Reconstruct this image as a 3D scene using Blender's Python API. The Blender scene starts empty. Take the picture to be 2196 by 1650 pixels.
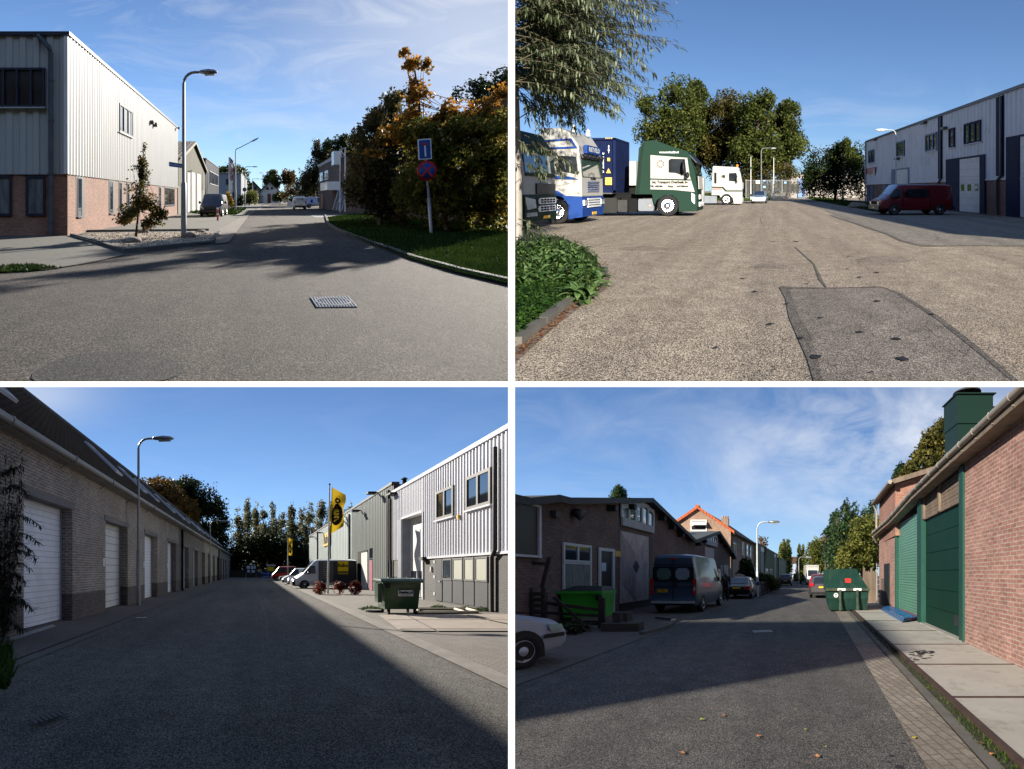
import bpy, bmesh, math, random
import numpy as np
from mathutils import Vector, Matrix, noise
random.seed(7); RNG = np.random.default_rng(7)
SC = bpy.context.scene
# ---------------------------------------------------------------- camera
W0, H0, F = 2196.0, 1650.0, 2000.0
cam_d = bpy.data.cameras.new('camera'); cam = bpy.data.objects.new('camera', cam_d)
SC.collection.objects.link(cam); SC.camera = cam
cam.location = (0, 0, 0); cam.rotation_euler = (math.radians(90), 0, 0)
cam_d.sensor_width = 36; cam_d.lens = 36 * F / W0; cam_d.clip_start = 0.1; cam_d.clip_end = 3000
SC.view_settings.view_transform = 'Standard'; SC.view_settings.look = 'None'
SC.view_settings.exposure = 0.95; SC.view_settings.gamma = 1
try:
    SC.cycles.max_bounces = 6; SC.cycles.transparent_max_bounces = 8
    SC.cycles.sample_clamp_indirect = 4
except Exception: pass

# ---------------------------------------------------------------- the four streets
# Each street is modelled in its own metres (x right, y away, z up, ground at 0). The two upper
# streets climb away from the viewer, the two lower ones fall away; left and right ones diverge.
FP, HEY = 910.0, 1.6
class Place:
    def __init__(s, name, uc, vh, vp, side):
        s.name, s.uc, s.vh, s.side = name, uc, vh, side
        s.m = (vp - uc) / FP
        s.S = F / FP; s.kx = (uc - 1098) / F; s.kz = (825 - vh) / F
        s.col = bpy.data.collections.new(name); SC.collection.children.link(s.col)
    def lin(s, v):
        Y = s.S * v[1]; return Vector((v[0] + s.kx * Y, Y, v[2] + s.kz * Y))
    def T(s, v):
        r = s.lin(v); r.z -= HEY; return r
    def pix(s, u, v, y): return Vector(((u - s.uc) / FP * y, y, HEY + (s.vh - v) / FP * y))
    def g(s, u, v, z=0.0):
        y = (HEY - z) * FP / (v - s.vh); return Vector(((u - s.uc) / FP * y, y, z))
    def gy(s, v): return HEY * FP / (v - s.vh)
TL = Place('street_upper_left', 545, 426, 558, -1)
TR = Place('street_upper_right', 1650, 407, 1571, 1)
BL = Place('street_lower_left', 546, 1223, 550, -1)
BR = Place('street_lower_right', 1650, 1232, 1745, 1)
P = TL
# ---------------------------------------------------------------- sky
w = bpy.data.worlds.new('World'); SC.world = w; w.use_nodes = True
nt = w.node_tree; nt.nodes.clear(); N = nt.nodes.new; L = nt.links.new
def math_n(op, a, b=None, c=None, cl=False):
    n = N('ShaderNodeMath'); n.operation = op; n.use_clamp = cl
    for i, v in enumerate((a, b, c)):
        if v is None: continue
        if isinstance(v, (int, float)): n.inputs[i].default_value = v
        else: L(v, n.inputs[i])
    return n.outputs[0]
out = N('ShaderNodeOutputWorld'); bg = N('ShaderNodeBackground'); L(bg.outputs[0], out.inputs[0])
tc = N('ShaderNodeTexCoord'); sp = N('ShaderNodeSeparateXYZ'); L(tc.outputs['Generated'], sp.inputs[0])
x, y, z = sp.outputs
ypos = math_n('MAXIMUM', y, 0.0)
up = math_n('GREATER_THAN', z, 0.0)
kz = math_n('MULTIPLY_ADD', up, -0.41, 0.21)          # streets climb above / fall below the level
z1 = math_n('ADD', math_n('MULTIPLY_ADD', ypos, kz, z), math_n('MULTIPLY', math_n('MINIMUM', y, 0.0), 0.4))   # raised horizon behind the viewer, added to dim the low sky
z2 = math_n('MAXIMUM', z1, 0.004)
zl = math_n('MULTIPLY_ADD', z2, 1.9, 0.03)
cb = N('ShaderNodeCombineXYZ'); L(x, cb.inputs[0]); L(y, cb.inputs[1]); L(zl, cb.inputs[2])
nrm = N('ShaderNodeVectorMath'); nrm.operation = 'NORMALIZE'; L(cb.outputs[0], nrm.inputs[0])
sky = N('ShaderNodeTexSky'); sky.sky_type = 'NISHITA'; sky.sun_disc = False
sky.sun_elevation = math.radians(27); sky.sun_rotation = math.radians(150)
sky.air_density = 1.0; sky.dust_density = 0.3; sky.ozone_density = 2.2
L(nrm.outputs[0], sky.inputs['Vector'])
# thin cirrus: noise stretched along the wind
yy = math_n('MAXIMUM', y, 0.2)
px = math_n('DIVIDE', x, yy); pz = math_n('DIVIDE', z2, yy)
cv = N('ShaderNodeCombineXYZ'); L(px, cv.inputs[0]); L(pz, cv.inputs[1]); L(math_n('MULTIPLY', up, 3.3), cv.inputs[2])
def cirrus(scale, stretch, rot, lo, hi, dist=1.2, detail=7):
    mp = N('ShaderNodeMapping'); mp.inputs['Rotation'].default_value = (0, 0, rot)
    mp.inputs['Scale'].default_value = (scale, scale * stretch, 1)
    L(cv.outputs[0], mp.inputs[0])
    no = N('ShaderNodeTexNoise'); no.inputs['Scale'].default_value = 1; no.inputs['Detail'].default_value = detail
    no.inputs['Roughness'].default_value = 0.62; no.inputs['Distortion'].default_value = dist
    L(mp.outputs[0], no.inputs['Vector'])
    mr = N('ShaderNodeMapRange'); mr.inputs[1].default_value = lo; mr.inputs[2].default_value = hi
    L(no.outputs['Fac'], mr.inputs[0]); return mr.outputs[0]
c1 = cirrus(7, 3.5, 0.15, 0.45, 0.85); c2 = cirrus(5, 1.6, -0.7, 0.42, 0.8, 0.8)
right = math_n('GREATER_THAN', x, 0.0)
# strength of the cloud in each street's sky
def blob(cx, cz, rx, rz):
    a = math_n('DIVIDE', math_n('SUBTRACT', px, cx), rx); b = math_n('DIVIDE', math_n('SUBTRACT', pz, cz), rz)
    d = math_n('ADD', math_n('MULTIPLY', a, a), math_n('MULTIPLY', b, b))
    return math_n('EXPONENT', math_n('MULTIPLY', d, -1.0))
tl = math_n('MULTIPLY', up, math_n('SUBTRACT', 1.0, right)); tr = math_n('MULTIPLY', up, right)
dn = math_n('SUBTRACT', 1.0, up); brr = math_n('MULTIPLY', dn, right); bll = math_n('MULTIPLY', dn, math_n('SUBTRACT', 1.0, right))
a_tl = math_n('MULTIPLY', tl, math_n('MULTIPLY_ADD', c1, 0.42, math_n('MULTIPLY', blob(-0.02, 0.17, 0.2, 0.13), 0.62)))
a_tr = math_n('MULTIPLY', tr, math_n('MULTIPLY', c1, math_n('MULTIPLY', blob(0.36, 0.06, 0.3, 0.05), 0.45)))
a_br = math_n('MULTIPLY', brr, math_n('MULTIPLY', math_n('MAXIMUM', math_n('MULTIPLY', c2, 0.95), math_n('MULTIPLY', c1, 0.75)),
              math_n('ADD', math_n('MULTIPLY', blob(0.42, 0.14, 0.17, 0.09), 1.0), 0.25)))
a_bl = math_n('MULTIPLY', bll, math_n('MULTIPLY_ADD', blob(-0.52, 0.20, 0.07, 0.03), 0.5, math_n('MULTIPLY', c1, 0.06)))
al = math_n('ADD', math_n('ADD', a_tl, a_tr), math_n('ADD', a_br, a_bl), cl=True)
gain = N('ShaderNodeMix'); gain.data_type = 'RGBA'; gain.blend_type = 'MULTIPLY'; gain.inputs[0].default_value = 1
L(sky.outputs[0], gain.inputs[6]); gain.inputs[7].default_value = (0.8, 0.96, 1.2, 1)
mx = N('ShaderNodeMix'); mx.data_type = 'RGBA'; L(al, mx.inputs[0]); L(gain.outputs[2], mx.inputs[6])
mx.inputs[7].default_value = (7.2, 7.6, 8.4, 1)
land = N('ShaderNodeMix'); land.data_type = 'RGBA'; L(math_n('MULTIPLY_ADD', z1, 40.0, 1.0, cl=True), land.inputs[0])
land.inputs[6].default_value = (0.5, 0.48, 0.42, 1); L(mx.outputs[2], land.inputs[7])   # below the horizon: dull land
L(land.outputs[2], bg.inputs[0]); bg.inputs[1].default_value = 0.06
# ---------------------------------------------------------------- suns: one per street, each lights its own street only
def sun(place, to_sun, strength, col=(1, 0.93, 0.82)):
    l = bpy.data.lights.new('sun', 'SUN'); l.energy = strength; l.angle = math.radians(0.55); l.color = col
    o = bpy.data.objects.new('sun', l); SC.collection.objects.link(o)
    d = place.lin(to_sun).normalized()
    o.rotation_euler = d.to_track_quat('Z', 'Y').to_euler()
    o.location = place.T((0, 60, 0)) + d * 100
    o.light_linking.receiver_collection = place.col
    o.light_linking.blocker_collection = place.col
sun(TL, (0.69, 0.72, 0.43), 5.0)
sun(TR, (0.65, -0.76, 0.52), 5.0)
sun(BL, (-0.75, 0.66, 0.57), 5.0)
sun(BR, (-0.82, -0.58, 0.533), 5.0)
# ---------------------------------------------------------------- mesh builder (street coordinates)
class MB:
    def __init__(s): s.v = []; s.f = []; s.mi = []; s.sm = []; s.rnd = None; s.M = None
    def add(s, vs, fs, mi=0, sm=False):
        b = len(s.v)
        if s.M is not None: vs = [s.M @ Vector(p) for p in vs]
        s.v += [tuple(p) for p in vs]
        for f in fs: s.f.append(tuple(b + i for i in f)); s.mi.append(mi); s.sm.append(sm)
        return s
    def quad(s, a, b, c, d, mi=0): return s.add([a, b, c, d], [(0, 1, 2, 3)], mi)
    def poly(s, pts, mi=0): return s.add(pts, [tuple(range(len(pts)))], mi)
    def hexa(s, p, mi=0):       # 8 points: bottom 4 (ccw), top 4
        return s.add(p, [(0, 3, 2, 1), (4, 5, 6, 7), (0, 1, 5, 4), (1, 2, 6, 5), (2, 3, 7, 6), (3, 0, 4, 7)], mi)
    def box(s, x0, x1, y0, y1, z0, z1, mi=0):
        return s.hexa([(x0, y0, z0), (x1, y0, z0), (x1, y1, z0), (x0, y1, z0), (x0, y0, z1), (x1, y0, z1), (x1, y1, z1), (x0, y1, z1)], mi)
    def prism(s, pts, off, mi=0):   # polygon extruded by vector off
        n = len(pts); o = Vector(off)
        vs = [Vector(p) for p in pts] + [Vector(p) + o for p in pts]
        fs = [tuple(range(n)), tuple(range(2 * n - 1, n - 1, -1))] + [(i, n + i, n + (i + 1) % n, (i + 1) % n) for i in range(n)]
        return s.add(vs, fs, mi)
    def tube(s, pts, r, n=8, mi=0, cap=True, sm=True):
        pts = [Vector(p) for p in pts]
        rs = r if isinstance(r, (list, tuple)) else [r] * len(pts)
        vs = []; fs = []
        for i, p in enumerate(pts):
            d = (pts[min(i + 1, len(pts) - 1)] - pts[max(i - 1, 0)]).normalized()
            a = d.cross(Vector((0, 0, 1)))
            if a.length < 0.1: a = d.cross(Vector((0, 1, 0)))
            a.normalize(); b = d.cross(a)
            for k in range(n):
                t = 2 * math.pi * k / n; vs.append(p + (a * math.cos(t) + b * math.sin(t)) * rs[i])
        for i in range(len(pts) - 1):
            for k in range(n):
                k2 = (k + 1) % n; fs.append((i * n + k, i * n + k2, (i + 1) * n + k2, (i + 1) * n + k))
        s.add(vs, fs, mi, sm)
        if cap: s.add(vs[:n], [tuple(range(n - 1, -1, -1))], mi); s.add(vs[-n:], [tuple(range(n))], mi)
        return s
    def lathe(s, c, axis, prof, n=20, mi=0, sm=True):   # prof: (radius, distance along axis)
        c = Vector(c); ax = Vector(axis).normalized(); a = ax.cross(Vector((0, 0, 1)))
        if a.length < 0.1: a = Vector((1, 0, 0))
        a.normalize(); b = ax.cross(a); vs = []; fs = []
        for r, h in prof:
            for k in range(n):
                t = 2 * math.pi * k / n; vs.append(c + ax * h + (a * math.cos(t) + b * math.sin(t)) * r)
        for i in range(len(prof) - 1):
            for k in range(n):
                k2 = (k + 1) % n; fs.append((i * n + k, i * n + k2, (i + 1) * n + k2, (i + 1) * n + k))
        return s.add(vs, fs, mi, sm)
    def lump(s, c, r, seed=0, rough=0.25, mi=0, sub=3, flat=False):   # stone
        bm = bmesh.new(); bmesh.ops.create_icosphere(bm, subdivisions=sub, radius=1)
        vs = []
        for v in bm.verts:
            k = 1 + rough * noise.noise(v.co * 1.3 + Vector((seed, 0, 0))) + rough * .4 * noise.noise(v.co * 4 + Vector((0, seed, 0)))
            p = Vector((v.co.x * r[0] * k, v.co.y * r[1] * k, v.co.z * r[2] * k)); vs.append(Vector(c) + p)
        fs = [tuple(v.index for v in f.verts) for f in bm.faces]; bm.free()
        return s.add(vs, fs, mi, not flat)
    def empty(s): return not s.f

def link(o):
    P.col.objects.link(o)
def tag(o, label=None, cat=None, group=None, kind=None):
    if label: o['label'] = label
    if cat: o['category'] = cat
    if group: o['group'] = group
    if kind: o['kind'] = kind
    return o
def thing(name, base, label, cat, group=None):
    o = bpy.data.objects.new(name, None); link(o); o.empty_display_size = 0.2
    o.location = P.T(base); o['_b'] = tuple(base)
    return tag(o, label, cat, group)
def obj(name, mb, mats, parent=None, label=None, cat=None, group=None, kind=None, base=None, smooth=None, clip=True):
    """street coordinates -> world mesh, cut off where the neighbouring street begins"""
    if not isinstance(mats, (list, tuple)): mats = [mats]
    if not mb.v: return None
    V = np.array(mb.v, dtype=float); us = np.unique(np.concatenate([np.array(f) for f in mb.f])) if len(mb.f) < 4000 else None
    if us is not None and len(us) < len(V):
        mp_ = np.full(len(V), -1); mp_[us] = np.arange(len(us)); V = V[us]; mb.f = [tuple(int(mp_[i]) for i in f) for f in mb.f]
        if mb.rnd is not None: mb.rnd = list(np.array(mb.rnd)[us])
    if base is None:
        base = tuple(parent['_b']) if parent is not None else ((V[:, 0].min() + V[:, 0].max()) / 2, (V[:, 1].min() + V[:, 1].max()) / 2, V[:, 2].min())
    Wd = np.empty_like(V); Y = P.S * V[:, 1]
    Wd[:, 0] = V[:, 0] + P.kx * Y; Wd[:, 1] = Y; Wd[:, 2] = V[:, 2] - HEY + P.kz * Y
    me = bpy.data.meshes.new(name)
    O = P.T(base)
    if parent is not None and parent.type == 'MESH': O = Vector(parent['_o'])
    elif parent is not None: O = P.T(parent['_b'])
    me.from_pydata((Wd - np.array(O)).tolist(), [], mb.f)
    me.polygons.foreach_set('material_index', mb.mi)
    me.polygons.foreach_set('use_smooth', mb.sm)
    at = me.attributes.new('lp', 'FLOAT_VECTOR', 'POINT'); at.data.foreach_set('vector', V.astype('f').ravel())
    if mb.rnd is not None:
        at = me.attributes.new('rnd', 'FLOAT', 'POINT'); at.data.foreach_set('value', np.array(mb.rnd, dtype='f'))
    # box-projected UV in metres
    nl = len(me.loops); vi = np.empty(nl, dtype=int); me.loops.foreach_get('vertex_index', vi)
    ls = np.empty(len(me.polygons), dtype=int); me.polygons.foreach_get('loop_start', ls)
    lt = np.empty(len(me.polygons), dtype=int); me.polygons.foreach_get('loop_total', lt)
    C = V[vi]; fi = np.repeat(np.arange(len(ls)), lt)
    a = V[vi[ls]]; b = V[vi[ls + 1]]; c = V[vi[ls + 2]]; nn = np.cross(b - a, c - a)
    nn /= (np.linalg.norm(nn, axis=1)[:, None] + 1e-12)
    hz = np.hypot(nn[:, 0], nn[:, 1]); tx = np.where(hz > .02, -nn[:, 1] / (hz + 1e-9), 1); ty = np.where(hz > .02, nn[:, 0] / (hz + 1e-9), 0)
    flip = np.where(np.abs(tx) > np.abs(ty), np.sign(tx), np.sign(ty)); flip[flip == 0] = 1; tx *= flip; ty *= flip
    flat = np.abs(nn[:, 2]) > 0.9
    uv = np.empty((nl, 2)); fl = flat[fi]
    uv[:, 0] = np.where(fl, C[:, 0], C[:, 0] * tx[fi] + C[:, 1] * ty[fi]); uv[:, 1] = np.where(fl, C[:, 1], C[:, 2] / np.maximum(0.35, hz[fi]))
    ul = me.uv_layers.new(name='UVMap'); ul.data.foreach_set('uv', uv.astype('f').ravel())
    for m in mats: me.materials.append(m)
    # the streets meet at x = 0
    sgn = P.side
    if clip and (Wd[:, 0] * sgn).min() < 0:
        if (Wd[:, 0] * sgn).max() <= 0.001:
            bpy.data.meshes.remove(me); return None
        bm = bmesh.new(); bm.from_mesh(me)
        bmesh.ops.bisect_plane(bm, geom=bm.verts[:] + bm.edges[:] + bm.faces[:], plane_co=(-O.x, 0, 0), plane_no=(-sgn, 0, 0), clear_outer=True)
        bm.to_mesh(me); bm.free()
    if smooth: me.set_sharp_from_angle(angle=math.radians(smooth))
    o = bpy.data.objects.new(name, me); link(o)
    if parent is not None: o.parent = parent
    else: o.location = O
    o['_o'] = tuple(O); o['_b'] = tuple(base)
    return tag(o, label, cat, group, kind)
def struct(name, mb, mats, **k): return obj(name, mb, mats, kind='structure', **k)
def copy_thing(root, d, label=None):
    """copy a thing and its parts, moved by d (street coordinates)"""
    dw = P.lin(d)
    def rec(o, par):
        c = o.copy(); link(c)
        if par is not None: c.parent = par
        else: c.location = o.location + dw
        for ch in o.children: rec(ch, c)
        return c
    c = rec(root, None)
    if label: c['label'] = label
    return c
def rigid(x, y, z=0, yaw=0, sc=1): return Matrix.Translation((x, y, z)) @ Matrix.Rotation(math.radians(yaw), 4, 'Z') @ Matrix.Scale(sc, 4)
def ov(place, z0, pts):
    return [place.g(u, v, z0) for u, v in pts]
# ---------------------------------------------------------------- materials
_m = {}
def nodes(name):
    m = bpy.data.materials.new(name); m.use_nodes = True; nt = m.node_tree
    b = nt.nodes['Principled BSDF']; return m, nt, b
def lpn(nt, uv=False, scale=(1, 1, 1)):
    if uv: n = nt.nodes.new('ShaderNodeUVMap'); o = n.outputs[0]
    else: n = nt.nodes.new('ShaderNodeAttribute'); n.attribute_name = 'lp'; o = n.outputs['Vector']
    mp = nt.nodes.new('ShaderNodeMapping'); mp.inputs['Scale'].default_value = scale
    nt.links.new(o, mp.inputs[0]); return mp.outputs[0]
def noi(nt, vec, scale, detail=4, rough=.6):
    n = nt.nodes.new('ShaderNodeTexNoise'); n.inputs['Scale'].default_value = scale; n.inputs['Detail'].default_value = detail
    n.inputs['Roughness'].default_value = rough; nt.links.new(vec, n.inputs['Vector']); return n.outputs['Fac']
def ramp(nt, fac, stops):
    n = nt.nodes.new('ShaderNodeValToRGB'); e = n.color_ramp.elements
    while len(e) < len(stops): e.new(0.5)
    for i, (p, c) in enumerate(stops): e[i].position = p; e[i].color = (*c, 1) if len(c) == 3 else c
    nt.links.new(fac, n.inputs[0]); return n.outputs[0]
def mixc(nt, fac, a, b, mode='MIX'):
    n = nt.nodes.new('ShaderNodeMix'); n.data_type = 'RGBA'; n.blend_type = mode
    for i, v in ((0, fac), (6, a), (7, b)):
        if hasattr(v, 'links') or hasattr(v, 'is_linked'): nt.links.new(v, n.inputs[i])
        elif i == 0: n.inputs[0].default_value = v
        else: n.inputs[i].default_value = (*v[:3], 1)
    return n.outputs[2]
def bumpn(nt, b, h, st, dist=.01):
    n = nt.nodes.new('ShaderNodeBump'); n.inputs['Strength'].default_value = st; n.inputs['Distance'].default_value = dist
    nt.links.new(h, n.inputs['Height']); nt.links.new(n.outputs[0], b.inputs['Normal'])
def dk(c, k): return tuple(x * k for x in c)
def M(name, col, rough=.6, metal=0, var=.18, vs=1.5, bump=0, bs=40, spec=.3, dirt=None, streak=False, coat=0):
    if name in _m: return _m[name]
    m, nt, b = nodes(name)
    v = lpn(nt, scale=(1, 1, .25) if streak else (1, 1, 1)); f = noi(nt, v, vs, 5)
    lo = dk(col, 1 - var); hi = tuple(min(1, x * (1 + var * .6)) for x in col)
    c = ramp(nt, f, [(.3, lo), (.7, hi)])
    if dirt:
        f2 = noi(nt, lpn(nt, scale=(2.2, 2.2, .5)), 1.3, 6, .7)
        k = ramp(nt, f2, [(.52, (0, 0, 0)), (.75, (1, 1, 1))]); c = mixc(nt, k, c, dirt)
    nt.links.new(c, b.inputs['Base Color'])
    b.inputs['Roughness'].default_value = rough; b.inputs['Metallic'].default_value = metal
    b.inputs['Specular IOR Level'].default_value = spec
    if coat: b.inputs['Coat Weight'].default_value = coat; b.inputs['Coat Roughness'].default_value = .06
    if bump: bumpn(nt, b, noi(nt, lpn(nt), bs, 3), bump)
    _m[name] = m; return m
def paint(name, col, **k): return M(name, col, **{**dict(rough=.36, var=.1, vs=.8, coat=.35), **k})
def brick(name, c1, c2, mortar, bw=.22, rh=.07, ms=.012, base=None):
    if name in _m: return _m[name]
    m, nt, b = nodes(name); uv = lpn(nt, True)
    t = nt.nodes.new('ShaderNodeTexBrick'); nt.links.new(uv, t.inputs[0])
    t.inputs['Scale'].default_value = 1; t.inputs['Brick Width'].default_value = bw; t.inputs['Row Height'].default_value = rh
    t.inputs['Mortar Size'].default_value = ms; t.inputs['Mortar Smooth'].default_value = .3; t.inputs['Bias'].default_value = -.1
    t.inputs[1].default_value = (*c1, 1); t.inputs[2].default_value = (*c2, 1); t.inputs[3].default_value = (*mortar, 1)
    f = noi(nt, lpn(nt), 1.1, 6, .65); k = ramp(nt, f, [(.3, (.72, .72, .72)), (.7, (1.15, 1.15, 1.15))])
    c = mixc(nt, 1.0, t.outputs[0], k, 'MULTIPLY')
    f3 = noi(nt, lpn(nt, True, (4.5, 14, 1)), 1, 2); k3 = ramp(nt, f3, [(.35, (.78, .78, .78)), (.65, (1.2, 1.2, 1.2))]); c = mixc(nt, 1.0, c, k3, 'MULTIPLY')
    nt.links.new(c, b.inputs['Base Color']); b.inputs['Roughness'].default_value = .9
    inv = nt.nodes.new('ShaderNodeMath'); inv.operation = 'SUBTRACT'; inv.inputs[0].default_value = 1; nt.links.new(t.outputs['Fac'], inv.inputs[1])
    bumpn(nt, b, inv.outputs[0], .6, .006); _m[name] = m; return m
def pavers(name, c1, c2, joint, bw=.21, rh=.105, rot=0, dirt=(.1, .09, .06)):
    if name in _m: return _m[name]
    m, nt, b = nodes(name); uv = lpn(nt, True); uv.node.inputs['Rotation'].default_value = (0, 0, math.radians(rot))
    t = nt.nodes.new('ShaderNodeTexBrick'); nt.links.new(uv, t.inputs[0])
    t.inputs['Scale'].default_value = 1; t.inputs['Brick Width'].default_value = bw; t.inputs['Row Height'].default_value = rh
    t.inputs['Mortar Size'].default_value = .012; t.inputs['Mortar Smooth'].default_value = .4
    t.inputs[1].default_value = (*c1, 1); t.inputs[2].default_value = (*c2, 1); t.inputs[3].default_value = (*joint, 1)
    f = noi(nt, lpn(nt), .9, 6, .65); k = ramp(nt, f, [(.42, (0, 0, 0)), (.7, (.75, .75, .75))])
    c = mixc(nt, k, t.outputs[0], dirt)
    f = noi(nt, lpn(nt), 38, 3, .7); k = ramp(nt, f, [(.3, (.7, .7, .7)), (.7, (1.25, 1.25, 1.25))]); c = mixc(nt, 1.0, c, k, 'MULTIPLY')
    nt.links.new(c, b.inputs['Base Color']); b.inputs['Roughness'].default_value = .93
    bumpn(nt, b, t.outputs['Fac'], -.5, .008); _m[name] = m; return m
def asphalt(name, col, light, specks=.5, stain=(.5, .5, .5), sc=58, bump=.8):
    """worn asphalt: dark binder, pale aggregate, broad stains"""
    if name in _m: return _m[name]
    m, nt, b = nodes(name); v = lpn(nt)
    vo = nt.nodes.new('ShaderNodeTexVoronoi'); vo.inputs['Scale'].default_value = sc; nt.links.new(v, vo.inputs['Vector'])
    rr = ramp(nt, vo.outputs['Color'], [(.35, col), (.35 + .55 * (1 - specks) + .04, light), (1, tuple(min(1, x * 1.5) for x in light))])
    f1 = noi(nt, v, sc * .55, 4, .75); k1 = ramp(nt, f1, [(.32, (.5, .5, .5)), (.68, (1.42, 1.42, 1.42))])
    c = mixc(nt, 1.0, rr, k1, 'MULTIPLY')
    f2 = noi(nt, v, .35, 7, .62); k2 = ramp(nt, f2, [(.3, dk(stain, 1.2)), (.5, (1, 1, 1)), (.72, (1.16, 1.14, 1.1))]); c = mixc(nt, 1.0, c, k2, 'MULTIPLY')
    f3 = noi(nt, v, 2.7, 5, .7); k3 = ramp(nt, f3, [(.36, (.78, .78, .78)), (.62, (1.08, 1.08, 1.08))]); c = mixc(nt, 1.0, c, k3, 'MULTIPLY')
    f4 = noi(nt, lpn(nt, scale=(1, .05, 1)), 1.1, 4, .6); k4 = ramp(nt, f4, [(.35, (.82, .82, .83)), (.65, (1.12, 1.11, 1.1))]); c = mixc(nt, 1.0, c, k4, 'MULTIPLY')
    cv_ = nt.nodes.new('ShaderNodeTexVoronoi'); cv_.feature = 'DISTANCE_TO_EDGE'; cv_.inputs['Scale'].default_value = .33; dv = nt.nodes.new('ShaderNodeVectorMath'); dv.operation = 'MULTIPLY_ADD'
    nn_ = nt.nodes.new('ShaderNodeTexNoise'); nn_.inputs['Scale'].default_value = 1.6; nn_.inputs['Detail'].default_value = 6; nt.links.new(v, nn_.inputs['Vector']); nt.links.new(nn_.outputs['Color'], dv.inputs[0]); dv.inputs[1].default_value = (.9, .9, 0); nt.links.new(v, dv.inputs[2]); nt.links.new(dv.outputs[0], cv_.inputs['Vector'])
    ck = ramp(nt, cv_.outputs['Distance'], [(.0, (.5, .5, .5)), (.006, (1, 1, 1))]); msk = ramp(nt, noi(nt, v, .22, 2), [(.5, (0, 0, 0)), (.58, (1, 1, 1))]); c = mixc(nt, msk, c, mixc(nt, 1.0, c, ck, 'MULTIPLY'))
    nt.links.new(c, b.inputs['Base Color']); b.inputs['Roughness'].default_value = .92; b.inputs['Specular IOR Level'].default_value = .18
    bumpn(nt, b, f1, bump, .012); _m[name] = m; return m
def leafm(name, stops, trans=.35, rough=.55, clump=.6):
    """leaf colour varies leaf by leaf (rnd) and in clumps"""
    if name in _m: return _m[name]
    m, nt, b = nodes(name)
    a = nt.nodes.new('ShaderNodeAttribute'); a.attribute_name = 'rnd'
    f = noi(nt, lpn(nt), clump, 3); ad = nt.nodes.new('ShaderNodeMath'); ad.operation = 'MULTIPLY_ADD'
    nt.links.new(f, ad.inputs[0]); ad.inputs[1].default_value = 1.1; s2 = nt.nodes.new('ShaderNodeMath'); s2.operation = 'MULTIPLY_ADD'
    nt.links.new(a.outputs['Fac'], s2.inputs[0]); s2.inputs[1].default_value = .55; s2.inputs[2].default_value = -.32; nt.links.new(s2.outputs[0], ad.inputs[2])
    c = ramp(nt, ad.outputs[0], stops); nt.links.new(c, b.inputs['Base Color']); b.inputs['Roughness'].default_value = rough
    b.inputs['Specular IOR Level'].default_value = .05
    tr = nt.nodes.new('ShaderNodeBsdfTranslucent'); nt.links.new(c, tr.inputs[0]); ms = nt.nodes.new('ShaderNodeMixShader'); ms.inputs[0].default_value = trans
    out = nt.nodes['Material Output']; nt.links.new(b.outputs[0], ms.inputs[1]); nt.links.new(tr.outputs[0], ms.inputs[2]); nt.links.new(ms.outputs[0], out.inputs[0])
    _m[name] = m; return m
def glassm(name='dark_glass', col=(.018, .022, .026), rough=.04, spec=.7):
    if name in _m: return _m[name]
    m, nt, b = nodes(name); f = noi(nt, lpn(nt), .7, 2); c = ramp(nt, f, [(.3, dk(col, .6)), (.7, dk(col, 1.6))])
    nt.links.new(c, b.inputs['Base Color']); b.inputs['Roughness'].default_value = rough; b.inputs['Specular IOR Level'].default_value = spec
    bumpn(nt, b, noi(nt, lpn(nt), .8, 1), .05, .02); _m[name] = m; return m
def stripes(name, c1, c2, period, duty=.5, axis=2, rough=.5):
    """horizontal joints (boards, shutter slats)"""
    if name in _m: return _m[name]
    m, nt, b = nodes(name); s = nt.nodes.new('ShaderNodeSeparateXYZ'); nt.links.new(lpn(nt), s.inputs[0])
    a = nt.nodes.new('ShaderNodeMath'); a.operation = 'MULTIPLY'; a.inputs[1].default_value = 1 / period; nt.links.new(s.outputs[axis], a.inputs[0])
    fr = nt.nodes.new('ShaderNodeMath'); fr.operation = 'FRACT'; nt.links.new(a.outputs[0], fr.inputs[0])
    c = ramp(nt, fr.outputs[0], [(duty - .03, c1), (duty, c2), (.97, c2), (1, c1)])
    f = noi(nt, lpn(nt), 1.4, 6, .7); k = ramp(nt, f, [(.3, (.85, .85, .85)), (.6, (1.05, 1.05, 1.05))]); c = mixc(nt, 1.0, c, k, 'MULTIPLY')
    nt.links.new(c, b.inputs['Base Color']); b.inputs['Roughness'].default_value = rough
    bumpn(nt, b, fr.outputs[0], .25, .02); _m[name] = m; return m
MAT = lambda: None
GL = glassm(); GLB = glassm('sky_glass', (.05, .07, .09))
BLACK = M('black_plastic', (.015, .015, .016), .5); RUBBER = M('tyre_rubber', (.02, .02, .021), .85, bump=.2)
GALV = M('galvanised_steel', (.32, .33, .34), .45, .7, var=.2, vs=3); CHROME = M('bright_metal', (.62, .63, .65), .22, 1, var=.1)
POLE = M('lamp_post_paint', (.27, .28, .27), .55, .25, var=.25, vs=2); WHITE = paint('white_paint', (.8, .8, .78))
WOODG = M('weathered_wood', (.2, .15, .11), .85, var=.35, vs=4, streak=True); BARK = M('bark', (.13, .105, .08), .9, var=.35, vs=6, bump=.5, bs=20)
DARKBLUE = M('dark_blue_frame', (.022, .03, .075), .4); YPLATE = M('yellow_plate', (.75, .42, .03), .5, var=.08); REDLENS = paint('red_lens', (.45, .012, .012))
ORANGELENS = paint('amber_lens', (.8, .25, .02)); LAMPGLASS = M('headlamp_glass', (.7, .72, .74), .12, .5, var=.15, vs=8)
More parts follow.
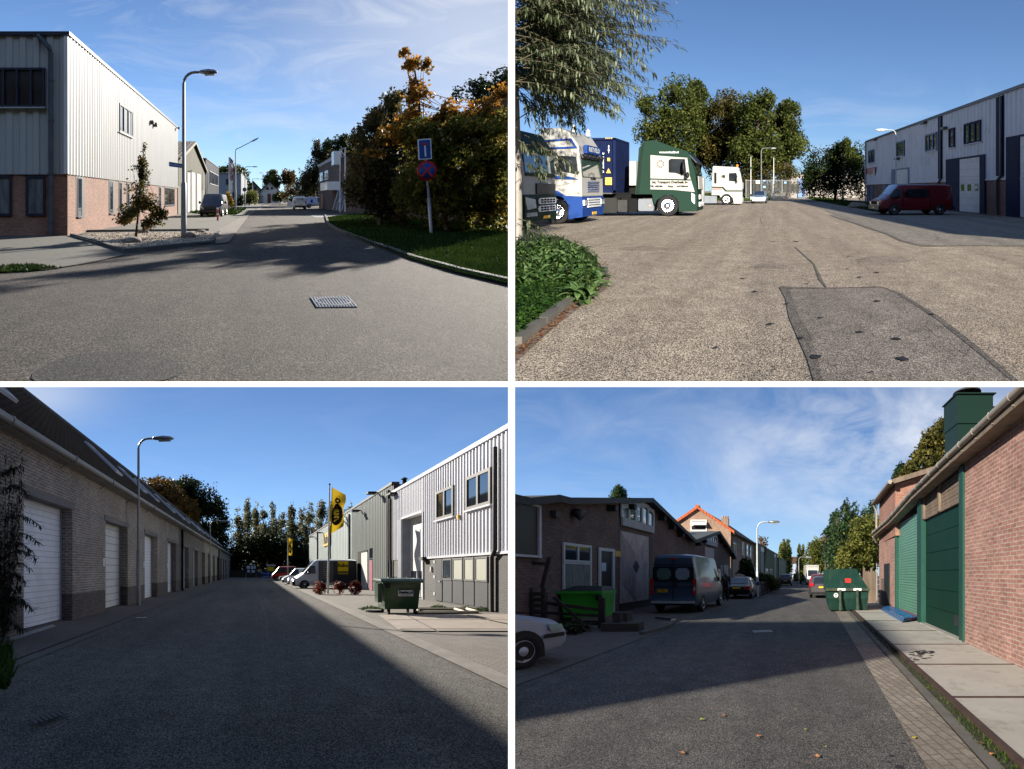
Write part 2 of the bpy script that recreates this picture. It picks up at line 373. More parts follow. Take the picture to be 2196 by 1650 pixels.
CONC = M('concrete', (.36, .34, .3), .9, var=.2, vs=2, bump=.25, bs=30, dirt=(.2, .18, .14)); KERB = M('kerb_concrete', (.14, .13, .11), .9, var=.25, vs=3, bump=.3, bs=35, dirt=(.12, .11, .08))
STONE = M('boulder_stone', (.25, .2, .15), .9, var=.3, vs=2, bump=.5, bs=14)

# ---------------------------------------------------------------- text
def text_mb(s, size, put, mb, mi=0, bold=0.0, align='CENTER'):
    """adds lettering to mb; put(x, y) maps the text plane to street coordinates"""
    cu = bpy.data.curves.new('t', 'FONT'); cu.body = s; cu.size = size; cu.align_x = align; cu.align_y = 'CENTER'; cu.offset = bold; cu.resolution_u = 2
    o = bpy.data.objects.new('t', cu); SC.collection.objects.link(o)
    dg = bpy.context.evaluated_depsgraph_get(); dg.update(); me = bpy.data.meshes.new_from_object(o.evaluated_get(dg))
    mb.add([put(v.co.x, v.co.y) for v in me.vertices], [tuple(p.vertices) for p in me.polygons], mi)
    bpy.data.objects.remove(o); bpy.data.curves.remove(cu); bpy.data.meshes.remove(me)
def skin(mb, verts, edges, radii, mi=0, sub=2):
    """one continuous body grown over a skeleton"""
    me = bpy.data.meshes.new('s'); me.from_pydata(verts, edges, []); o = bpy.data.objects.new('s', me); SC.collection.objects.link(o)
    md = o.modifiers.new('k', 'SKIN'); md.use_smooth_shade = True
    for i, r in enumerate(radii): me.skin_vertices[0].data[i].radius = (r, r) if not isinstance(r, tuple) else r
    me.skin_vertices[0].data[0].use_root = True
    sb = o.modifiers.new('b', 'SUBSURF'); sb.levels = sub
    dg = bpy.context.evaluated_depsgraph_get(); dg.update(); e = bpy.data.meshes.new_from_object(o.evaluated_get(dg))
    mb.add([v.co.copy() for v in e.vertices], [tuple(p.vertices) for p in e.polygons], mi, True)
    bpy.data.objects.remove(o); bpy.data.meshes.remove(me); bpy.data.meshes.remove(e)
# ---------------------------------------------------------------- wall frames
class Fr:
    """a vertical wall: s runs along it, z up, o outwards"""
    def __init__(s, place, X0=None, y0=None, out=1, m=None):
        s.p = place
        if y0 is not None: s.front = True; s.y0 = y0; s.t = Vector((1, 0, 0)); s.O = Vector((0, y0, 0)); s.n = Vector((0, -1, 0))
        else:
            s.front = False; s.X0 = X0; s.m = place.m if m is None else m; s.t = Vector((s.m, 1, 0)); s.O = Vector((X0, 0, 0))
            s.n = Vector((out, -out * s.m, 0)).normalized()
    def at(s, S, z, o=0): return s.O + s.t * S + s.n * o + Vector((0, 0, z))
    def px(s, u, v=None):
        k = (u - s.p.uc) / FP
        S = k * s.y0 if s.front else s.X0 / (k - s.m)
        y = s.y0 if s.front else S
        return S if v is None else (S, HEY + (s.p.vh - v) / FP * y)
    def box(s, mb, s0, s1, z0, z1, o0, o1, mi=0):
        a = s.at; pts = [a(s0, z0, o0), a(s1, z0, o0), a(s1, z0, o1), a(s0, z0, o1), a(s0, z1, o0), a(s1, z1, o0), a(s1, z1, o1), a(s0, z1, o1)]
        return mb.hexa(pts, mi)
    def poly(s, mb, pts, o0, o1, mi=0):   # (s, z) outline as a slab
        return mb.prism([s.at(a, b, o1) for a, b in pts], s.n * (o0 - o1), mi)
    def ribs(s, mb, s0, s1, z0, z1, pitch, depth, o=0.02, mi=0, flat=.35):
        """trapezoidal sheet; z0 / z1 may be functions of s"""
        f0 = z0 if callable(z0) else (lambda q: z0); f1 = z1 if callable(z1) else (lambda q: z1)
        n = max(2, int(abs(s1 - s0) / pitch)); st = (s1 - s0) / n; pr = []
        for i in range(n):
            q = s0 + i * st
            for fx, d in ((0, 0), (flat, 0), (.5, depth), (.5 + flat, depth)): pr.append((q + fx * st, d))
        pr.append((s1, 0)); vs = []; fs = []
        for q, d in pr: vs += [s.at(q, f0(q), o + d), s.at(q, f1(q), o + d)]
        for i in range(len(pr) - 1): fs.append((2 * i, 2 * i + 2, 2 * i + 3, 2 * i + 1))
        return mb.add(vs, fs, mi)
    def text(s, mb, txt, S, z, size, o, mi=0, bold=0, sx=1, rot=0):
        d = -1 if (not s.front and s.n.x > 0) else 1   # reading direction seen from outside
        if not s.front: d = 1 if s.n.x > 0 else -1
        c, sn = math.cos(rot), math.sin(rot)
        text_mb(txt, size, lambda x, y: s.at(S + d * sx * (x * c - y * sn), z + (x * sn + y * c), o), mb, mi, bold)
def window(fr, parent, s0, s1, z0, z1, n=1, fw=.06, fm=None, gm=None, o=0.03, depth=.06, rows=1, sill=None, name='window'):
    """frame with panes; o is where the frame's face stands"""
    fm = fm or DARKBLUE; gm = gm or GL
    if s0 > s1: s0, s1 = s1, s0
    mb = MB(); fx = fw if fr.front else fw * 1.0
    fr.box(mb, s0, s1, z0, z0 + fw, o - depth, o); fr.box(mb, s0, s1, z1 - fw, z1, o - depth, o)
    w_ = (s1 - s0) / n
    for i in range(n + 1):
        c = s0 + w_ * i; a = max(s0, c - fx / 2 - (fx / 2 if i == n else 0)); b = min(s1, c + fx / 2 + (fx / 2 if i == 0 else 0))
        fr.box(mb, a, b, z0 + fw, z1 - fw, o - depth, o)
    for j in range(1, rows):
        zz = z0 + (z1 - z0) * j / rows; 
        for i in range(n): fr.box(mb, s0 + w_ * i + fx, s0 + w_ * (i + 1) - fx, zz - fw / 2, zz + fw / 2, o - depth, o - .004)
    W_ = obj(name, mb, fm, parent)
    if W_ is None: return None
    g = MB(); fr.box(g, s0 + .01, s1 - .01, z0 + .01, z1 - .01, o - depth + .002, o - depth * .5); obj('pane', g, gm, W_)
    if sill:
        q = MB(); fr.box(q, s0 - .06, s1 + .06, z0 - .06, z0 - .003, o - depth, o + .05); obj('sill', q, sill, W_)
    return W_
# ---------------------------------------------------------------- foliage
def leaves_np(pts, size, asp=.55, up=.2, seed=0, droop=None, nrm=None):
    """four-cornered leaves at pts; returns verts (4n,3) and a random number each"""
    r = np.random.default_rng(seed); n = len(pts)
    a = r.normal(size=(n, 3)); 
    if droop is not None: a = a * (1 - droop) + np.array([0, 0, -1.0]) * droop * 1.6
    a /= np.linalg.norm(a, axis=1)[:, None]
    b = r.normal(size=(n, 3)); b -= a * (a * b).sum(1)[:, None]; b /= np.linalg.norm(b, axis=1)[:, None]
    L_ = (size * (0.6 + .8 * r.random(n)))[:, None]; a = a * L_ * .5; b = b * L_ * .5 * asp
    v = np.stack([pts - a, pts + b - a * .15, pts + a, pts - b - a * .15], 1).reshape(-1, 3)
    return v, np.repeat(r.random(n), 4)
def add_leaves(mb, v, rn, mi=0):
    b = len(mb.v); n = len(v) // 4
    if mb.rnd is None: mb.rnd = [0.5] * b
    while len(mb.rnd) < b: mb.rnd.append(.5)
    mb.v += [tuple(p) for p in v.tolist()]; mb.rnd += rn.tolist()
    mb.f += [(b + 4 * i, b + 4 * i + 1, b + 4 * i + 2, b + 4 * i + 3) for i in range(n)]; mb.mi += [mi] * n; mb.sm += [False] * n
def blob_pts(blobs, n, seed=0, shell=.45, gap=.0, gf=.8, rough=.3):
    """points in lumpy ellipsoids (cx,cy,cz,rx,ry,rz); gaps where a coarse noise is low"""
    r = np.random.default_rng(seed); B = np.array([b[:6] for b in blobs], float)
    wt = (B[:, 3] * B[:, 4] * B[:, 5]) ** .72; wt /= wt.sum(); out = []
    k = r.choice(len(B), n * 2, p=wt); d = r.normal(size=(n * 2, 3)); d /= np.linalg.norm(d, axis=1)[:, None]
    rad = r.random(n * 2) ** shell
    for i in range(n * 2):
        c = B[k[i]]; di = Vector(d[i])
        lum = 1 + rough * (noise.noise(di * 2.1 + Vector((k[i] * 7.3 + seed, 0, 0))) + .7 * noise.noise(di * 5.5 + Vector((0, k[i] * 3.1, seed))))
        p = c[:3] + d[i] * rad[i] * lum * c[3:]
        if gap and noise.noise(Vector(p) * gf + Vector((seed * 1.7, 0, 0))) < gap - .5 + .25 * r.random(): continue
        if p[2] < .02: continue
        out.append(p)
        if len(out) >= n: break
    return np.array(out)
def limbs(mb, base, top, r0, blobs, n=10, seed=1, mi=0, lean=0):
    rr = random.Random(seed); b = Vector(base); t = Vector(top)
    pts = [b.lerp(t, k / 6) + Vector((rr.uniform(-.03, .03), rr.uniform(-.03, .03), 0)) * (t - b).length * .35 * (1 if 0 < k < 6 else 0) for k in range(7)]
    mb.tube(pts, [r0 * (1.25 if k == 0 else 1 - .13 * k) for k in range(7)], 9, mi)
    for i in range(n):
        c = blobs[i % len(blobs)]; k = rr.uniform(.3, .95); st = b.lerp(t, k)
        e = Vector((c[0] + rr.uniform(-.7, .7) * c[3], c[1] + rr.uniform(-.7, .7) * c[4], c[2] + rr.uniform(-.3, .75) * c[5]))
        mid = st.lerp(e, .5) + Vector((0, 0, -.06 * (e - st).length + rr.uniform(0, .1)))
        rad = r0 * (1 - .8 * k) * .65; mb.tube([st, st.lerp(mid, .6), mid, e], [rad, rad * .75, rad * .55, rad * .15], 6, mi, cap=False)
def tree(name, base, top, r0, blobs, n, size, lm, label, cat='tree', group=None, seed=0, gap=.25, asp=.6, nl=12, bark=None, shell=.5, gf=.5, rough=.35, extra=None, droop=None):
    t = thing(name, base, label, cat, group); tr = MB(); limbs(tr, base, top, r0, blobs, nl, seed + 3); obj('trunk', tr, bark or BARK, t)
    mb = MB(); pts = blob_pts(blobs, n, seed, shell, gap, gf, rough); v, rn = leaves_np(pts, size, asp, seed=seed, droop=droop); add_leaves(mb, v, rn)
    if extra: extra(mb)
    obj('crown', mb, lm, t); return t
def pb(p, u, v, ru, rv, y, ry=None):
    c = p.pix(u, v, y); return (c.x, y, c.z, ru / FP * y, ry if ry else ru / FP * y, rv / FP * y)
GREEN = leafm('green_leaves', [(.2, (.02, .035, .01)), (.5, (.055, .08, .018)), (.85, (.12, .15, .035))])
DKGREEN = leafm('dark_green_leaves', [(.2, (.012, .02, .008)), (.55, (.032, .05, .015)), (.9, (.08, .105, .03))], trans=.3)
OLIVE = leafm('olive_leaves', [(.2, (.06, .075, .02)), (.5, (.16, .18, .04)), (.85, (.32, .31, .08))], trans=.45)
AUTUMN = leafm('autumn_leaves', [(.15, (.1, .09, .02)), (.42, (.3, .17, .03)), (.7, (.55, .24, .035)), (.95, (.7, .32, .05))], trans=.55)
BROWNG = leafm('bronze_leaves', [(.15, (.045, .035, .012)), (.5, (.14, .09, .025)), (.9, (.3, .14, .035))], trans=.4)
CONIF = leafm('conifer_leaves', [(.2, (.014, .03, .016)), (.55, (.035, .07, .028)), (.9, (.09, .14, .045))], trans=.2)
WILLOWL = leafm('willow_leaves', [(.2, (.05, .065, .03)), (.5, (.14, .17, .09)), (.85, (.36, .4, .27))], trans=.3, rough=.45)
GRASS = leafm('grass_blades', [(.2, (.014, .03, .006)), (.55, (.035, .065, .011)), (.9, (.08, .12, .022))], trans=.2)
GRASSG = M('grass_ground', (.022, .042, .009), 1, var=.45, vs=5, spec=0)
REDL = leafm('red_leaves', [(.2, (.06, .012, .01)), (.55, (.22, .035, .02)), (.9, (.4, .1, .03))], trans=.35)
def inpoly(x, y, P_):
    c = False; n = len(P_); j = n - 1
    for i in range(n):
        xi, yi = P_[i][0], P_[i][1]; xj, yj = P_[j][0], P_[j][1]
        if (yi > y) != (yj > y) and x < (xj - xi) * (y - yi) / (yj - yi) + xi: c = not c
        j = i
    return c
def grass(poly, n, h, label_name='grass', seed=0, m=None, zb=0.0, w=.02, wt_near=True, lean=.5):
    """blades scattered over a ground polygon: denser close by, where they show"""
    r = random.Random(seed); mb = MB(); xs = [p[0] for p in poly]; ys = [p[1] for p in poly]; rn = []
    k = 0; tries = 0
    while k < n and tries < n * 30:
        tries += 1
        if wt_near: y = 1 / r.uniform(1 / max(ys), 1 / min(ys))
        else: y = r.uniform(min(ys), max(ys))
        x = r.uniform(min(xs), max(xs))
        if not inpoly(x, y, poly): continue
        a = r.uniform(0, math.pi); hh = h * r.uniform(.5, 1.3); sw = w * r.uniform(.6, 1.4) * max(1, y / 9); dx, dy = math.cos(a) * sw, math.sin(a) * sw * .3
        lx, ly = r.uniform(-1, 1) * hh * lean, r.uniform(-1, 1) * hh * lean
        mb.add([(x - dx, y - dy, zb), (x + dx, y + dy, zb), (x + lx, y + ly, zb + hh)], [(0, 1, 2)]); q = r.random(); rn += [q] * 3; k += 1
    mb.rnd = rn
    return obj(label_name, mb, m or GRASS, label=None, kind='stuff')
# ---------------------------------------------------------------- vehicles (x forward, y left, z up)
def loft(stations, glassy=True):
    """stations: (x, z_bottom, z_shoulder, z_top, half width low, half width top, flags)
    flags of a station describe the stretch up to the next one: g side glass, t glass on top (windscreen)"""
    rings = []
    for st in stations:
        x, zb, zs, zt, wb, wt = st[:6]
        zt = max(zt, zs + .02); r = min(.07, (zt - zs) * .45)
        half = [(wb * .93, zb), (wb * .99, zb + (zs - zb) * .22), (wb, zb + (zs - zb) * .55), (wb * .975, zs), (wt + (wb * .975 - wt) * .04, zt - r), (wt - .09, zt - .012), (wt * .5, zt + .018), ]
        rings.append([(x, -a, b) for a, b in half] + [(x, a, b) for a, b in reversed(half)])
    body, glass, wind = [], [], []
    nv = 14; vs = [p for r in rings for p in r]
    for i, st in enumerate(stations[:-1]):
        fl = st[6] if len(st) > 6 else ''
        for k in range(nv - 1):
            f = (i * nv + k, i * nv + k + 1, (i + 1) * nv + k + 1, (i + 1) * nv + k)
            if 'g' in fl and k in (3, 9): glass.append(f)
            elif 't' in fl and k in (5, 6, 7): wind.append(f)
            else: body.append(f)
        body.append((i * nv + nv - 1, i * nv, (i + 1) * nv, (i + 1) * nv + nv - 1))
    body.append(tuple(range(nv))); e = (len(stations) - 1) * nv; body.append(tuple(range(e + nv - 1, e - 1, -1)))
    return vs, body, glass, wind
def wheel(parent, M_, x, y, r, wd, out, rimm=None, spokes=8, hub=False, kind='plain'):
    mb = MB(); mb.M = M_; o = out
    mb.lathe((x, y - o * wd, r), (0, o, 0), [(r * .62, 0), (r * .93, 0), (r, wd * .12), (r, wd * .85), (r * .95, wd), (r * .64, wd * .985), (r * .62, wd * .9)], 28)
    t = obj('wheel', mb, RUBBER, parent)
    if t is None: return
    rm = MB(); rm.M = M_
    rm.lathe((x, y, r), (0, o, 0), [(r * .64, -.02), (r * .6, .004), (r * .54, -.035), (r * .3, -.03), (r * .24, .005), (0.001, .012)], 28)
    obj('rim', rm, rimm or CHROME, t)
    sl = MB(); sl.M = M_
    for k in range(spokes):
        a = 2 * math.pi * (k + .5) / spokes; ca, sa = math.cos(a), math.sin(a); q = []
        for rr, tt in ((.36, -.5), (.36, .5), (.53, .4), (.53, -.4)):
            an = a + tt * (1.5 if kind == 'cap' else 1.1) * math.pi / spokes / (2 if rr > .4 else 1.6); q.append((x + math.cos(an) * rr * r, y + o * -.016, r + math.sin(an) * rr * r))
        sl.prism(q, (0, o * .008, 0))
    obj('wheel_slots', sl, BLACK, t)
    return t
def arch(mb, x, y, r, out):
    pts = []
    for k in range(13):
        a = math.pi * k / 12; pts.append((x + math.cos(a) * r * 1.17, y, r + math.sin(a) * r * 1.17))
    pts = [(x + r * 1.17, y, r * .55)] + pts + [(x - r * 1.17, y, r * .55)]
    mb.prism(pts, (0, -out * .05, 0))
def plate(parent, M_, x, z, wdt, d, txt=None, h=.11, y=0):
    mb = MB(); mb.M = M_; mb.box(x, x + d * .012, y - wdt / 2, y + wdt / 2, z - h / 2, z + h / 2); pl = obj('number_plate', mb, YPLATE, parent)
    if txt and pl is not None:
        t = MB(); text_mb(txt, h * .95, lambda a, b: M_ @ Vector((x + d * .015, y + (a if d > 0 else -a), z + b)), t, 0, .004)
        obj('lettering', t, BLACK, pl)
def vehicle(name, pos, yaw, stations, mat, wheels, label, cat, r=.33, hw=.9, wins=GL, group=None, sc=1, rimm=None, plates=None, heads=None, tails=None, lower=None, extra=None, spokes=8, arch_r=1, capk='plain', mirrors=None, glass2=None):
    root = thing(name, pos, label, cat, group); Mx = rigid(pos[0], pos[1], pos[2], yaw, sc)
    vs, b, g, wd = loft(stations); mb = MB(); mb.M = Mx; mb.add(vs, b, 0, True); obj('body', mb, mat, root, smooth=32)
    if g:
        mb = MB(); mb.M = Mx; mb.add(vs, g, 0, False); obj('side_windows', mb, glass2 or wins, root)
    if wd:
        mb = MB(); mb.M = Mx; mb.add(vs, wd, 0, True); obj('windscreen', mb, wins, root)
    am = MB(); am.M = Mx
    for wx in wheels:
        for o in (-1, 1): arch(am, wx, o * (hw + .006), r * arch_r, o)
    obj('wheel_arches', am, BLACK, root)
    for wx in wheels:
        for o in (-1, 1): wheel(root, Mx, wx, o * (hw + .012), r, .2, o, rimm, spokes, kind=capk)
    def bx(nm, lst, mt):
        for q in lst:
            k = MB(); k.M = Mx; k.prism(q[0], q[1]); obj(nm, k, q[2] if len(q) > 2 else mt, root)
    if heads: bx('headlight', heads, LAMPGLASS)
    if tails: bx('tail_light', tails, REDLENS)
    if lower: bx('bumper', lower, BLACK)
    if mirrors:
        for (mx_, my, mz) in mirrors:
            for o in (-1, 1):
                k = MB(); k.M = Mx; k.lump((mx_, o * my, mz), (.07, .11, .13), 1, .05, sub=2); k.tube([(mx_, o * (my - .2), mz - .08), (mx_, o * my, mz - .04)], .02, 5); obj('mirror', k, BLACK, root)
    if plates:
        for p_ in plates: plate(root, Mx, *p_)
    if extra: extra(root, Mx)
    return root
def rr(x, y0, y1, z0, z1, c=.04):     # rounded rectangle facing along x
    return [(x, y0 + c, z0), (x, y1 - c, z0), (x, y1, z0 + c), (x, y1, z1 - c), (x, y1 - c, z1), (x, y0 + c, z1), (x, y0, z1 - c), (x, y0, z0 + c)]
def rs(y, x0, x1, z0, z1, c=.04, sk=0):     # rounded rectangle on the side
    return [(x0 + c, y, z0), (x1 - c, y, z0), (x1, y, z0 + c), (x1 + sk, y, z1 - c), (x1 - c + sk, y, z1), (x0 + c, y, z1), (x0, y, z1 - c), (x0, y, z0 + c)]
def panels(root, Mx, name, lst, mt):
    for q, off in lst:
        k = MB(); k.M = Mx; k.prism(q, off); obj(name, k, mt, root)
# van, nose at +x.  L length, hgt height
def van_st(L, hgt, hood=1.05, hw=.98, zs=1.15, nose=.75, wt=.8, ws=1.0, glass_to=.42):
    f = L / 2; zh = hood
    return [(-f, .42, zs, hgt - .12, hw * .95, wt * .96), (-f + .06, .3, zs, hgt - .02, hw, wt), (-f + .5, .28, zs, hgt, hw, wt), (f - nose - ws - 1.35, .28, zs, hgt, hw, wt),
            (f - nose - ws - .35, .28, zs, hgt, hw, wt, ''), (f - nose - ws - .3, .28, zs, hgt, hw, wt, 'g'), (f - nose - ws * .85, .28, zs, hgt - .02, hw, wt, 'gt'), (f - nose - ws * .25, .28, zs - .02, zh + (hgt - zh) * .34, hw, wt + .07, 't'),
            (f - nose, .28, zh - .02, zh + .02, hw, wt + .1), (f - .28, .28, zh * .82, zh * .86, hw * .97, wt + .02), (f - .06, .3, zh * .62, zh * .68, hw * .9, hw * .78), (f, .36, zh * .5, zh * .56, hw * .8, hw * .7)]
def car_st(L, hgt=1.45, hw=.85, zs=.92, hood=.95, wt=.6, tail='hatch', est=None):
    f = L / 2
    if tail == 'hatch':
        back = [(-f, .4, .7, .78, hw * .86, hw * .8), (-f + .08, .3, .82, .95, hw * .95, hw * .8, 't'), (-f + .38, .25, zs, hgt * .93, hw, wt + .02, ''), (-f + .55, .25, zs, hgt * .97, hw, wt, 'g')]
    else:
        back = [(-f, .4, .72, .8, hw * .88, hw * .84), (-f + .12, .3, .82, .9, hw * .97, hw * .86), (-f + .85, .25, .88, .96, hw, hw * .84, 't'), (-f + 1.35, .25, zs, hgt * .95, hw, wt, ''), (-f + 1.5, .25, zs, hgt * .98, hw, wt, 'g')]
    return back + [(-.15, .25, zs, hgt, hw, wt, 'g'), (f - 2.0, .25, zs, hgt * .985, hw, wt, 'gt'), (f - 1.5, .25, zs - .01, hgt * .83, hw, wt + .08, 't'), (f - 1.12, .25, zs - .03, hood + .02, hw, hw * .82),
                   (f - .5, .25, hood * .82, hood * .89, hw * .97, hw * .78), (f - .12, .28, hood * .7, hood * .8, hw * .92, hw * .74), (f, .33, .54, .66, hw * .84, hw * .72)]
# ---------------------------------------------------------------- street lamps
def lamp(base, h, reach, label, side=1, r=.075, head=1.0, hd=None, group='street lamps', rise=.0, m=None, headm=None, tilt=0, z0=0):
    x, y = base; t = thing('street_lamp', (x, y, z0), label, 'street lamp', group); mb = MB()
    R = .45; pts = [(x, y, z0), (x, y, h * .33), (x, y, h * .34), (x, y, h - R)]; rad = [r * 1.15, r * 1.1, r * .8, r * .62]
    for k in range(1, 6):
        a = math.pi / 2 * k / 5; pts.append((x + side * R * (1 - math.cos(a)), y, h - R + R * math.sin(a))); rad.append(r * .55)
    pts.append((x + side * reach, y, h + rise)); rad.append(r * .5); mb.tube(pts, rad, 10); obj('pole', mb, m or POLE, t)
    hx = x + side * reach; L_ = head; k = MB(); dz = rise * L_ / max(.3, reach - R)
    prof = [(0, .05, .05), (.08, .11, .09), (.5, .17, .13), (.85, .15, .1), (1, .05, .03)]; vs = []; fs = []
    for a, wd_, hh in prof:
        px_ = hx + side * L_ * a; c = h + rise + dz * a
        vs += [(px_, y - wd_, c), (px_, y - wd_ * .6, c + hh * .8), (px_, y + wd_ * .6, c + hh * .8), (px_, y + wd_, c), (px_, y + wd_ * .7, c - hh * .45), (px_, y - wd_ * .7, c - hh * .45)]
    for i in range(4):
        for j in range(6): fs.append((i * 6 + j, i * 6 + (j + 1) % 6, i * 6 + 6 + (j + 1) % 6, i * 6 + 6 + j))
    k.add(vs, fs, 0, True); k.poly(vs[:6]); k.poly(vs[-6:]); obj('lamp_head', k, headm or GALV, t)
    g = MB(); g.hexa([(hx + side * L_ * .3, y - .1, h + rise + dz * .3 - .12), (hx + side * L_ * .85, y - .1, h + rise + dz * .85 - .1), (hx + side * L_ * .85, y + .1, h + rise + dz * .85 - .1), (hx + side * L_ * .3, y + .1, h + rise + dz * .3 - .12),
                      (hx + side * L_ * .3, y - .1, h + rise + dz * .3), (hx + side * L_ * .85, y - .1, h + rise + dz * .85), (hx + side * L_ * .85, y + .1, h + rise + dz * .85), (hx + side * L_ * .3, y + .1, h + rise + dz * .3)])
    obj('lens', g, M('lamp_lens', (.42, .42, .38), .25), t); return t
def shell(mb, x0, x1, y0, y1, z0, z1): return mb.box(x0, x1, y0, y1, z0, z1)
def ground_sheet(poly, mats, name='ground', z=-.012, **k):
    mb = MB(); mb.poly([(a, b, z) for a, b in poly]); return struct(name, mb, mats, **k)
def grid_sheet(name, pts, m, z, **k):
    mb = MB(); mb.poly([(p[0], p[1], z) for p in pts]); return struct(name, mb, m, **k)
def curb(name, pts, wdt, h, m, label, z=0, cat='kerb', seg=1.0, group=None):
    """kerb stones laid along a line of ground points, wdt to the left"""
    mb = MB()
    for i in range(len(pts) - 1):
        a, b = Vector((pts[i][0], pts[i][1], 0)), Vector((pts[i + 1][0], pts[i + 1][1], 0)); L_ = (b - a).length; n = max(1, int(L_ / seg)); d = (b - a) / n; nn = Vector((-d.y, d.x, 0)).normalized() * wdt
        for k in range(n):
            p = a + d * k + d.normalized() * .006; q = a + d * (k + 1) - d.normalized() * .006; zz = z + h + .006 * math.sin(i * 3 + k * 1.7)
            mb.hexa([(p.x, p.y, z - .01), (q.x, q.y, z - .01), (q.x + nn.x, q.y + nn.y, z - .01), (p.x + nn.x, p.y + nn.y, z - .01), (p.x, p.y, zz), (q.x, q.y, zz), (q.x + nn.x, q.y + nn.y, zz), (p.x + nn.x, p.y + nn.y, zz)])
    return struct(name, mb, m)
# ================================================================ STREET 1 (upper left)
P = TL
ASPH1 = asphalt('worn_asphalt', (.026, .022, .018), (.18, .148, .118), .42, (.62, .62, .62), 72)
y0_ = HEY * FP / (822 - TL.vh)
ground_sheet([(-24, y0_), (24, y0_), (330, 420), (-330, 420)], ASPH1, 'road', z=0)
PAV1 = pavers('grey_pavers', (.09, .085, .065), (.14, .125, .1), (.06, .055, .045), .22, .11, 30, (.1, .095, .06))
PAVR = pavers('brown_pavers', (.2, .15, .12), (.27, .21, .165), (.09, .075, .06), .21, .105, 0)
grid_sheet('forecourt', ov(TL, .03, [(-60, 500), (150, 505), (205, 522), (268, 546), (200, 562), (100, 578), (-60, 587)]), PAV1, .03)
grid_sheet('driveway', ov(TL, .02, [(150, 506), (300, 470), (420, 445), (540, 431), (572, 434), (520, 465), (456, 500), (440, 499), (195, 500)]), PAV1, .02)
grid_sheet('pavement', ov(TL, .035, [(456, 500), (520, 465), (560, 443), (588, 434.5), (594, 434.5), (570, 443), (536, 460), (490, 520), (462, 523)]), PAVR, .035)
PAVB = asphalt('brick_gutter', (.12, .1, .085), (.3, .26, .22), .5)
gr = thing('gravel_bed', TL.g(320, 520), 'kerbed bed of pale gravel at the foot of the street lamp and sapling', 'gravel bed')
GRAVEL = asphalt('gravel', (.16, .12, .08), (.6, .48, .34), .8, (.7, .7, .7), 30, 1.5)
mb = MB(); mb.poly([(p[0], p[1], .07) for p in ov(TL, .07, [(160, 508), (195, 500), (446, 497), (470, 499), (452, 520), (265, 536)])]); obj('gravel', mb, GRAVEL, gr)
mb = MB(); rr_ = random.Random(3); bedp = ov(TL, .07, [(165, 509), (200, 501), (446, 498), (466, 500), (450, 519), (267, 534)])
for i in range(1500):
    a = TL.g(rr_.uniform(160, 470), rr_.uniform(498, 536), .07)
    if inpoly(a.x, a.y, bedp):
        s_ = rr_.uniform(.03, .07); q = Vector((rr_.uniform(-1, 1), rr_.uniform(-1, 1), 0)) * .3 * s_
        mb.add([(a.x - s_, a.y, .06), (a.x, a.y - s_, .06), (a.x + s_, a.y, .06), (a.x, a.y + s_, .06), (a.x + q.x, a.y + q.y, .07 + s_ * .7)], [(0, 1, 4), (1, 2, 4), (2, 3, 4), (3, 0, 4)])
obj('pebbles', mb, GRAVEL, gr, kind='stuff')
for pl in ([(150, 507), (205, 523), (266, 543), (330, 537), (458, 523)], [(458, 523), (474, 499)], [(186, 499), (448, 496)]):
    g_ = ov(TL, 0, pl); curb('kerb', g_, .16, .12, KERB, None)
# right verge
vg = ov(TL, .06, [(700, 466), (706, 480), (722, 492), (780, 516), (880, 553), (980, 582), (1130, 616), (1130, 500), (900, 462), (760, 458)])
grid_sheet('verge', vg, GRASSG, .06)
tag(grass([(p.x, p.y) for p in vg], 14000, .09, 'grass', 5, zb=.05, w=.012), 'short shaded grass on the verge right of the road', 'grass')
curb('kerb', [p for p in ov(TL, 0, [(696, 463), (702, 481), (720, 494), (780, 518), (880, 555), (980, 584), (1130, 619)])][::-1], -.14, .1, KERB, None)
lf = ov(TL, .05, [(-40, 572), (60, 566), (130, 572), (60, 580), (-40, 584)])
tag(grass([(p.x, p.y) for p in lf], 1300, .06, 'grass', 8, zb=.03), 'bright tufts of grass along the edge of the grey forecourt at left', 'grass')
lf = ov(TL, .03, [(486, 450), (519, 455), (505, 461), (440, 461), (400, 455)])
grid_sheet('lawn', lf, GRASSG, .04); tag(grass([(p.x, p.y) for p in lf], 1500, .16, 'grass', 9, zb=.03, wt_near=False, w=.03), 'strip of grass behind the parked black van', 'grass')
lf = ov(TL, .03, [(488, 444), (527, 447), (523, 452), (488, 451)]); grid_sheet('lawn', lf, GRASSG, .042); tag(grass([(p.x, p.y) for p in lf], 800, .16, 'grass', 10, zb=.03, wt_near=False, w=.03), 'strip of grass by the second street lamp', 'grass')
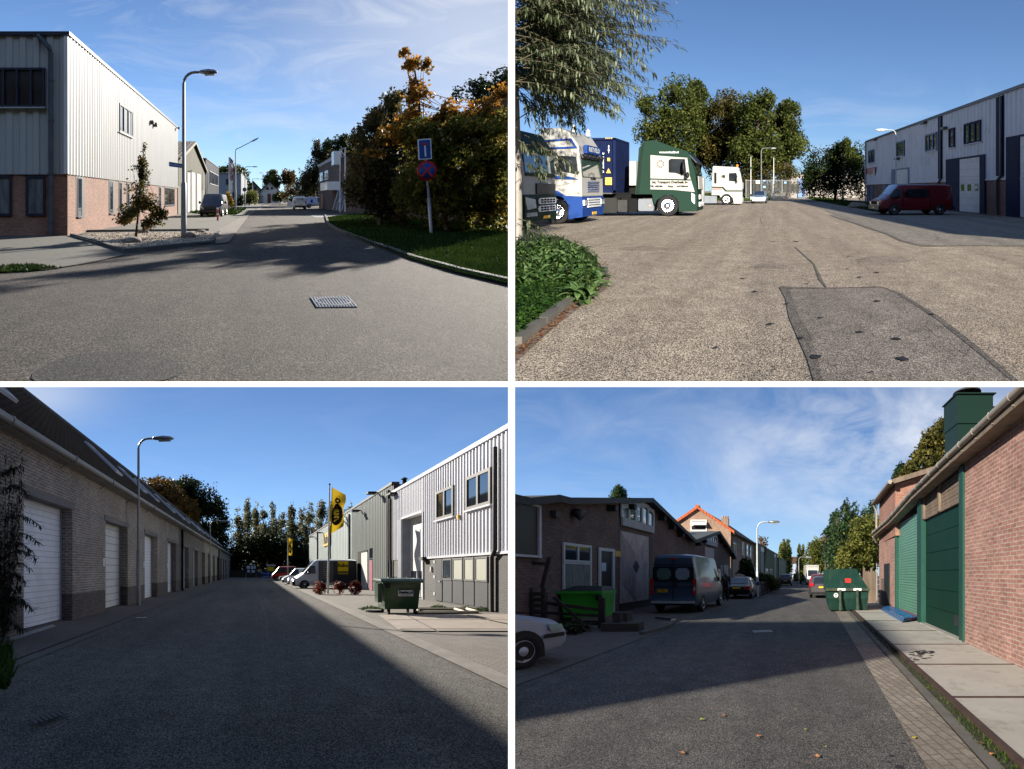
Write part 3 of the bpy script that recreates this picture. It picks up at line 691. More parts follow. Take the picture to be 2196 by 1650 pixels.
# asphalt patch and drain
PATCH = asphalt('patch_asphalt', (.025, .024, .022), (.1, .095, .085), .3, (.8, .8, .8), 70)
pp = [TL.g(60 + 170 + 160 * math.cos(a) * (1 + .08 * math.sin(3 * a)), 795 + 40 * math.sin(a) + (-8 * math.cos(a))) for a in [2 * math.pi * k / 24 for k in range(24)]]
pp = [Vector((p.x * max(1, y0_ / p.y), max(p.y, y0_ * .999), 0)) for p in pp]; grid_sheet('road_patch', pp, PATCH, .006)
t = thing('drain_cover', TL.g(715, 648), 'ribbed iron drain cover set in the road in the foreground', 'drain cover')
a, b, c, d = [TL.g(*q, .008) for q in ((664, 639), (748, 636), (768, 659), (678, 660))]
mb = MB(); mb.poly([a, b, c, d]); obj('frame', mb, M('cast_iron_dark', (.05, .055, .06), .5, .6), t)
mb = MB()
for i in range(14):
    k0, k1 = (i + .3) / 14, (i + .78) / 14; mb.prism([a.lerp(b, k0), a.lerp(b, k1), d.lerp(c, k1), d.lerp(c, k0)], (0, 0, .012))
obj('grate', mb, M('cast_iron', (.36, .37, .38), .5, .5, var=.3, vs=6), t)
mb = MB(); cc = (a + b + c + d) / 4; rx = (b - a).length * .42; ry = abs(a.y - d.y) * .40
for k in range(24):
    t0, t1 = 2 * math.pi * k / 24, 2 * math.pi * (k + 1) / 24
    mb.prism([(cc.x + rx * math.cos(t0), cc.y + ry * math.sin(t0), .02), (cc.x + rx * math.cos(t1), cc.y + ry * math.sin(t1), .02), (cc.x + rx * .9 * math.cos(t1), cc.y + ry * .86 * math.sin(t1), .02), (cc.x + rx * .9 * math.cos(t0), cc.y + ry * .86 * math.sin(t0), .02)], (0, 0, .004))
obj('ring', mb, M('cast_iron', (0, 0, 0)), t)
# ---- big white-clad building at left
X1 = -8.16; wl = Fr(TL, X0=X1, out=1); fy = 17.98; wf = Fr(TL, y0=fy)
CLAD = M('white_cladding', (.7, .685, .63), .55, 0, var=.05, vs=1.2, streak=True, dirt=(.6, .58, .52)); CLADF = M('shaded_front_cladding', (.42, .42, .4), .5, 0, var=.08, vs=1.0, streak=True)  # front cladding is a darker copy: its shade is put into the colour
BR1 = brick('red_brick', (.33, .13, .075), (.42, .18, .105), (.27, .2, .15)); COPING = M('dark_coping', (.02, .022, .04), .4)
b1 = thing('warehouse', (X1, fy, 0), 'long warehouse clad in white ribbed metal above a red brick base, by the sapling', 'warehouse')
s0, s1 = fy, wl.px(380); H1 = 8.54; Z1 = 2.65; xl = X1 + TL.m * fy
mb = MB(); mb.hexa([(-21, fy, 0), (xl, fy, 0), wl.at(s1, 0), (-21, s1, 0), (-21, fy, Z1), (xl, fy, Z1), wl.at(s1, Z1), (-21, s1, Z1)]); obj('brick_base', mb, BR1, b1)
mb = MB(); mb.hexa([(-21, fy + .05, Z1), (xl - .05, fy + .05, Z1), wl.at(s1, Z1, -.05), (-21, s1, Z1), (-21, fy + .05, H1 - .02), (xl - .05, fy + .05, H1 - .02), wl.at(s1, H1 - .02, -.05), (-21, s1, H1 - .02)])
wl.ribs(mb, s0, s1, Z1 - .03, H1, .3, .06, .03, flat=.22); obj('cladding', mb, CLAD, b1)
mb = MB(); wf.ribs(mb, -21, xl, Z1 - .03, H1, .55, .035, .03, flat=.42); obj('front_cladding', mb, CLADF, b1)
mb = MB(); wf.box(mb, -21.1, xl + .12, H1 - .06, H1 + .1, -.1, .12); wl.box(mb, s0 - .12, s1 + .05, H1 - .06, H1 + .1, -.3, .13); obj('coping', mb, COPING, b1)
mb = MB(); wf.box(mb, xl - .12, xl + .05, Z1, H1 - .06, 0, .1); obj('corner_trim', mb, CLAD, b1)
(sA, zA), (sB, zB) = wf.px(-20, 147), wf.px(98, 231); window(wf, b1, sA, sB, zB, zA, 4, .09, COPING, GL, .12, .1, sill=CLADF)
for u0, u1 in ((-18, 26), (56, 98)):
    (sA, zA), (sB, zB) = wf.px(u0, 377), wf.px(u1, 463); window(wf, b1, sA, sB, zB, zA, 1, .1, COPING, M('blind_behind_glass', (.16, .17, .17), .12, var=.5, vs=5, streak=True, spec=.6), .05, .06)
mb = MB(); P3 = [wf.at(*wf.px(84, 79), .14), wf.at(*wf.px(92, 86), .14), wf.at(*wf.px(108, 104), .14), wf.at(*wf.px(112, 115), .14), wf.at(*wf.px(113, 503), .14)]; mb.tube(P3, .1, 10)
for v in (175, 260, 372, 400, 475): S_, z_ = wf.px(113, v); mb.lathe(wf.at(S_, z_, .14), (0, 0, 1), [(.13, -.03), (.13, .03)], 10)
obj('downpipe', mb, M('grey_pipe', (.09, .1, .11), .5), b1)
(sA, zA), (sB, _) = wl.px(252, 221), wl.px(280.5, 0); _, zB = wl.px(252, 282); window(wl, b1, sA, sB, zB, zA, 3, .1, COPING, GLB, .14, .12, sill=CLAD)
for u0, u1, sp_ in ((163, 181, 1), (233, 246, 1), (254, 264, 1), (271, 280, 1), (290, 297, 1), (305, 311, 1), (340, 347, 1), (353, 374, 3)):
    sA, sB = wl.px(u0), wl.px(u1); z0_ = .75 if sp_ == 1 else .95
    mb = MB(); wl.box(mb, sA, sB, z0_, Z1 - .04, .002, .016); obj('window_reveal', mb, BLACK, b1)
    window(wl, b1, sA + (sB - sA) * (.0 if sp_ == 3 else .12), sB - (sB - sA) * (0 if sp_ == 3 else .35), z0_ + .04, Z1 - .12, sp_, .05, DARKBLUE, GLB, .035, .02, sill=DARKBLUE)
for u, v, r_ in ((320, 263, .16), (327.5, 268, .17)):
    S_, z_ = wl.px(u, v); mb = MB(); mb.lathe(wl.at(S_, z_, .05), wl.n, [(.0, 0), (r_, .02), (r_, .3), (r_ * .8, .32), (0, .25)], 12); obj('vent', mb, M('dark_vent', (.06, .06, .055), .6), b1)
S_, z_ = wl.px(376, 275); mb = MB(); mb.tube([wl.at(S_, z_, .05), wl.at(S_, z_, .35)], .04, 6); wl.box(mb, S_ - .3, S_ + .1, z_ - .12, z_ + .05, .3, .48); obj('security_camera', mb, BLACK, b1)
# ---- gabled workshop
b2 = thing('workshop', wl.at(42, 0), 'grey-brown boarded workshop with a corrugated gable roof and tall white doors', 'workshop')
WB2 = M('moss_boards', (.17, .16, .11), .9, var=.25, vs=2.5, streak=True, dirt=(.1, .1, .06)); w2 = Fr(TL, X0=-8.2, out=1)
sa, sb, sm = w2.px(382), w2.px(439.5), w2.px(414); za, zm = 5.75, 8.35
mb = MB(); w2.poly(mb, [(sa, 0), (sb, 0), (sb, za), (sm, zm), (sa, za)], -11, 0)
n_ = 34; q0 = sa
for k in range(n_):
    q1 = sa + (sb - sa) * (k + 1) / n_; zz = lambda q: za + (zm - za) * (1 - abs(q - sm) / (sm - sa if q < sm else sb - sm)); w2.poly(mb, [(q0 + .06, 2.9), (q1 - .06, 2.9), (q1 - .06, zz(q1) - .05), (q0 + .06, zz(q0) - .05)], 0, .035); q0 = q1
obj('wall', mb, WB2, b2)
mb = MB(); ov_ = .35
for (a0, z0_, a1, z1_) in ((sa - .5, za - .2, sm, zm + .12), (sm, zm + .12, sb + .5, za - .2)):
    w2.poly(mb, [(a0, z0_), (a1, z1_), (a1, z1_ + .1), (a0, z0_ + .1)], -11.2, ov_)
for k in range(36):
    o_ = -11 + k * .31
    for (a0, z0_, a1, z1_) in ((sa - .55, za - .12, sm - .02, zm + .2), (sm + .02, zm + .2, sb + .55, za - .12)): w2.poly(mb, [(a0, z0_), (a1, z1_), (a1, z1_ + .07), (a0, z0_ + .07)], o_, o_ + .13)
obj('roof', mb, M('corrugated_roof', (.16, .14, .11), .85, var=.3, vs=2), b2)
mb = MB()
for (a0, z0_, a1, z1_) in ((sa - .5, za - .3, sm, zm + .02), (sm, zm + .02, sb + .5, za - .3)): w2.poly(mb, [(a0, z0_ - .12), (a1, z1_ - .12), (a1, z1_ + .14), (a0, z0_ + .14)], ov_ + .003, ov_ + .06)
obj('barge_board', mb, M('pale_board', (.3, .27, .2), .8, var=.2), b2)
for u0, u1, vt in ((400, 405, 369), (409, 416.5, 369), (421, 429, 372)):
    sA, sB = w2.px(u0), w2.px(u1); mb = MB(); w2.box(mb, sA, sB, .05, HEY + (426 - vt) / FP * sA, .01, .12); obj('door', mb, M('door_white', (.72, .71, .66), .5, var=.08, dirt=(.45, .43, .36)), b2)
    if u0 < 420:
        mb = MB(); w2.box(mb, sB + .02, w2.px(u1 + 3.4), .05, 4.6, .01, .09); obj('door_panel', mb, M('door_dark_wood', (.05, .045, .04), .8), b2)  # dark brown panel beside the white door
# ---- black office block
b3 = thing('office_block', wl.at(63, 0), 'dark blue metal-clad office block with one band of windows', 'office building')
w3 = Fr(TL, X0=-8.1, out=1); DARKCL = M('dark_cladding', (.025, .03, .045), .4, .2, var=.15); sa, sb = 63, w3.px(468.5); H3 = 7.45; fx = w3.at(sa, 0).x
mb = MB(); mb.hexa([(-17, sa, 0), (fx, sa, 0), w3.at(sb, 0), (-17, sb, 0), (-17, sa, H3), (fx, sa, H3), w3.at(sb, H3), (-17, sb, H3)]); w3.ribs(mb, sa, sb, .9, H3, .5, .06, .01); obj('wall', mb, DARKCL, b3)
mb = MB(); w3.box(mb, sa, sb, H3, H3 + .15, -.3, .15); Fr(TL, y0=sa).box(mb, -17, fx + .1, H3, H3 + .15, -.3, .1); obj('coping', mb, M('steel_coping', (.15, .16, .18), .4), b3)
window(w3, b3, w3.px(448), w3.px(466.5), 3.9, 6.0, 6, .12, M('light_frame', (.4, .4, .4), .5), GLB, .16, .12)
# ---- grey flat-roofed building
gyy = 91; w4f = Fr(TL, y0=gyy); x0_, x1_ = w4f.px(464), w4f.px(517); m4 = Fr(TL, X0=x1_ - TL.m * gyy, out=1); H4 = 7.0; LG = M('light_grey_cladding', (.4, .43, .47), .5, var=.06, streak=True)
b4 = thing('metal_clad_building', (x1_, gyy, 0), 'light grey flat-roofed metal building behind the banner flags', 'building'); s4 = m4.px(529)
mb = MB(); mb.hexa([(x0_, gyy, 0), (x1_, gyy, 0), m4.at(s4, 0), (x0_, s4, 0), (x0_, gyy, H4), (x1_, gyy, H4), m4.at(s4, H4), (x0_, s4, H4)]); w4f.ribs(mb, x0_, x1_, 1.4, H4, .45, .05, .01); m4.ribs(mb, gyy, s4, 1.4, H4, 1.2, .08, .01); obj('wall', mb, LG, b4)
mb = MB(); w4f.box(mb, x0_, x1_ + .05, 0, 1.4, .02, .1); obj('plinth', mb, M('plinth_grey', (.06, .06, .065), .8), b4)
mb = MB(); w4f.box(mb, x0_ - .1, x1_ + .15, H4, H4 + .14, -.4, .15); m4.box(mb, gyy, s4, H4, H4 + .14, -.4, .15); obj('coping', mb, M('pale_coping', (.55, .57, .6), .4), b4)
for u0, u1, v0, v1 in ((485, 500, 384, 396), (497, 502, 413, 424)):
    (sA, zA), (sB, zB) = w4f.px(u0, v0), w4f.px(u1, v1); window(w4f, b4, sA, sB, zB, zA, 2, .18, DARKBLUE, GLB, .12, .1)
# ---- far houses
WREND = M('white_render', (.62, .6, .56), .8, var=.06); TILE = M('dark_roof_tiles', (.04, .03, .028), .8, var=.25, vs=3)
def gable_house(uc_, v_apex, ul, ur, v_eave, y, label, name='house', wins=(), depth=10, vb=436, dx=0, tile=None, wall=None):
    f = Fr(P, y0=y); t = thing(name, P.pix(uc_, vb, y).xy.to_3d(), label, 'house'); (sl, ze), (sr, _) = f.px(ul, v_eave), f.px(ur, v_eave); sm, za_ = f.px(uc_, v_apex)
    mb = MB(); f.poly(mb, [(sl, 0), (sr, 0), (sr, ze), (sm, za_), (sl, ze)], -depth, 0); obj('wall', mb, wall or WREND, t)
    mb = MB(); k = .35
    f.poly(mb, [(sl - k, ze - k), (sm, za_ + .02), (sm, za_ + .5), (sl - k, ze - k + .5)], -depth - .1, .35); f.poly(mb, [(sm, za_ + .02), (sr + k, ze - k), (sr + k, ze - k + .5), (sm, za_ + .5)], -depth - .1, .35); obj('roof', mb, tile or TILE, t)
    for (a, b, c, d) in wins:
        (q0, z1_), (q1, z0_) = f.px(a, b), f.px(c, d); window(f, t, q0, q1, z0_, z1_, 2, .16, BLACK, GLB, .1, .08)
    return t, f
h1, _ = gable_house(543, 391, 527, 561, 410, 150, 'white house with a steep dark roof, left of the far pair', wins=((535, 401, 541, 409), (545, 401, 550, 409)), vb=437)
h2, f2_ = gable_house(578, 391, 559, 597, 410, 140, 'white house with a steep dark roof and low wing, right of the far pair', wins=((571, 402, 576, 407), (581, 402, 585, 407)), vb=436)
mb = MB(); (sA, zA), (sB, _), (sm, zm) = f2_.px(562, 414), f2_.px(597, 414), f2_.px(590, 405); f2_.poly(mb, [(sA, 0), (sB, 0), (sB, zA + .6), (sm, zm), (sA, zA)], .01, 3); w_ = obj('wing', mb, WREND, h2)
mb = MB(); (sA, zA), (sB, zB) = f2_.px(573, 416), f2_.px(580, 432); f2_.box(mb, sA, sB, 0, zA, 3.02, 3.1); obj('door', mb, M('brown_door', (.16, .05, .02), .6), h2)
mb = MB(); fg = Fr(TL, y0=135); (sA, zA), (sB, _) = fg.px(550, 420), fg.px(564, 420)
for k in range(9): q = sA + (sB - sA) * k / 8; fg.box(mb, q - .06, q + .06, 0, zA, -.05, .05)
fg.box(mb, sA, sB, zA - .2, zA, -.04, .04); fg.box(mb, sA, sB, .2, .4, -.04, .04); g = obj('gate', mb, BLACK, label='dark barred gate at the far end of the road', cat='gate')
# ---- brick house on the right of the road
w5 = Fr(TL, X0=9.5, out=-1); BR5 = brick('brown_brick_far', (.16, .1, .08), (.2, .13, .1), (.14, .12, .1)); s5a, s5b, s5c = w5.px(730), w5.px(713), w5.px(684); H5 = 6.6
b5 = thing('brick_house', w5.at(60, 0), 'two-storey brick building with a white box bay, beyond the dark hedge', 'building')
mb = MB(); a = w5.at(s5a, 0); c = w5.at(s5c, 0); mb.hexa([(a.x, a.y, 0), (22, a.y, 0), (22, c.y, 0), (c.x, c.y, 0), (a.x, a.y, H5), (22, a.y, H5), (22, c.y, H5), (c.x, c.y, H5)]); obj('wall', mb, BR5, b5)
mb = MB(); w5.box(mb, s5a, s5c, H5, H5 + .45, -.2, .12); obj('fascia', mb, M('pink_fascia', (.5, .42, .42), .6), b5)
mb = MB(); w5.box(mb, s5a - .2, s5a + 5.5, 2.6, 3.6, .01, 1.6); w5.box(mb, s5a - .2, s5a + 1.5, 5.6, 7.2, .01, .8); obj('white_bay', mb, WHITE, b5)
for u0, u1, v0, v1 in ((686.5, 693, 369, 388), (697, 704.5, 365, 385)):
    sA, sB = w5.px(u1), w5.px(u0); window(w5, b5, sA, sB, HEY + (426 - v1) / FP * sA, HEY + (426 - v0) / FP * sA, 2, .15, WHITE, GLB, .1, .08)
mb = MB(); w5.box(mb, w5.px(694), w5.px(689), .05, 2.3, .01, .08); obj('door', mb, M('rust_door', (.3, .08, .03), .6), b5)
# scaffold and ladders
ALU = M('aluminium', (.6, .62, .65), .35, .6, var=.1); t = thing('scaffold_rail', TL.g(722, 453), 'aluminium guard rail frame on top of the brick building with the white bay', 'scaffold'); mb = MB(); y_ = 47
P0 = [TL.pix(729, 322, y_), TL.pix(740, 317, y_), TL.pix(729, 338, y_), TL.pix(740, 334, y_)]
for a, b in ((0, 1), (2, 3), (0, 2), (1, 3), (0, 3)): mb.tube([P0[a], P0[b]], .05, 6)
obj('guard_rail', mb, ALU, t)
mb = MB(); mb.tube([TL.pix(729, 320, y_), TL.pix(729, 455, y_)], .06, 6); mb.tube([TL.pix(740, 320, y_), TL.pix(740, 455, y_)], .06, 6); obj('standards', mb, ALU, t)
for lab, (u0, v0, u1, v1) in {'long aluminium ladder leaning under the white bay, the more slanted of two': (727, 404, 713, 451), 'long aluminium ladder leaning under the white bay, the steeper of two': (734, 417, 725, 452)}.items():
    t = thing('ladder', TL.pix(u1, v1, 46), lab, 'ladder'); a, b = TL.pix(u0, v0, 47.5), TL.pix(u1, v1, 45); w_ = Vector((.4, .1, 0))
    for k, nm in ((0, 'rail'), (1, 'rail')): mb = MB(); mb.tube([a + w_ * k, b + w_ * k], .035, 5); obj(nm, mb, ALU, t)
    mb = MB()
    for k in range(12): c = a.lerp(b, (k + .5) / 12); mb.tube([c, c + w_], .02, 5)
    obj('rungs', mb, ALU, t)
# ---- building behind the autumn hedge
b6 = thing('brick_shed', (12, 26, 0), 'dark brick house with a tiled pitched roof half hidden behind the autumn hedge', 'building')
f6 = Fr(TL, y0=27); (sA, zA), (sB, zB) = f6.px(985, 265), f6.px(1140, 265); mb = MB(); f6.box(mb, sA, sB + 3, 0, zA, -10, 0); obj('wall', mb, brick('dark_brick', (.1, .06, .05), (.13, .08, .06), (.16, .13, .11)), b6)
mb = MB(); (s1_, z1_), (s2_, z2_) = f6.px(975, 268), f6.px(1100, 200); f6.poly(mb, [(s1_, z1_), (s2_, z2_), (s2_ + 3, z2_), (s2_ + 3, z2_ + .2), (s2_, z2_ + .2), (s1_, z1_ + .15)], -10.3, .5); obj('roof', mb, M('grey_tiles', (.14, .12, .1), .8, var=.3, vs=4), b6)
mb = MB(); (s1_, z1_), (s2_, z2_) = f6.px(890, 290), f6.px(1010, 300); f6.box(mb, s1_, s2_, z1_ - .4, z1_, -3, .3); obj('white_fascia', mb, WHITE, b6)
# ---- street furniture
gl_ = TL.g(394, 512); hl = HEY + (426 - 158) / FP * gl_.y
t = lamp((gl_.x, gl_.y), hl + .05, .62, 'tall bent street lamp standing by a boulder in the gravel bed', 1, .1, .72)
s_ = thing('street_name_sign', TL.pix(380, 354, gl_.y), 'blue street name plate fixed to the tall lamp post in the gravel bed', 'street sign'); mb = MB()
A, B, C_, D = [TL.pix(u, v, yy) for u, v, yy in ((394.5, 361, gl_.y), (394.5, 353, gl_.y), (363, 347.5, gl_.y - .15), (363, 357, gl_.y - .15))]
mb.prism([A, B, C_, D], (0, .03, 0)); obj('plate', mb, paint('sign_blue', (.01, .07, .32)), s_)
mb = MB(); cen = (A + B + C_ + D) / 4; dx_ = (B - C_) / 31.5; text_mb('Steenbakkerstraat', 6.1, lambda x, y: cen + (B - C_).normalized() * x * .0155 + Vector((0, -.03, y * .0165)), mb, 0, .02); obj('lettering', mb, WHITE, s_)
mb = MB(); e = .006
for (p_, q_) in ((A, B), (B, C_), (C_, D), (D, A)): mb.tube([p_ + Vector((0, -.01, 0)), q_ + Vector((0, -.01, 0))], .008, 4)
obj('border', mb, WHITE, s_)
g = TL.g(505, 452); lamp((g.x, g.y), HEY + (426 - 318) / FP * g.y, 1.9, 'second street lamp up the road, its arm tilted upward over the banners', 1, .1, 1.2, rise=.75)
g = TL.g(525.5, 442); lamp((g.x, g.y), HEY + (426 - 358) / FP * g.y, 1.4, 'third street lamp up the road, beside the round sign back', 1, .12, 1.3)
g = TL.g(541, 436.5); lamp((g.x, g.y), HEY + (426 - 384) / FP * g.y, 1.0, 'small distant street lamp in front of the left white gable', 1, .14, 1.4)
lamp((TL.pix(563.5, 420, 170).x, 170), HEY + (426 - 371) / FP * 170, .5, 'farthest street lamp, rising between the two white gabled houses', -1, .16, 1.1)
g = TL.g(467, 474); t = thing('bollard', g, 'red and white striped bollard in front of the black van', 'bollard')
mb = MB(); mb.tube([g, g + Vector((0, 0, .95))], .075, 10); obj('post', mb, paint('bollard_red', (.5, .03, .02)), t)
mb = MB()
for z_ in (.42, .82): mb.tube([g + Vector((0, 0, z_)), g + Vector((0, 0, z_ + .12))], .08, 10)
obj('band', mb, WHITE, t)
for i, (u, w_, sg) in enumerate(((491.5, 3.4, 0), (494.5, 3.2, 1), (497, 3, 2))):
    y_ = 60 + 4 * i; t = thing('banner_flag', (TL.pix(u, 430, y_).x, y_, 0), 'white pole with a narrow red and white banner, %s of the row' % ('nearest', 'middle', 'farthest')[i], 'flag', 'banner flags'); top = TL.pix(u, 337 + 3 * i, y_)
    mb = MB(); mb.tube([(top.x, y_, 0), top], .09, 8); obj('pole', mb, WHITE, t); mb = MB()
    for k in range(8):
        a = TL.pix(u + .5, 338 + 3 * i + 6 * k, y_); b = TL.pix(u + w_ + .5 * math.sin(k + i), 338.5 + 3 * i + 6 * k, y_ + .2 * math.sin(k)); c = TL.pix(u + w_ + .5 * math.sin(k + 1 + i), 344 + 3 * i + 6 * k, y_ + .2 * math.sin(k + 1)); d = TL.pix(u + .5, 344 + 3 * i + 6 * k, y_)
        mb.prism([a, b, c, d], (0, .03, 0), 0 if (k + i) % 3 else 1)
    obj('cloth', mb, [M('faded_red_cloth', (.42, .13, .14), .8), M('white_cloth', (.6, .55, .55), .8)], t)
g = TL.pix(524.5, 407, 84); t = thing('road_sign', (g.x, 84, 0), 'back of a round road sign on a grey post', 'road sign'); mb = MB(); mb.lathe(g, (0, -1, 0), [(0, -.02), (.42, -.02), (.42, .02), (0, .02)], 20); obj('disc', mb, M('sign_back', (.12, .12, .12), .5), t); mb = MB(); mb.tube([(g.x, 84.05, 0), (g.x, 84.05, g.z + .4)], .06, 6); obj('post', mb, GALV, t)
# signs on the right
yb = gy_ = 19.0; t = thing('road_sign', (TL.pix(925, 500, yb).x, yb, 0), 'blue dead-end sign above a round no-stopping sign on a leaning grey post', 'road sign')
base = TL.pix(925, 501, yb); top = TL.pix(911, 300, yb); mb = MB(); lp_ = base.lerp(top, .38); mb.tube([base, lp_, lp_ + (top - base) * .002, top], [.075, .07, .05, .05], 10); obj('post', mb, GALV, t)
SB = M('sign_face_blue', (.012, .06, .3), .35, var=.06); SR = M('sign_face_red', (.42, .02, .018), .35, var=.08)
mb = MB(); q = [TL.pix(u, v, yb - .08) for u, v in ((898, 301.5), (922, 299.5), (924, 339), (900, 341))]; mb.prism([q[0] + Vector((-.05, 0, .05)), q[1] + Vector((.05, 0, .05)), q[2] + Vector((.05, 0, -.05)), q[3] + Vector((-.05, 0, -.05))], (0, .02, 0)); pz_ = obj('plate', mb, WHITE, t)
mb = MB(); mb.prism(q, (0, -.006, 0)); obj('blue_field', mb, SB, t)
mb = MB(); mb.prism([TL.pix(u, v, yb - .09) for u, v in ((909.5, 312), (912.5, 312), (914.5, 336), (911, 336))], (0, -.006, 0)); obj('white_bar', mb, WHITE, t)
mb = MB(); mb.prism([TL.pix(u, v, yb - .09) for u, v in ((906, 307), (915.5, 306.5), (916, 312), (906.5, 312.5))], (0, -.009, 0)); obj('red_bar', mb, SR, t)
c_ = TL.pix(915.3, 366.5, yb - .08); R_ = 21.5 / FP * yb; mb = MB(); mb.lathe(c_, (0, -1, 0), [(0, 0), (R_, 0), (R_, .02), (0, .02)], 32); obj('disc', mb, SR, t)
mb = MB(); mb.lathe(c_, (0, -1, 0), [(0, .026), (R_ * .74, .026), (R_ * .74, .02)], 32); obj('blue_disc', mb, SB, t)
mb = MB()
for s_ in (-1, 1):
    d = Vector((s_ * .68, 0, .73)) * R_ * .78; n = Vector((.73, 0, -s_ * .68)) * R_ * .09; o_ = Vector((0, -.03, 0)); mb.prism([c_ + d + n + o_, c_ + d - n + o_, c_ - d - n + o_, c_ - d + n + o_], (0, -.006 - .003 * s_, 0))
obj('red_cross', mb, SR, t)
# boulders
for (u, v, w_, h_, lab) in ((281, 525, 40, 17, 'flat boulder at the foot of the sapling'), (307, 503, 24, 13, 'boulder half hidden behind the sapling'), (403, 514, 29, 17, 'rounded sandy boulder at the foot of the lamp post'), (431, 502, 24, 9, 'small flat grey boulder near the kerb corner')):
    g = TL.g(u, v); r_ = w_ / 2 / FP * g.y; mb = MB(); mb.lump((g.x, g.y + r_ * .4, h_ / FP * g.y * .35), (r_, r_ * .7, h_ / FP * g.y * .62), u, .3); obj('boulder', mb, STONE, label=lab, cat='boulder', group='boulders in the gravel bed')
# sapling
g = TL.g(291, 515); y_ = g.y
bl_ = [pb(TL, *q, y_) for q in ((300, 460, 46, 28), (292, 425, 32, 30), (300, 380, 24, 32), (306, 345, 13, 26), (322, 440, 30, 26), (345, 458, 18, 16), (270, 470, 22, 14), (310, 320, 7, 14), (318, 478, 30, 14))]
SAP = leafm('sapling_leaves', [(.2, (.05, .05, .014)), (.5, (.13, .12, .03)), (.75, (.25, .16, .04)), (.95, (.42, .15, .03))], clump=1.5, trans=.45)
tree('rowan_sapling', (g.x, y_, 0), (TL.pix(308, 330, y_)), .05, bl_, 6500, .12, SAP, 'young rowan sapling with red berries in the gravel bed', 'tree', seed=4, gap=.42, nl=34, gf=1.6, shell=.8, asp=.5)
# hedges and trees at the right
yA = 25; H_ = [(*q, yA) for q in ((800, 400, 52, 72), (850, 420, 60, 62), (815, 300, 42, 70), (835, 235, 16, 42), (800, 262, 14, 34), (780, 345, 34, 52), (862, 300, 44, 60), (760, 400, 20, 44), (765, 300, 10, 34), (850, 215, 9, 22))]
DARKH = leafm('dark_hedge_leaves', [(.2, (.03, .032, .013)), (.55, (.08, .075, .025)), (.9, (.2, .14, .045))], trans=.55)
tree('dark_hornbeam', (TL.pix(815, 470, yA).x, yA, 0), TL.pix(820, 260, yA), .14, [pb(TL, *q, ry=2.2) for q in H_], 24000, .2, DARKH, 'tall dark bushy tree standing left of the autumn beech by the verge', 'tree', seed=11, gap=.14, nl=30, gf=1.2, shell=.6)
yB = 20.5
bb = [pb(TL, *q, yB, 1.6) for q in ((960, 275, 46, 26), (1020, 275, 50, 30), (1075, 262, 40, 34), (930, 330, 70, 66), (1000, 330, 80, 80), (1060, 350, 60, 90), (900, 400, 60, 70), (970, 430, 80, 60), (1050, 440, 60, 60), (890, 285, 34, 34))]
MIXH = leafm('turning_leaves', [(.15, (.06, .075, .018)), (.5, (.16, .175, .035)), (.75, (.32, .24, .045)), (.92, (.6, .3, .05))], trans=.6, clump=.5)
tree('beech_hedge', (TL.pix(960, 500, yB).x, yB, 0), TL.pix(930, 300, yB), .12, bb, 27000, .18, MIXH, 'broad green and brown hedge behind the no-stopping sign', 'hedge', seed=21, gap=.26, nl=30, gf=1.3, shell=.6)
yC = 21; cc_ = [pb(TL, *q, yC, .9) for q in ((960, 250, 60, 16), (1020, 248, 60, 16), (830, 300, 30, 14), (800, 330, 24, 10), (905, 215, 30, 26), (895, 175, 26, 26), (882, 140, 15, 22), (940, 235, 32, 22), (985, 240, 36, 20), (1040, 232, 40, 22), (1080, 205, 26, 24), (870, 250, 34, 18), (840, 280, 40, 12), (905, 265, 40, 30), (870, 300, 24, 14), (912, 140, 10, 14), (868, 112, 12, 8), (880, 200, 10, 34))]
t = tree('autumn_beech', (TL.pix(930, 480, yC).x, yC, 0), TL.pix(890, 150, yC), .12, cc_, 8500, .19, AUTUMN, 'beech with orange autumn leaves rising above the hedge and signs', 'tree', rough=.7, seed=31, gap=.4, nl=40, gf=1.4, shell=.9)
tree('pine_tree', (TL.pix(1040, 450, 45).x, 45, 0), TL.pix(1050, 200, 45), .25, [pb(TL, *q, 45, 2.5) for q in ((1010, 200, 34, 24), (1060, 185, 34, 30), (1085, 165, 20, 30), (1040, 230, 60, 24))], 6000, .3, DKGREEN, 'dark evergreen showing above the orange leaves at the right', 'tree', seed=33, gap=.3, nl=14)
# conifers and trees behind the brick house
tree('broad_tree', (TL.pix(745, 440, 95).x, 95, 0), TL.pix(745, 330, 95), .3, [pb(TL, *q, 95, 5) for q in ((745, 330, 34, 36), (720, 325, 24, 30), (700, 350, 20, 34), (735, 300, 10, 12), (700, 310, 7, 14))], 7000, .5, DKGREEN, 'dark tree with pointed tops behind the white-bay building', 'tree', seed=41, gap=.2)
tree('larch_tree', (TL.pix(672, 440, 88).x, 88, 0), TL.pix(680, 320, 88), .3, [pb(TL, *q, 88, 4) for q in ((672, 380, 24, 50), (690, 350, 16, 30), (678, 318, 9, 24), (655, 395, 24, 36), (700, 335, 14, 22))], 6000, .45, leafm('larch_leaves', [(.2, (.025, .028, .01)), (.6, (.07, .065, .02)), (.9, (.16, .11, .03))]), 'yellowing tree left of the white-bay building', 'tree', seed=43, gap=.3)
tree('hedge_bush', (TL.pix(640, 432, 112).x, 112, 0), TL.pix(640, 400, 112), .2, [pb(TL, *q, 112, 4) for q in ((650, 412, 38, 24), (625, 415, 26, 18), (690, 405, 20, 30), (668, 400, 20, 20))], 6000, .4, BROWNG, 'wide olive bush right of the white vans', 'bush', seed=45, gap=.15)
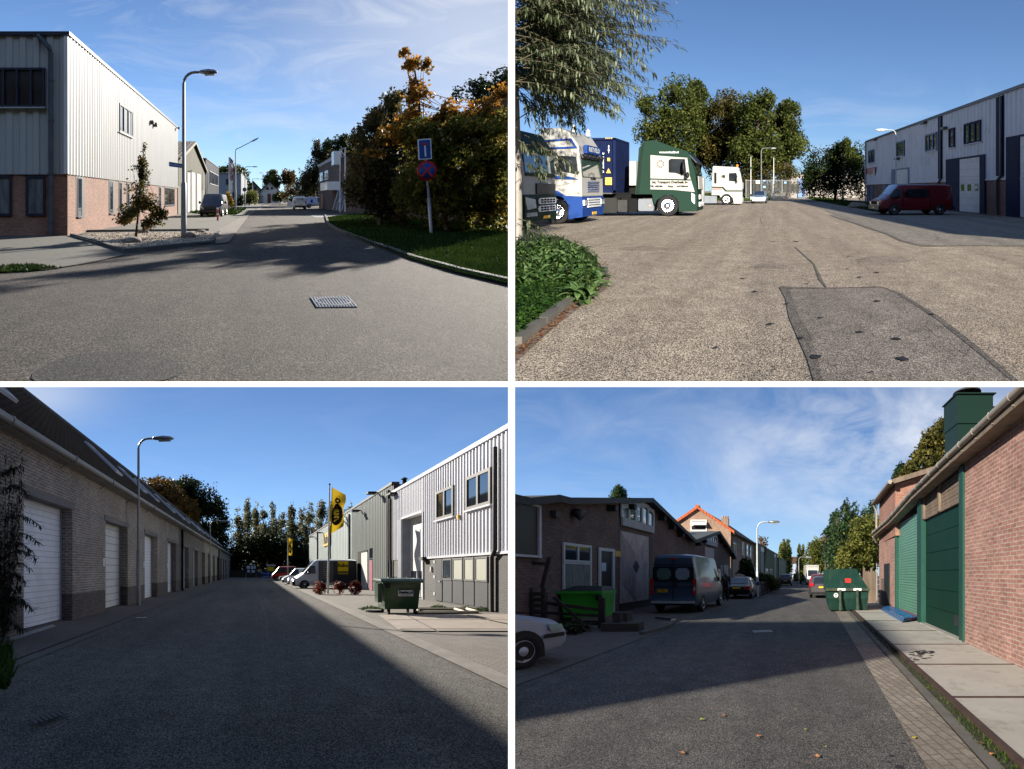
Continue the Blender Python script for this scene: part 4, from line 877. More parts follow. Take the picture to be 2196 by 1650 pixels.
tree('garden_hedge', (TL.pix(600, 432, 125).x, 125, 0), TL.pix(605, 420, 125), .15, [pb(TL, *q, 125, 2) for q in ((596, 422, 10, 12), (607, 422, 12, 12), (588, 424, 5, 9))], 2500, .4, GREEN, 'clipped garden hedge in front of the right white house', 'hedge', seed=46, gap=.1)
tree('ash_tree', (TL.pix(582, 430, 175).x, 175, 0), TL.pix(582, 385, 175), .35, [pb(TL, *q, 175, 5) for q in ((582, 385, 17, 20), (575, 395, 14, 16), (592, 392, 12, 18), (586, 370, 9, 7))], 3000, .8, GREEN, 'round tree behind the right white gable, left of a pair', 'tree', seed=47, gap=.25)
tree('ash_tree', (TL.pix(617, 430, 175).x, 175, 0), TL.pix(617, 385, 175), .35, [pb(TL, *q, 175, 5) for q in ((617, 385, 15, 20), (612, 375, 8, 12), (625, 380, 9, 15))], 2600, .8, BROWNG, 'round tree right of the white gables, right of a pair', 'tree', seed=48, gap=.25)
tree('lime_tree', (TL.pix(500, 440, 150).x, 150, 0), TL.pix(505, 385, 150), .4, [pb(TL, *q, 150, 8) for q in ((498, 370, 28, 18), (515, 378, 20, 22), (480, 368, 12, 12), (526, 395, 12, 20))], 5000, .7, GREEN, 'broad tree behind the light grey flat-roofed building', 'tree', seed=49, gap=.12)
tree('privet_hedge', (TL.pix(535, 437, 100).x, 100, 0), TL.pix(535, 425, 100), .15, [pb(TL, *q, 100, 3) for q in ((538, 422, 13, 16), (525, 428, 12, 12), (548, 425, 7, 15))], 4500, .32, OLIVE, 'sunlit garden hedge by the road beyond the grey building', 'hedge', seed=50, gap=.1)
tree('shrub', (TL.pix(517, 440, 88).x, 88, 0), TL.pix(517, 430, 88), .1, [pb(TL, *q, 88, 1.2) for q in ((516, 430, 7, 12),)], 1500, .28, DKGREEN, 'dark shrub beside the third street lamp', 'bush', seed=51)
tree('yellow_shrub', (TL.pix(493, 452, 60).x, 60, 0), TL.pix(493, 425, 60), .05, [pb(TL, *q, 58, .6) for q in ((492, 428, 7, 14), (496, 436, 6, 9), (488, 418, 3, 8))], 900, .22, leafm('yellow_leaves', [(.2, (.12, .09, .02)), (.8, (.55, .36, .04))]), 'small yellow-leaved shrub behind the black van', 'bush', seed=52, gap=.2)
# vehicles
VBLK = paint('van_black', (.008, .008, .012), spec=.1, coat=.1); VWHT = paint('van_white', (.75, .75, .74)); VSIL = paint('van_silver', (.3, .33, .4), metal=.3)
g = TL.g(453, 466); L_ = 4.9
def ex(root, Mx):
    f = L_ / 2
    panels(root, Mx, 'grille', [(rr(f + .01, -.55, .55, .68, .86), (.03, 0, 0)), (rr(f + .02, -.8, .8, .4, .6), (.03, 0, 0))], BLACK)
    k = MB(); k.M = Mx; pass
vehicle('parked_van', (g.x + .05, g.y + L_ / 2 - .1, 0), -93, van_st(L_, 2.0, 1.15, .98, 1.2, .72, .8, .85), VBLK, (1.55, -1.5), 'black panel van parked nose to the viewer behind the striped bollard', 'van', r=.36, hw=.97,
        heads=[([(2.36, .62, .78), (2.2, .93, .95), (2.24, .93, .78), (2.42, .62, .66)], (.03, 0, 0)), ([(2.36, -.62, .78), (2.42, -.62, .66), (2.24, -.93, .78), (2.2, -.93, .95)], (.03, 0, 0))], plates=[(2.48, .5, .52, 1, None)], lower=[(rr(2.3, -.9, .9, .3, .62), (.14, 0, 0), VBLK)], mirrors=[(1.1, 1.15, 1.25)], extra=ex)
g = TL.g(645, 450)
def ex(root, Mx):
    panels(root, Mx, 'rear_window_film', [(rr(-2.13, -.62, -.04, 1.15, 1.62), (-.02, 0, 0)), (rr(-2.13, .04, .62, 1.15, 1.62), (-.02, 0, 0))], M('film_white', (.6, .6, .6), .4))
    k = MB(); k.M = None
    text_mb('J.J. KUIJF', .26, lambda a, b: Mx @ Vector((-2.17, -a, 1.5 + b)), k, 0, .008); text_mb('- --- ----- ---', .14, lambda a, b: Mx @ Vector((-2.17, -a, 1.72 + b)), k); obj('lettering', k, BLACK, root)
    k = MB(); k.M = Mx
    for x in (-1.7, -.7, .4): k.box(x, x + .05, -.6, .6, 1.86, 1.92)
    k.box(-1.9, .6, -.62, -.57, 1.9, 1.96); k.box(-1.9, .6, .57, .62, 1.9, 1.96); obj('roof_rack', k, ALU, root)
    k = MB(); k.M = Mx; k.prism([(.9, .9, .3), (.9, .9, 1.05), (.75, .9, 1.7), (.8, 1.6, 1.65), (.95, 1.75, 1.05), (.95, 1.75, .3)], (.05, 0, 0)); dr = obj('open_door', k, VWHT, root)
    k = MB(); k.M = Mx; k.prism([(.88, .98, 1.1), (.76, .98, 1.62), (.78, 1.52, 1.58), (.91, 1.66, 1.1)], (.09, 0, 0)); obj('door_window', k, GL, dr)
vehicle('parked_van', (g.x, g.y + 2.0, 0), 88, [(-2.1, .42, .95, 1.72, .82, .72), (-2.04, .32, .98, 1.8, .86, .72), (-1.6, .3, 1.0, 1.84, .87, .72), (.2, .3, 1.0, 1.84, .87, .72, 'g'), (.7, .3, 1.0, 1.8, .87, .7, 'gt'), (1.3, .3, .98, 1.2, .87, .76), (1.9, .32, .8, .86, .82, .7), (2.1, .4, .5, .56, .74, .6)], VWHT, (1.35, -1.35),
        'white van seen from behind with its left door open and a roof rack', 'van', r=.31, hw=.86, tails=[(rr(-2.12, .7, .84, .85, 1.25, .03), (-.03, 0, 0)), (rr(-2.12, -.84, -.7, .85, 1.25, .03), (-.03, 0, 0))], lower=[(rr(-2.18, -.82, .82, .32, .6), (.14, 0, 0))], plates=[(-2.16, .78, .5, -1, None)], extra=ex)
g = TL.g(684, 446)
def ex(root, Mx):
    k = MB(); k.M = Mx; k.prism(rs(-.89, -1.2, -.8, .9, 1.4, .03), (0, -.01, 0)); obj('logo_panel', k, SB, root)
vehicle('parked_van', (g.x - .3, g.y + .9, 0), 2, [(-2.1, .42, .95, 1.72, .8, .68), (-2.04, .32, .98, 1.8, .84, .7), (-1.4, .3, 1.0, 1.84, .85, .7), (.05, .3, 1.0, 1.84, .85, .7, 'g'), (.7, .3, 1.0, 1.74, .85, .7, 'gt'), (1.2, .3, .98, 1.25, .85, .76), (1.9, .32, .8, .86, .8, .7), (2.1, .4, .5, .56, .72, .6)], VSIL, (1.35, -1.35),
        'silver small van parked broadside behind the white van', 'van', r=.31, hw=.85, extra=ex)
# paving seams and manholes further up
grid_sheet('concrete_apron', ov(TL, .01, [(664, 461), (758, 461), (752, 466), (675, 467)]), CONC, .012)
for (u, v, w_, h_) in ((588, 464, 9, 2.2), (567, 463, 4, 1.6), (585, 452, 4, 1)):
    a, b, c, d = [TL.g(*q) for q in ((u - w_, v - h_), (u + w_ * .5, v - h_), (u + w_, v + h_), (u - w_ * .4, v + h_))]; mb = MB(); mb.poly([(p.x, p.y, .012) for p in (a, b, c, d)]); struct('road_patch', mb, PATCH)
# ================================================================ STREET 2 (upper right)
P = TR
ASPH2 = asphalt('tan_aggregate_asphalt', (.12, .1, .078), (.62, .51, .375), .55, (.84, .81, .78), 112)
y0_ = HEY * FP / (822 - TR.vh)
ground_sheet([(-24, y0_), (24, y0_), (330, 420), (-330, 420)], ASPH2, 'road', z=0)
SMOOTH = asphalt('smooth_asphalt', (.14, .12, .1), (.42, .36, .29), .4, (.8, .8, .8), 110)
def sheet(name, pts, m, z): return grid_sheet(name, [q for q in ov(P, z, pts) if q.y > y0_ * .999], m, z)
sheet('road_patch', [(1690, 617), (1893, 616), (1925, 628), (2010, 680), (2110, 760), (2185, 818), (1768, 820), (1745, 760), (1722, 700)], SMOOTH, .006)
sheet('yard_paving', [(1700, 420), (1830, 480), (1905, 502), (1935, 516), (1980, 527), (2290, 528), (2290, 440), (1860, 433), (1790, 425)], asphalt('yard_asphalt', (.14, .13, .11), (.42, .37, .3), .45, (.85, .85, .85), 100), .006)
TAR = M('tar', (.028, .027, .027), .75, var=.3, vs=8, bump=.3)
SEAM = asphalt('seam_tar', (.1, .09, .078), (.3, .26, .21), .3, (.8, .8, .8), 90)
def ribbon(name, pts, w, m, z, wf=None):
    mb = MB(); g = [P.g(u, v, z) for u, v in pts]; L_, R_ = [], []
    for i, p in enumerate(g):
        d = (g[min(i + 1, len(g) - 1)] - g[max(i - 1, 0)]).normalized(); n = Vector((-d.y, d.x, 0)); ww = w * (wf[i] if wf else 1); L_.append(p + n * ww / 2); R_.append(p - n * ww / 2)
    for i in range(len(g) - 1): mb.quad(L_[i], L_[i + 1], R_[i + 1], R_[i])
    return struct(name, mb, m)
ribbon('tar_seam', [(1680, 615), (1692, 640), (1703, 680), (1722, 715), (1742, 770), (1757, 820)], .12, SEAM, .010, [1.2, .9, 1.1, 1.3, .8, .7])
ribbon('tar_seam', [(1672, 616), (1700, 617), (1790, 618), (1893, 615)], .07, SEAM, .014, [2.2, 1.3, .35, .5])
ribbon('tar_seam', [(1893, 616), (1925, 628), (2010, 680), (2110, 760), (2180, 819)], .07, SEAM, .010, [.6, 1, 1.2, 1, .8])
ribbon('tar_seam', [(1745, 565), (1760, 600), (1772, 616)], .05, SEAM, .010, [.6, 1.3, .5])
ribbon('tar_seam', [(1705, 530), (1725, 548), (1745, 566)], .03, SEAM, .010)
ribbon('tar_seam', [(1780, 462), (1860, 488), (1905, 503), (1935, 517), (1980, 528)], .16, SEAM, .010)
ribbon('tar_seam', [(1980, 528), (2080, 527), (2290, 529)], .07, SEAM, .012)
ribbon('crack', [(1330, 492), (1365, 486), (1400, 470), (1440, 464)], .035, SEAM, .008)
ribbon('crack', [(1640, 462), (1630, 470), (1634, 480), (1700, 484)], .05, SEAM, .008)
r_ = random.Random(12)
for i, (u, v, w_) in enumerate(((1619, 627, 13), (1593, 599, 10), (1730, 610, 8), (1873, 616, 5), (1880, 586, 12), (1843, 596, 11), (1842, 544, 7), (1817, 578, 8), (1843, 566, 6), (1707, 519, 11), (1656, 519, 8), (1702, 513, 5), (1760, 684, 12), (1881, 648, 14), (1844, 715, 14), (1922, 730, 18), (1935, 773, 26), (1718, 728, 15), (1750, 769, 28), (1536, 749, 11), (1652, 698, 13), (1638, 694, 4), (1870, 682, 6), (1998, 677, 12), (1932, 641, 7), (1870, 803, 9), (1795, 788, 6), (1820, 552, 8), (1687, 655, 9))):
    c = P.g(u, v); rr2 = w_ / 2 / FP * c.y; mb = MB(); mb.poly([(c.x + rr2 * math.cos(a) * (1 + .25 * math.sin(2 * a + i)), c.y + rr2 * .85 * math.sin(a) * (1 + .2 * math.cos(3 * a + i)), .012 + .0004 * i) for a in [2 * math.pi * k / 12 for k in range(12)]])
    struct('tar_spot', mb, TAR)
for (u, v, rx, ry) in ((1380, 533, 52, 5), (1900, 556, 62, 8), (1650, 570, 40, 6), (1905, 497, 18, 2.5)):
    mb = MB(); mb.poly([tuple(P.g(u + rx * math.cos(a) * (1 + .2 * math.sin(3 * a)), v + ry * math.sin(a) * (1 + .15 * math.cos(5 * a)), .005)) for a in [2 * math.pi * k / 24 for k in range(24)]]); struct('road_stain', mb, asphalt('stain_asphalt', (.1, .085, .068), (.5, .41, .31), .52, (.84, .81, .78), 112) if rx > 20 else TAR)
# planted corner
bed = ov(TR, .08, [(1050, 470), (1104, 492), (1200, 506), (1250, 527), (1281, 552), (1283, 580), (1258, 612), (1200, 652), (1150, 690), (1090, 735)])
grid_sheet('planting_bed', bed, M('bed_soil', (.05, .045, .025), .95, var=.4, vs=5), .05)
curb('kerb', ov(TR, 0, [(1092, 745), (1150, 700), (1205, 657), (1262, 617), (1290, 585)]), -.12, .1, KERB, None, seg=.8)
sheet('gutter_strip', [(1095, 755), (1152, 706), (1210, 662), (1268, 620), (1296, 588), (1310, 590), (1300, 620), (1250, 655), (1190, 700), (1120, 765), (1080, 800)], pavers('gutter_bricks', (.2, .14, .1), (.26, .19, .14), (.07, .05, .03), .21, .1, 35, (.1, .07, .04)), .012)
CUV = leafm('ground_ivy', [(.2, (.02, .05, .008)), (.5, (.045, .11, .018)), (.9, (.11, .2, .035))], clump=3)
BIGL = leafm('broad_leaves', [(.2, (.045, .1, .025)), (.5, (.12, .21, .06)), (.9, (.25, .36, .14))], clump=4, trans=.3)
r_ = random.Random(4); mb = MB(); mb.rnd = []
def leaf3(mb, p, L_, w, az, el, curl=.5, q=None):
    """long leaf, folded along its rib and bent over"""
    q = r_.random() if q is None else q; d = Vector((math.cos(az), math.sin(az), 0)); s = Vector((-d.y, d.x, 0)); pts = []; c = Vector(p); e = el; n = 4
    for k in range(n + 1):
        t = k / n; ww = w * math.sin(math.pi * min(.98, .12 + t * .88)) ** .8; pts += [c - s * ww * .5 + Vector((0, 0, .18 * ww)), c, c + s * ww * .5 + Vector((0, 0, .18 * ww))]
        c = c + (d * math.cos(e) + Vector((0, 0, math.sin(e)))) * L_ / n; e -= curl
    mb.add(pts, [(3 * k + j, 3 * k + j + 1, 3 * k + j + 4, 3 * k + j + 3) for k in range(n) for j in (0, 1)]); mb.rnd += [q] * len(pts)
bp = [(p.x, p.y) for p in bed]
n = 0
while n < 7000:
    a = TR.g(r_.uniform(1085, 1280), r_.uniform(500, 735), .08)
    if not inpoly(a.x, a.y, bp): continue
    leaf3(mb, (a.x, a.y, r_.uniform(.04, .16)), r_.uniform(.03, .07), r_.uniform(.02, .05), r_.uniform(0, 6.3), r_.uniform(0, 1), .3); n += 1
t = obj('ground_cover', mb, CUV, kind='stuff', base=(bed[0].x, bed[0].y, 0)); tag(t, 'low green ivy-like ground cover in the kerbed bed at left', 'ground cover')
plants = [(1118, 600), (1150, 590), (1190, 588), (1225, 590), (1262, 600), (1120, 570), (1160, 560), (1205, 560), (1245, 570), (1268, 575), (1130, 545), (1180, 538), (1225, 545), (1110, 530), (1160, 522), (1200, 528), (1250, 622)]
pn = ['nearest the kerb end', 'left of centre in the front row', 'centre of the front row', 'right of centre in the front row', 'at the right corner of the bed', 'far left in the second row', 'left of centre in the second row', 'centre of the second row', 'right of centre in the second row', 'at the far right of the second row', 'left in the third row', 'middle of the third row', 'right of the third row', 'by the tree stake at left', 'back row, left of centre', 'back row, right of centre', 'drooping over the kerb']
for i, (u, v) in enumerate(plants):
    g = TR.g(u, v + 12, .08); t = thing('broad_leaved_plant', g, 'leafy green plant with broad pale leaves, ' + pn[i], 'plant', 'broad-leaved plants in the bed'); mb = MB(); mb.rnd = []
    for k in range(46):
        az = r_.uniform(0, 6.28); hh = r_.uniform(.05, .42) * (1.1 if v < 575 else .7); leaf3(mb, (g.x + r_.uniform(-.14, .14), g.y + r_.uniform(-.2, .2), hh * .6), r_.uniform(.18, .34), r_.uniform(.06, .12), az, r_.uniform(.2, 1.2), r_.uniform(.25, .6))
    obj('foliage', mb, BIGL, t); mb = MB()
    for k in range(5): mb.tube([g, g + Vector((r_.uniform(-.15, .15), r_.uniform(-.15, .15), r_.uniform(.2, .45)))], .008, 5)
    obj('stem', mb, GREEN, t)
mb = MB(); mb.rnd = []; bp2 = [(p.x, p.y) for p in ov(TR, 0, [(1085, 790), (1140, 700), (1240, 630), (1280, 565), (1305, 560), (1300, 610), (1230, 668), (1130, 750)])]; n = 0
while n < 420:
    a = TR.g(r_.uniform(1085, 1305), r_.uniform(560, 790), .02)
    if not inpoly(a.x, a.y, bp2): continue
    leaf3(mb, (a.x, a.y, .02), r_.uniform(.03, .06), r_.uniform(.02, .04), r_.uniform(0, 6.3), r_.uniform(-.2, .5), .2); n += 1
LITTER = leafm('leaf_litter', [(.2, (.12, .05, .025)), (.6, (.3, .13, .06)), (.95, (.45, .28, .14))])
tag(obj('fallen_leaves', mb, LITTER, kind='stuff'), 'drift of fallen brown leaves in the gutter beside the planted bed', 'leaf litter')
# willow at the left edge
yw = 12.5; g = TR.pix(1113, 520, yw); t = thing('willow_tree', (g.x, yw, 0), 'young willow with drooping grey-green leaves and a smooth grey trunk at the left', 'tree')
mb = MB(); mb.tube([(g.x, yw, 0), TR.pix(1112, 380, yw), TR.pix(1108, 240, yw), TR.pix(1104, 100, yw)], [.095, .085, .075, .06], 12); obj('trunk', mb, M('smooth_bark', (.34, .31, .27), .8, var=.2, vs=4), t)
mb = MB(); lv = MB(); lv.rnd = []; br_ = MB()
tips = []
for i in range(420):
    u0_, v0_ = r_.uniform(1085, 1125), r_.uniform(-110, 190); ang = r_.uniform(-.45, .5); L_ = r_.uniform(150, 420) * (1 - .25 * abs(ang)) * (.6 if r_.random() < .3 else 1)
    if v0_ > 120: L_ = min(L_, 260); ang = min(ang, .2)
    y_ = yw + r_.uniform(-2.3, 1.8); pts = []; u, v = u0_, v0_; e = ang - .15
    for k in range(9): pts.append(TR.pix(u, v, y_ + .1 * k * r_.uniform(-1, 1))); u += L_ / 9 * math.cos(e); v += L_ / 9 * math.sin(e); e += .07
    tips.append(pts)
for i in range(40):
    u, v = r_.uniform(1100, 1215), r_.uniform(130, 215); e = r_.uniform(.1, .8); L_ = r_.uniform(50, 125); y_ = yw + r_.uniform(-1.5, 1.2)
    tips.append([P.pix(u + L_ * k / 8 * math.cos(e + .06 * k), v + L_ * k / 8 * math.sin(e + .06 * k), y_) for k in range(9)])
for spec in ((1104, 150, 1460, 48, -.02), (1110, 120, 1435, 10, .0), (1104, 260, 1395, 190, .03), (1130, 180, 1400, 120, .05), (1110, 20, 1340, -10, .0), (1120, 250, 1360, 215, .03)):
    a, b_, c, d, sg = spec; pts = [TR.pix(a + (c - a) * k / 10, b_ + (d - b_) * k / 10 - 40 * math.sin(math.pi * k / 10), yw - .5 - .03 * k) for k in range(11)]; tips.append(pts)
for (a, b_) in ((1110, 300), (1122, 350), (1125, 290), (1130, 310), (1112, 470), (1110, 480)):
    for rep in range(1):
        e = r_.uniform(.1, .6); L_ = r_.uniform(70, 165) if b_ < 345 else r_.uniform(40, 80); tips.append([TR.pix(a + L_ * k / 8 * math.cos(e + .05 * k), b_ + L_ * k / 8 * math.sin(e + .05 * k), yw - .8 + r_.uniform(-.3, .3)) for k in range(9)])
for pts in tips:
    br_.tube(pts, [.012 * (1 - k / len(pts)) + .003 for k in range(len(pts))], 4, cap=False)
    for k in range(2, len(pts)):
        for j in range(r_.choice((6, 7, 8, 10))):
            p = pts[k - 1].lerp(pts[k], r_.random()) + Vector((r_.uniform(-.05, .05), r_.uniform(-.12, .12), r_.uniform(-.04, .04))); side = r_.choice((-1, 1)); d = (pts[k] - pts[k - 1]).normalized()
            el = r_.uniform(-1.35, .05); az = math.atan2(d.y + side * .8 * r_.random(), d.x + r_.uniform(-.6, .4)); leaf3(lv, p, r_.uniform(.13, .27), r_.uniform(.03, .048), az, el, r_.uniform(.0, .2))
obj('branches', br_, M('willow_twig', (.1, .085, .05), .8), t); obj('crown', lv, WILLOWL, t)
# big oaks behind the trucks
OAKL = leafm('oak_leaves', [(.2, (.032, .046, .014)), (.5, (.09, .115, .028)), (.85, (.19, .21, .055))], clump=.35)
OAKB = leafm('oak_leaves_bronze', [(.2, (.03, .034, .011)), (.5, (.1, .095, .025)), (.85, (.22, .16, .05))], clump=.35)
yo = 78
for i, (u, qs, mt, lab, dy) in enumerate((
    (1440, ((1430, 255, 62, 60), (1455, 200, 40, 42), (1395, 290, 34, 34), (1385, 225, 18, 22), (1450, 320, 50, 40), (1470, 260, 50, 50)), OAKL, 'leftmost of the row of oaks, tallest, above the green cab', 0),
    (1500, ((1500, 240, 34, 52), (1495, 195, 20, 24), (1510, 310, 40, 50)), OAKL, 'narrow dark oak second from left, behind the green cab', 6),
    (1560, ((1560, 240, 42, 50), (1545, 330, 44, 60), (1580, 300, 44, 60)), OAKB, 'broad bronze-green oak in the middle of the row', 3),
    (1620, ((1615, 250, 42, 50), (1600, 330, 44, 50), (1640, 320, 46, 50), (1640, 215, 24, 22)), OAKL, 'oak second from right in the row', -3),
    (1690, ((1680, 270, 44, 46), (1700, 310, 36, 34), (1665, 340, 40, 36), (1690, 240, 28, 26)), OAKL, 'rightmost oak in the row, above the grey gate', 0))):
    y_ = yo + dy; tree('oak_tree', (TR.pix(u, 420, y_).x, y_, 0), TR.pix(u + 3, qs[0][1], y_), .45, [pb(TR, *q, y_, 4.5) for q in qs], 19000, .44, mt, lab, 'tree', 'oaks behind the trucks', seed=60 + i, rough=.22, gap=.24, nl=22, gf=.5, shell=.65)
tree('undergrowth', (TR.pix(1600, 415, 74).x, 74, 0), TR.pix(1600, 390, 74), .1, [pb(TR, *q, 74, 2) for q in ((1610, 403, 36, 14), (1660, 403, 36, 14), (1700, 400, 30, 16), (1560, 404, 34, 14), (1600, 385, 30, 34), (1630, 380, 30, 32), (1570, 395, 30, 26), (1655, 380, 28, 30), (1690, 375, 26, 28))], 13000, .32, OAKB, 'tangled undergrowth filling the space beneath the oaks', 'bushes', seed=66, gap=.04)
yb = 58; HB = ((1760, 350, 40, 40), (1840, 340, 24, 34), (1790, 350, 40, 34), (1770, 375, 42, 36), (1800, 345, 30, 34), (1820, 380, 42, 40), (1740, 370, 24, 34), (1735, 390, 22, 34), (1780, 405, 50, 28), (1840, 360, 22, 34), (1800, 318, 16, 16), (1815, 330, 22, 20), (1848, 395, 20, 34))
tree('elder_thicket', (TR.pix(1790, 430, yb).x, yb, 0), TR.pix(1800, 330, yb), .2, [pb(TR, *q, yb, 3) for q in HB], 19000, .28, DKGREEN, 'dark thicket of bushes between the gate and the right building', 'bushes', seed=70, gap=.13, nl=26)
tree('young_tree', (TR.pix(1808, 430, yb - 2).x, yb - 2, 0), TR.pix(1812, 305, yb - 2), .12, [pb(TR, *q, yb - 2, 1.5) for q in ((1812, 330, 26, 26), (1815, 308, 10, 14), (1825, 345, 26, 16))], 1500, .3, OAKL, 'thin young tree rising above the dark thicket', 'tree', seed=71, gap=.35, nl=26)
# lawn, gate, small building
vg = ov(TR, .03, [(1590, 413), (1650, 414), (1655, 424), (1648, 431), (1560, 431), (1500, 428), (1400, 425), (1400, 418)]); grid_sheet('lawn', vg, GRASSG, .03); tag(grass([(p.x, p.y) for p in vg], 4000, .25, 'grass', 12, zb=.03, w=.025), 'green grass between the white truck and the gate', 'grass')
vg = ov(TR, .03, [(1720, 421), (1760, 424), (1870, 437), (1900, 452), (1885, 455), (1800, 440), (1740, 428)]); grid_sheet('verge', vg, GRASSG, .035); tag(grass([(p.x, p.y) for p in vg], 3000, .15, 'grass', 13, zb=.03), 'rough shaded grass in front of the dark thicket', 'grass')
yg = 70; fgate = Fr(TR, y0=yg); t = thing('gate', (fgate.px(1665), yg, 0), 'wide grey barred steel gate across the end of the yard', 'gate'); (sA, zA), (sB, _) = fgate.px(1600, 386.5), fgate.px(1728, 386.5)
mb = MB(); fgate.box(mb, sA, sB, zA - .1, zA, -.04, .04); fgate.box(mb, sA, sB, .15, .27, -.04, .04); obj('rails', mb, M('gate_grey', (.2, .2, .2), .7), t); mb = MB()
for k in range(48): q = sA + (sB - sA) * k / 47; fgate.box(mb, q - .025, q + .025, .2, zA - .05, -.02, .02)
obj('bars', mb, M('gate_grey', (.13, .13, .13), .7), t, kind='stuff')
mb = MB()
for u in (1600, 1633, 1657, 1677, 1724): q = fgate.px(u); fgate.box(mb, q - .08, q + .08, 0, zA + .12, -.1, .1)
obj('posts', mb, M('gate_grey', (0, 0, 0)), t)
SBL = M('notice_blue', (.2, .4, .7), .5); SWH = M('notice_white', (.7, .7, .68), .5)
for (u0, v0, u1, v1, m_) in ((1621, 388, 1629.5, 394), (1636.5, 387, 1641.5, 389.5), (1636.5, 399, 1642, 403.5), (1681.5, 390, 1686.5, 394)) and ((1621, 388, 1629.5, 394, SWH), (1636.5, 387, 1641.5, 389.5, SBL), (1636.5, 399, 1642, 403.5, SBL), (1681.5, 390, 1686.5, 394, SBL)):
    (q0, z1_), (q1, z0_) = fgate.px(u0, v0), fgate.px(u1, v1); mb = MB(); fgate.box(mb, q0, q1, z0_, z1_, .05, .08); obj('notice', mb, m_, t)
fb = Fr(TR, y0=84); t = thing('concrete_building', (fb.px(1720), 84, 0), 'low pale concrete building with a blue door behind the gate', 'building'); (sA, zA), (sB, _) = fb.px(1695, 374), fb.px(1905, 374)
mb = MB(); fb.box(mb, sA, sB, 0, zA, -10, 0); obj('wall', mb, M('pale_concrete', (.32, .29, .26), .9, var=.1, vs=1), t)
(sA, zA), (sB, _) = fb.px(1711, 384), fb.px(1727, 384); mb = MB(); fb.box(mb, sA, sB, .1, zA, .01, .15); obj('door', mb, paint('bright_blue', (.02, .17, .6)), t)
for lab, u, vt in (('left', 1610.3, 336), ('right', 1659.3, 338)):
    yf = 66; t = thing('flagpole', (TR.pix(u, 410, yf).x, yf, 0), 'bare white flagpole, %s one of the pair by the gate' % lab, 'flagpole', 'flagpoles by the gate'); a = TR.pix(u, vt, yf); mb = MB(); mb.tube([(a.x, yf, 0), a], [.08, .045], 8); obj('pole', mb, WHITE, t); mb = MB(); mb.lump(a, (.09, .09, .09), 1, 0, sub=2); obj('knob', mb, GALV, t)
lamp((TR.pix(1632.5, 409, 62).x, 62), HEY + (407 - 318) / FP * 62, 1.2, 'street lamp in front of the oaks, arm pointing right', 1, .09, 1.1)
lamp((TR.pix(1921, 400, 40).x, 40), HEY + (407 - 279) / FP * 40, .75, 'street lamp in front of the right building, arm pointing left', -1, .08, 1.2, headm=WHITE, m=M('pale_pole', (.5, .52, .55), .5))
tl_ = thing('street_lamp', (TR.pix(1747, 400, 110).x, 110, 0), 'old lamp head just showing above the dark thicket', 'street lamp'); a = TR.pix(1747, 347, 110); mb = MB(); mb.tube([(a.x, 110, 0), a, a + Vector((.7, 0, .35))], .09, 6); obj('pole', mb, GALV, tl_); mb = MB(); mb.box(a.x + .4, a.x + 1.1, 109.8, 110.2, a.z + .25, a.z + .45); obj('lamp_head', mb, GALV, tl_)
# ---- building on the right
X7 = 16.46; w7 = Fr(TR, X0=X7, out=-1); H7 = 7.44; Z7 = 2.24
CLAD7 = M('blue_grey_cladding', (.62, .65, .72), .5, var=.07, vs=1.0, streak=True, dirt=(.38, .4, .4)); BR7 = brick('dark_red_brick', (.22, .1, .075), (.27, .13, .09), (.2, .16, .14)); BLUF = M('blue_frame', (.02, .09, .25), .4); NAVY = M('navy_panel', (.012, .018, .06), .7, spec=.1)
t7 = thing('industrial_unit', w7.at(40, 0), 'long industrial unit with pale ribbed cladding, navy trim and a brick base', 'industrial building'); sF = w7.px(1858); sN = 4.2
a, b = w7.at(sN, 0), w7.at(sF, 0)
mb = MB(); mb.hexa([(a.x, a.y, 0), (34, a.y, 0), (34, b.y, 0), (b.x, b.y, 0), (a.x, a.y, Z7), (34, a.y, Z7), (34, b.y, Z7), (b.x, b.y, Z7)]); obj('brick_base', mb, BR7, t7)
mb = MB(); mb.hexa([(a.x + .05, a.y, Z7), (34, a.y, Z7), (34, b.y, Z7), (b.x + .05, b.y, Z7), (a.x + .05, a.y, H7), (34, a.y, H7), (34, b.y, H7), (b.x + .05, b.y, H7)])
w7.ribs(mb, sN, sF, Z7 - .02, H7, .42, .06, .01, flat=.3); obj('cladding', mb, CLAD7, t7)
mb = MB(); w7.box(mb, sN, sF + .1, H7 - .06, H7 + .14, -.3, .14); obj('coping', mb, DARKBLUE, t7)
mb = MB(); w7.box(mb, sN, sF, Z7 - .05, Z7 + .02, 0, .09); obj('drip_trim', mb, CLAD7, t7)
for u, v0, v1, w_ in ((2018.5, 250, 396, .34), (2147, 207, 470, .36)):
    q, zt = w7.px(u, v0); mb = MB(); w7.box(mb, q - w_ * 1.1, q + w_ * 1.1, Z7 + .2, zt, .0, .09); obj('pipe_recess', mb, NAVY, t7); mb = MB(); mb.tube([w7.at(q - .2, zt - .1, .16), w7.at(q - .2, Z7 + .2, .16), w7.at(q + .25, Z7 - .1, .14), w7.at(q + .25, .05, .14)], .085, 8); obj('downpipe', mb, M('grey_pipe', (0, 0, 0)), t7)
mb = MB(); mb.tube([w7.at(sF - .1, H7 - .2, .15), w7.at(sF - .1, 0, .15)], .09, 8); obj('downpipe', mb, GALV, t7)
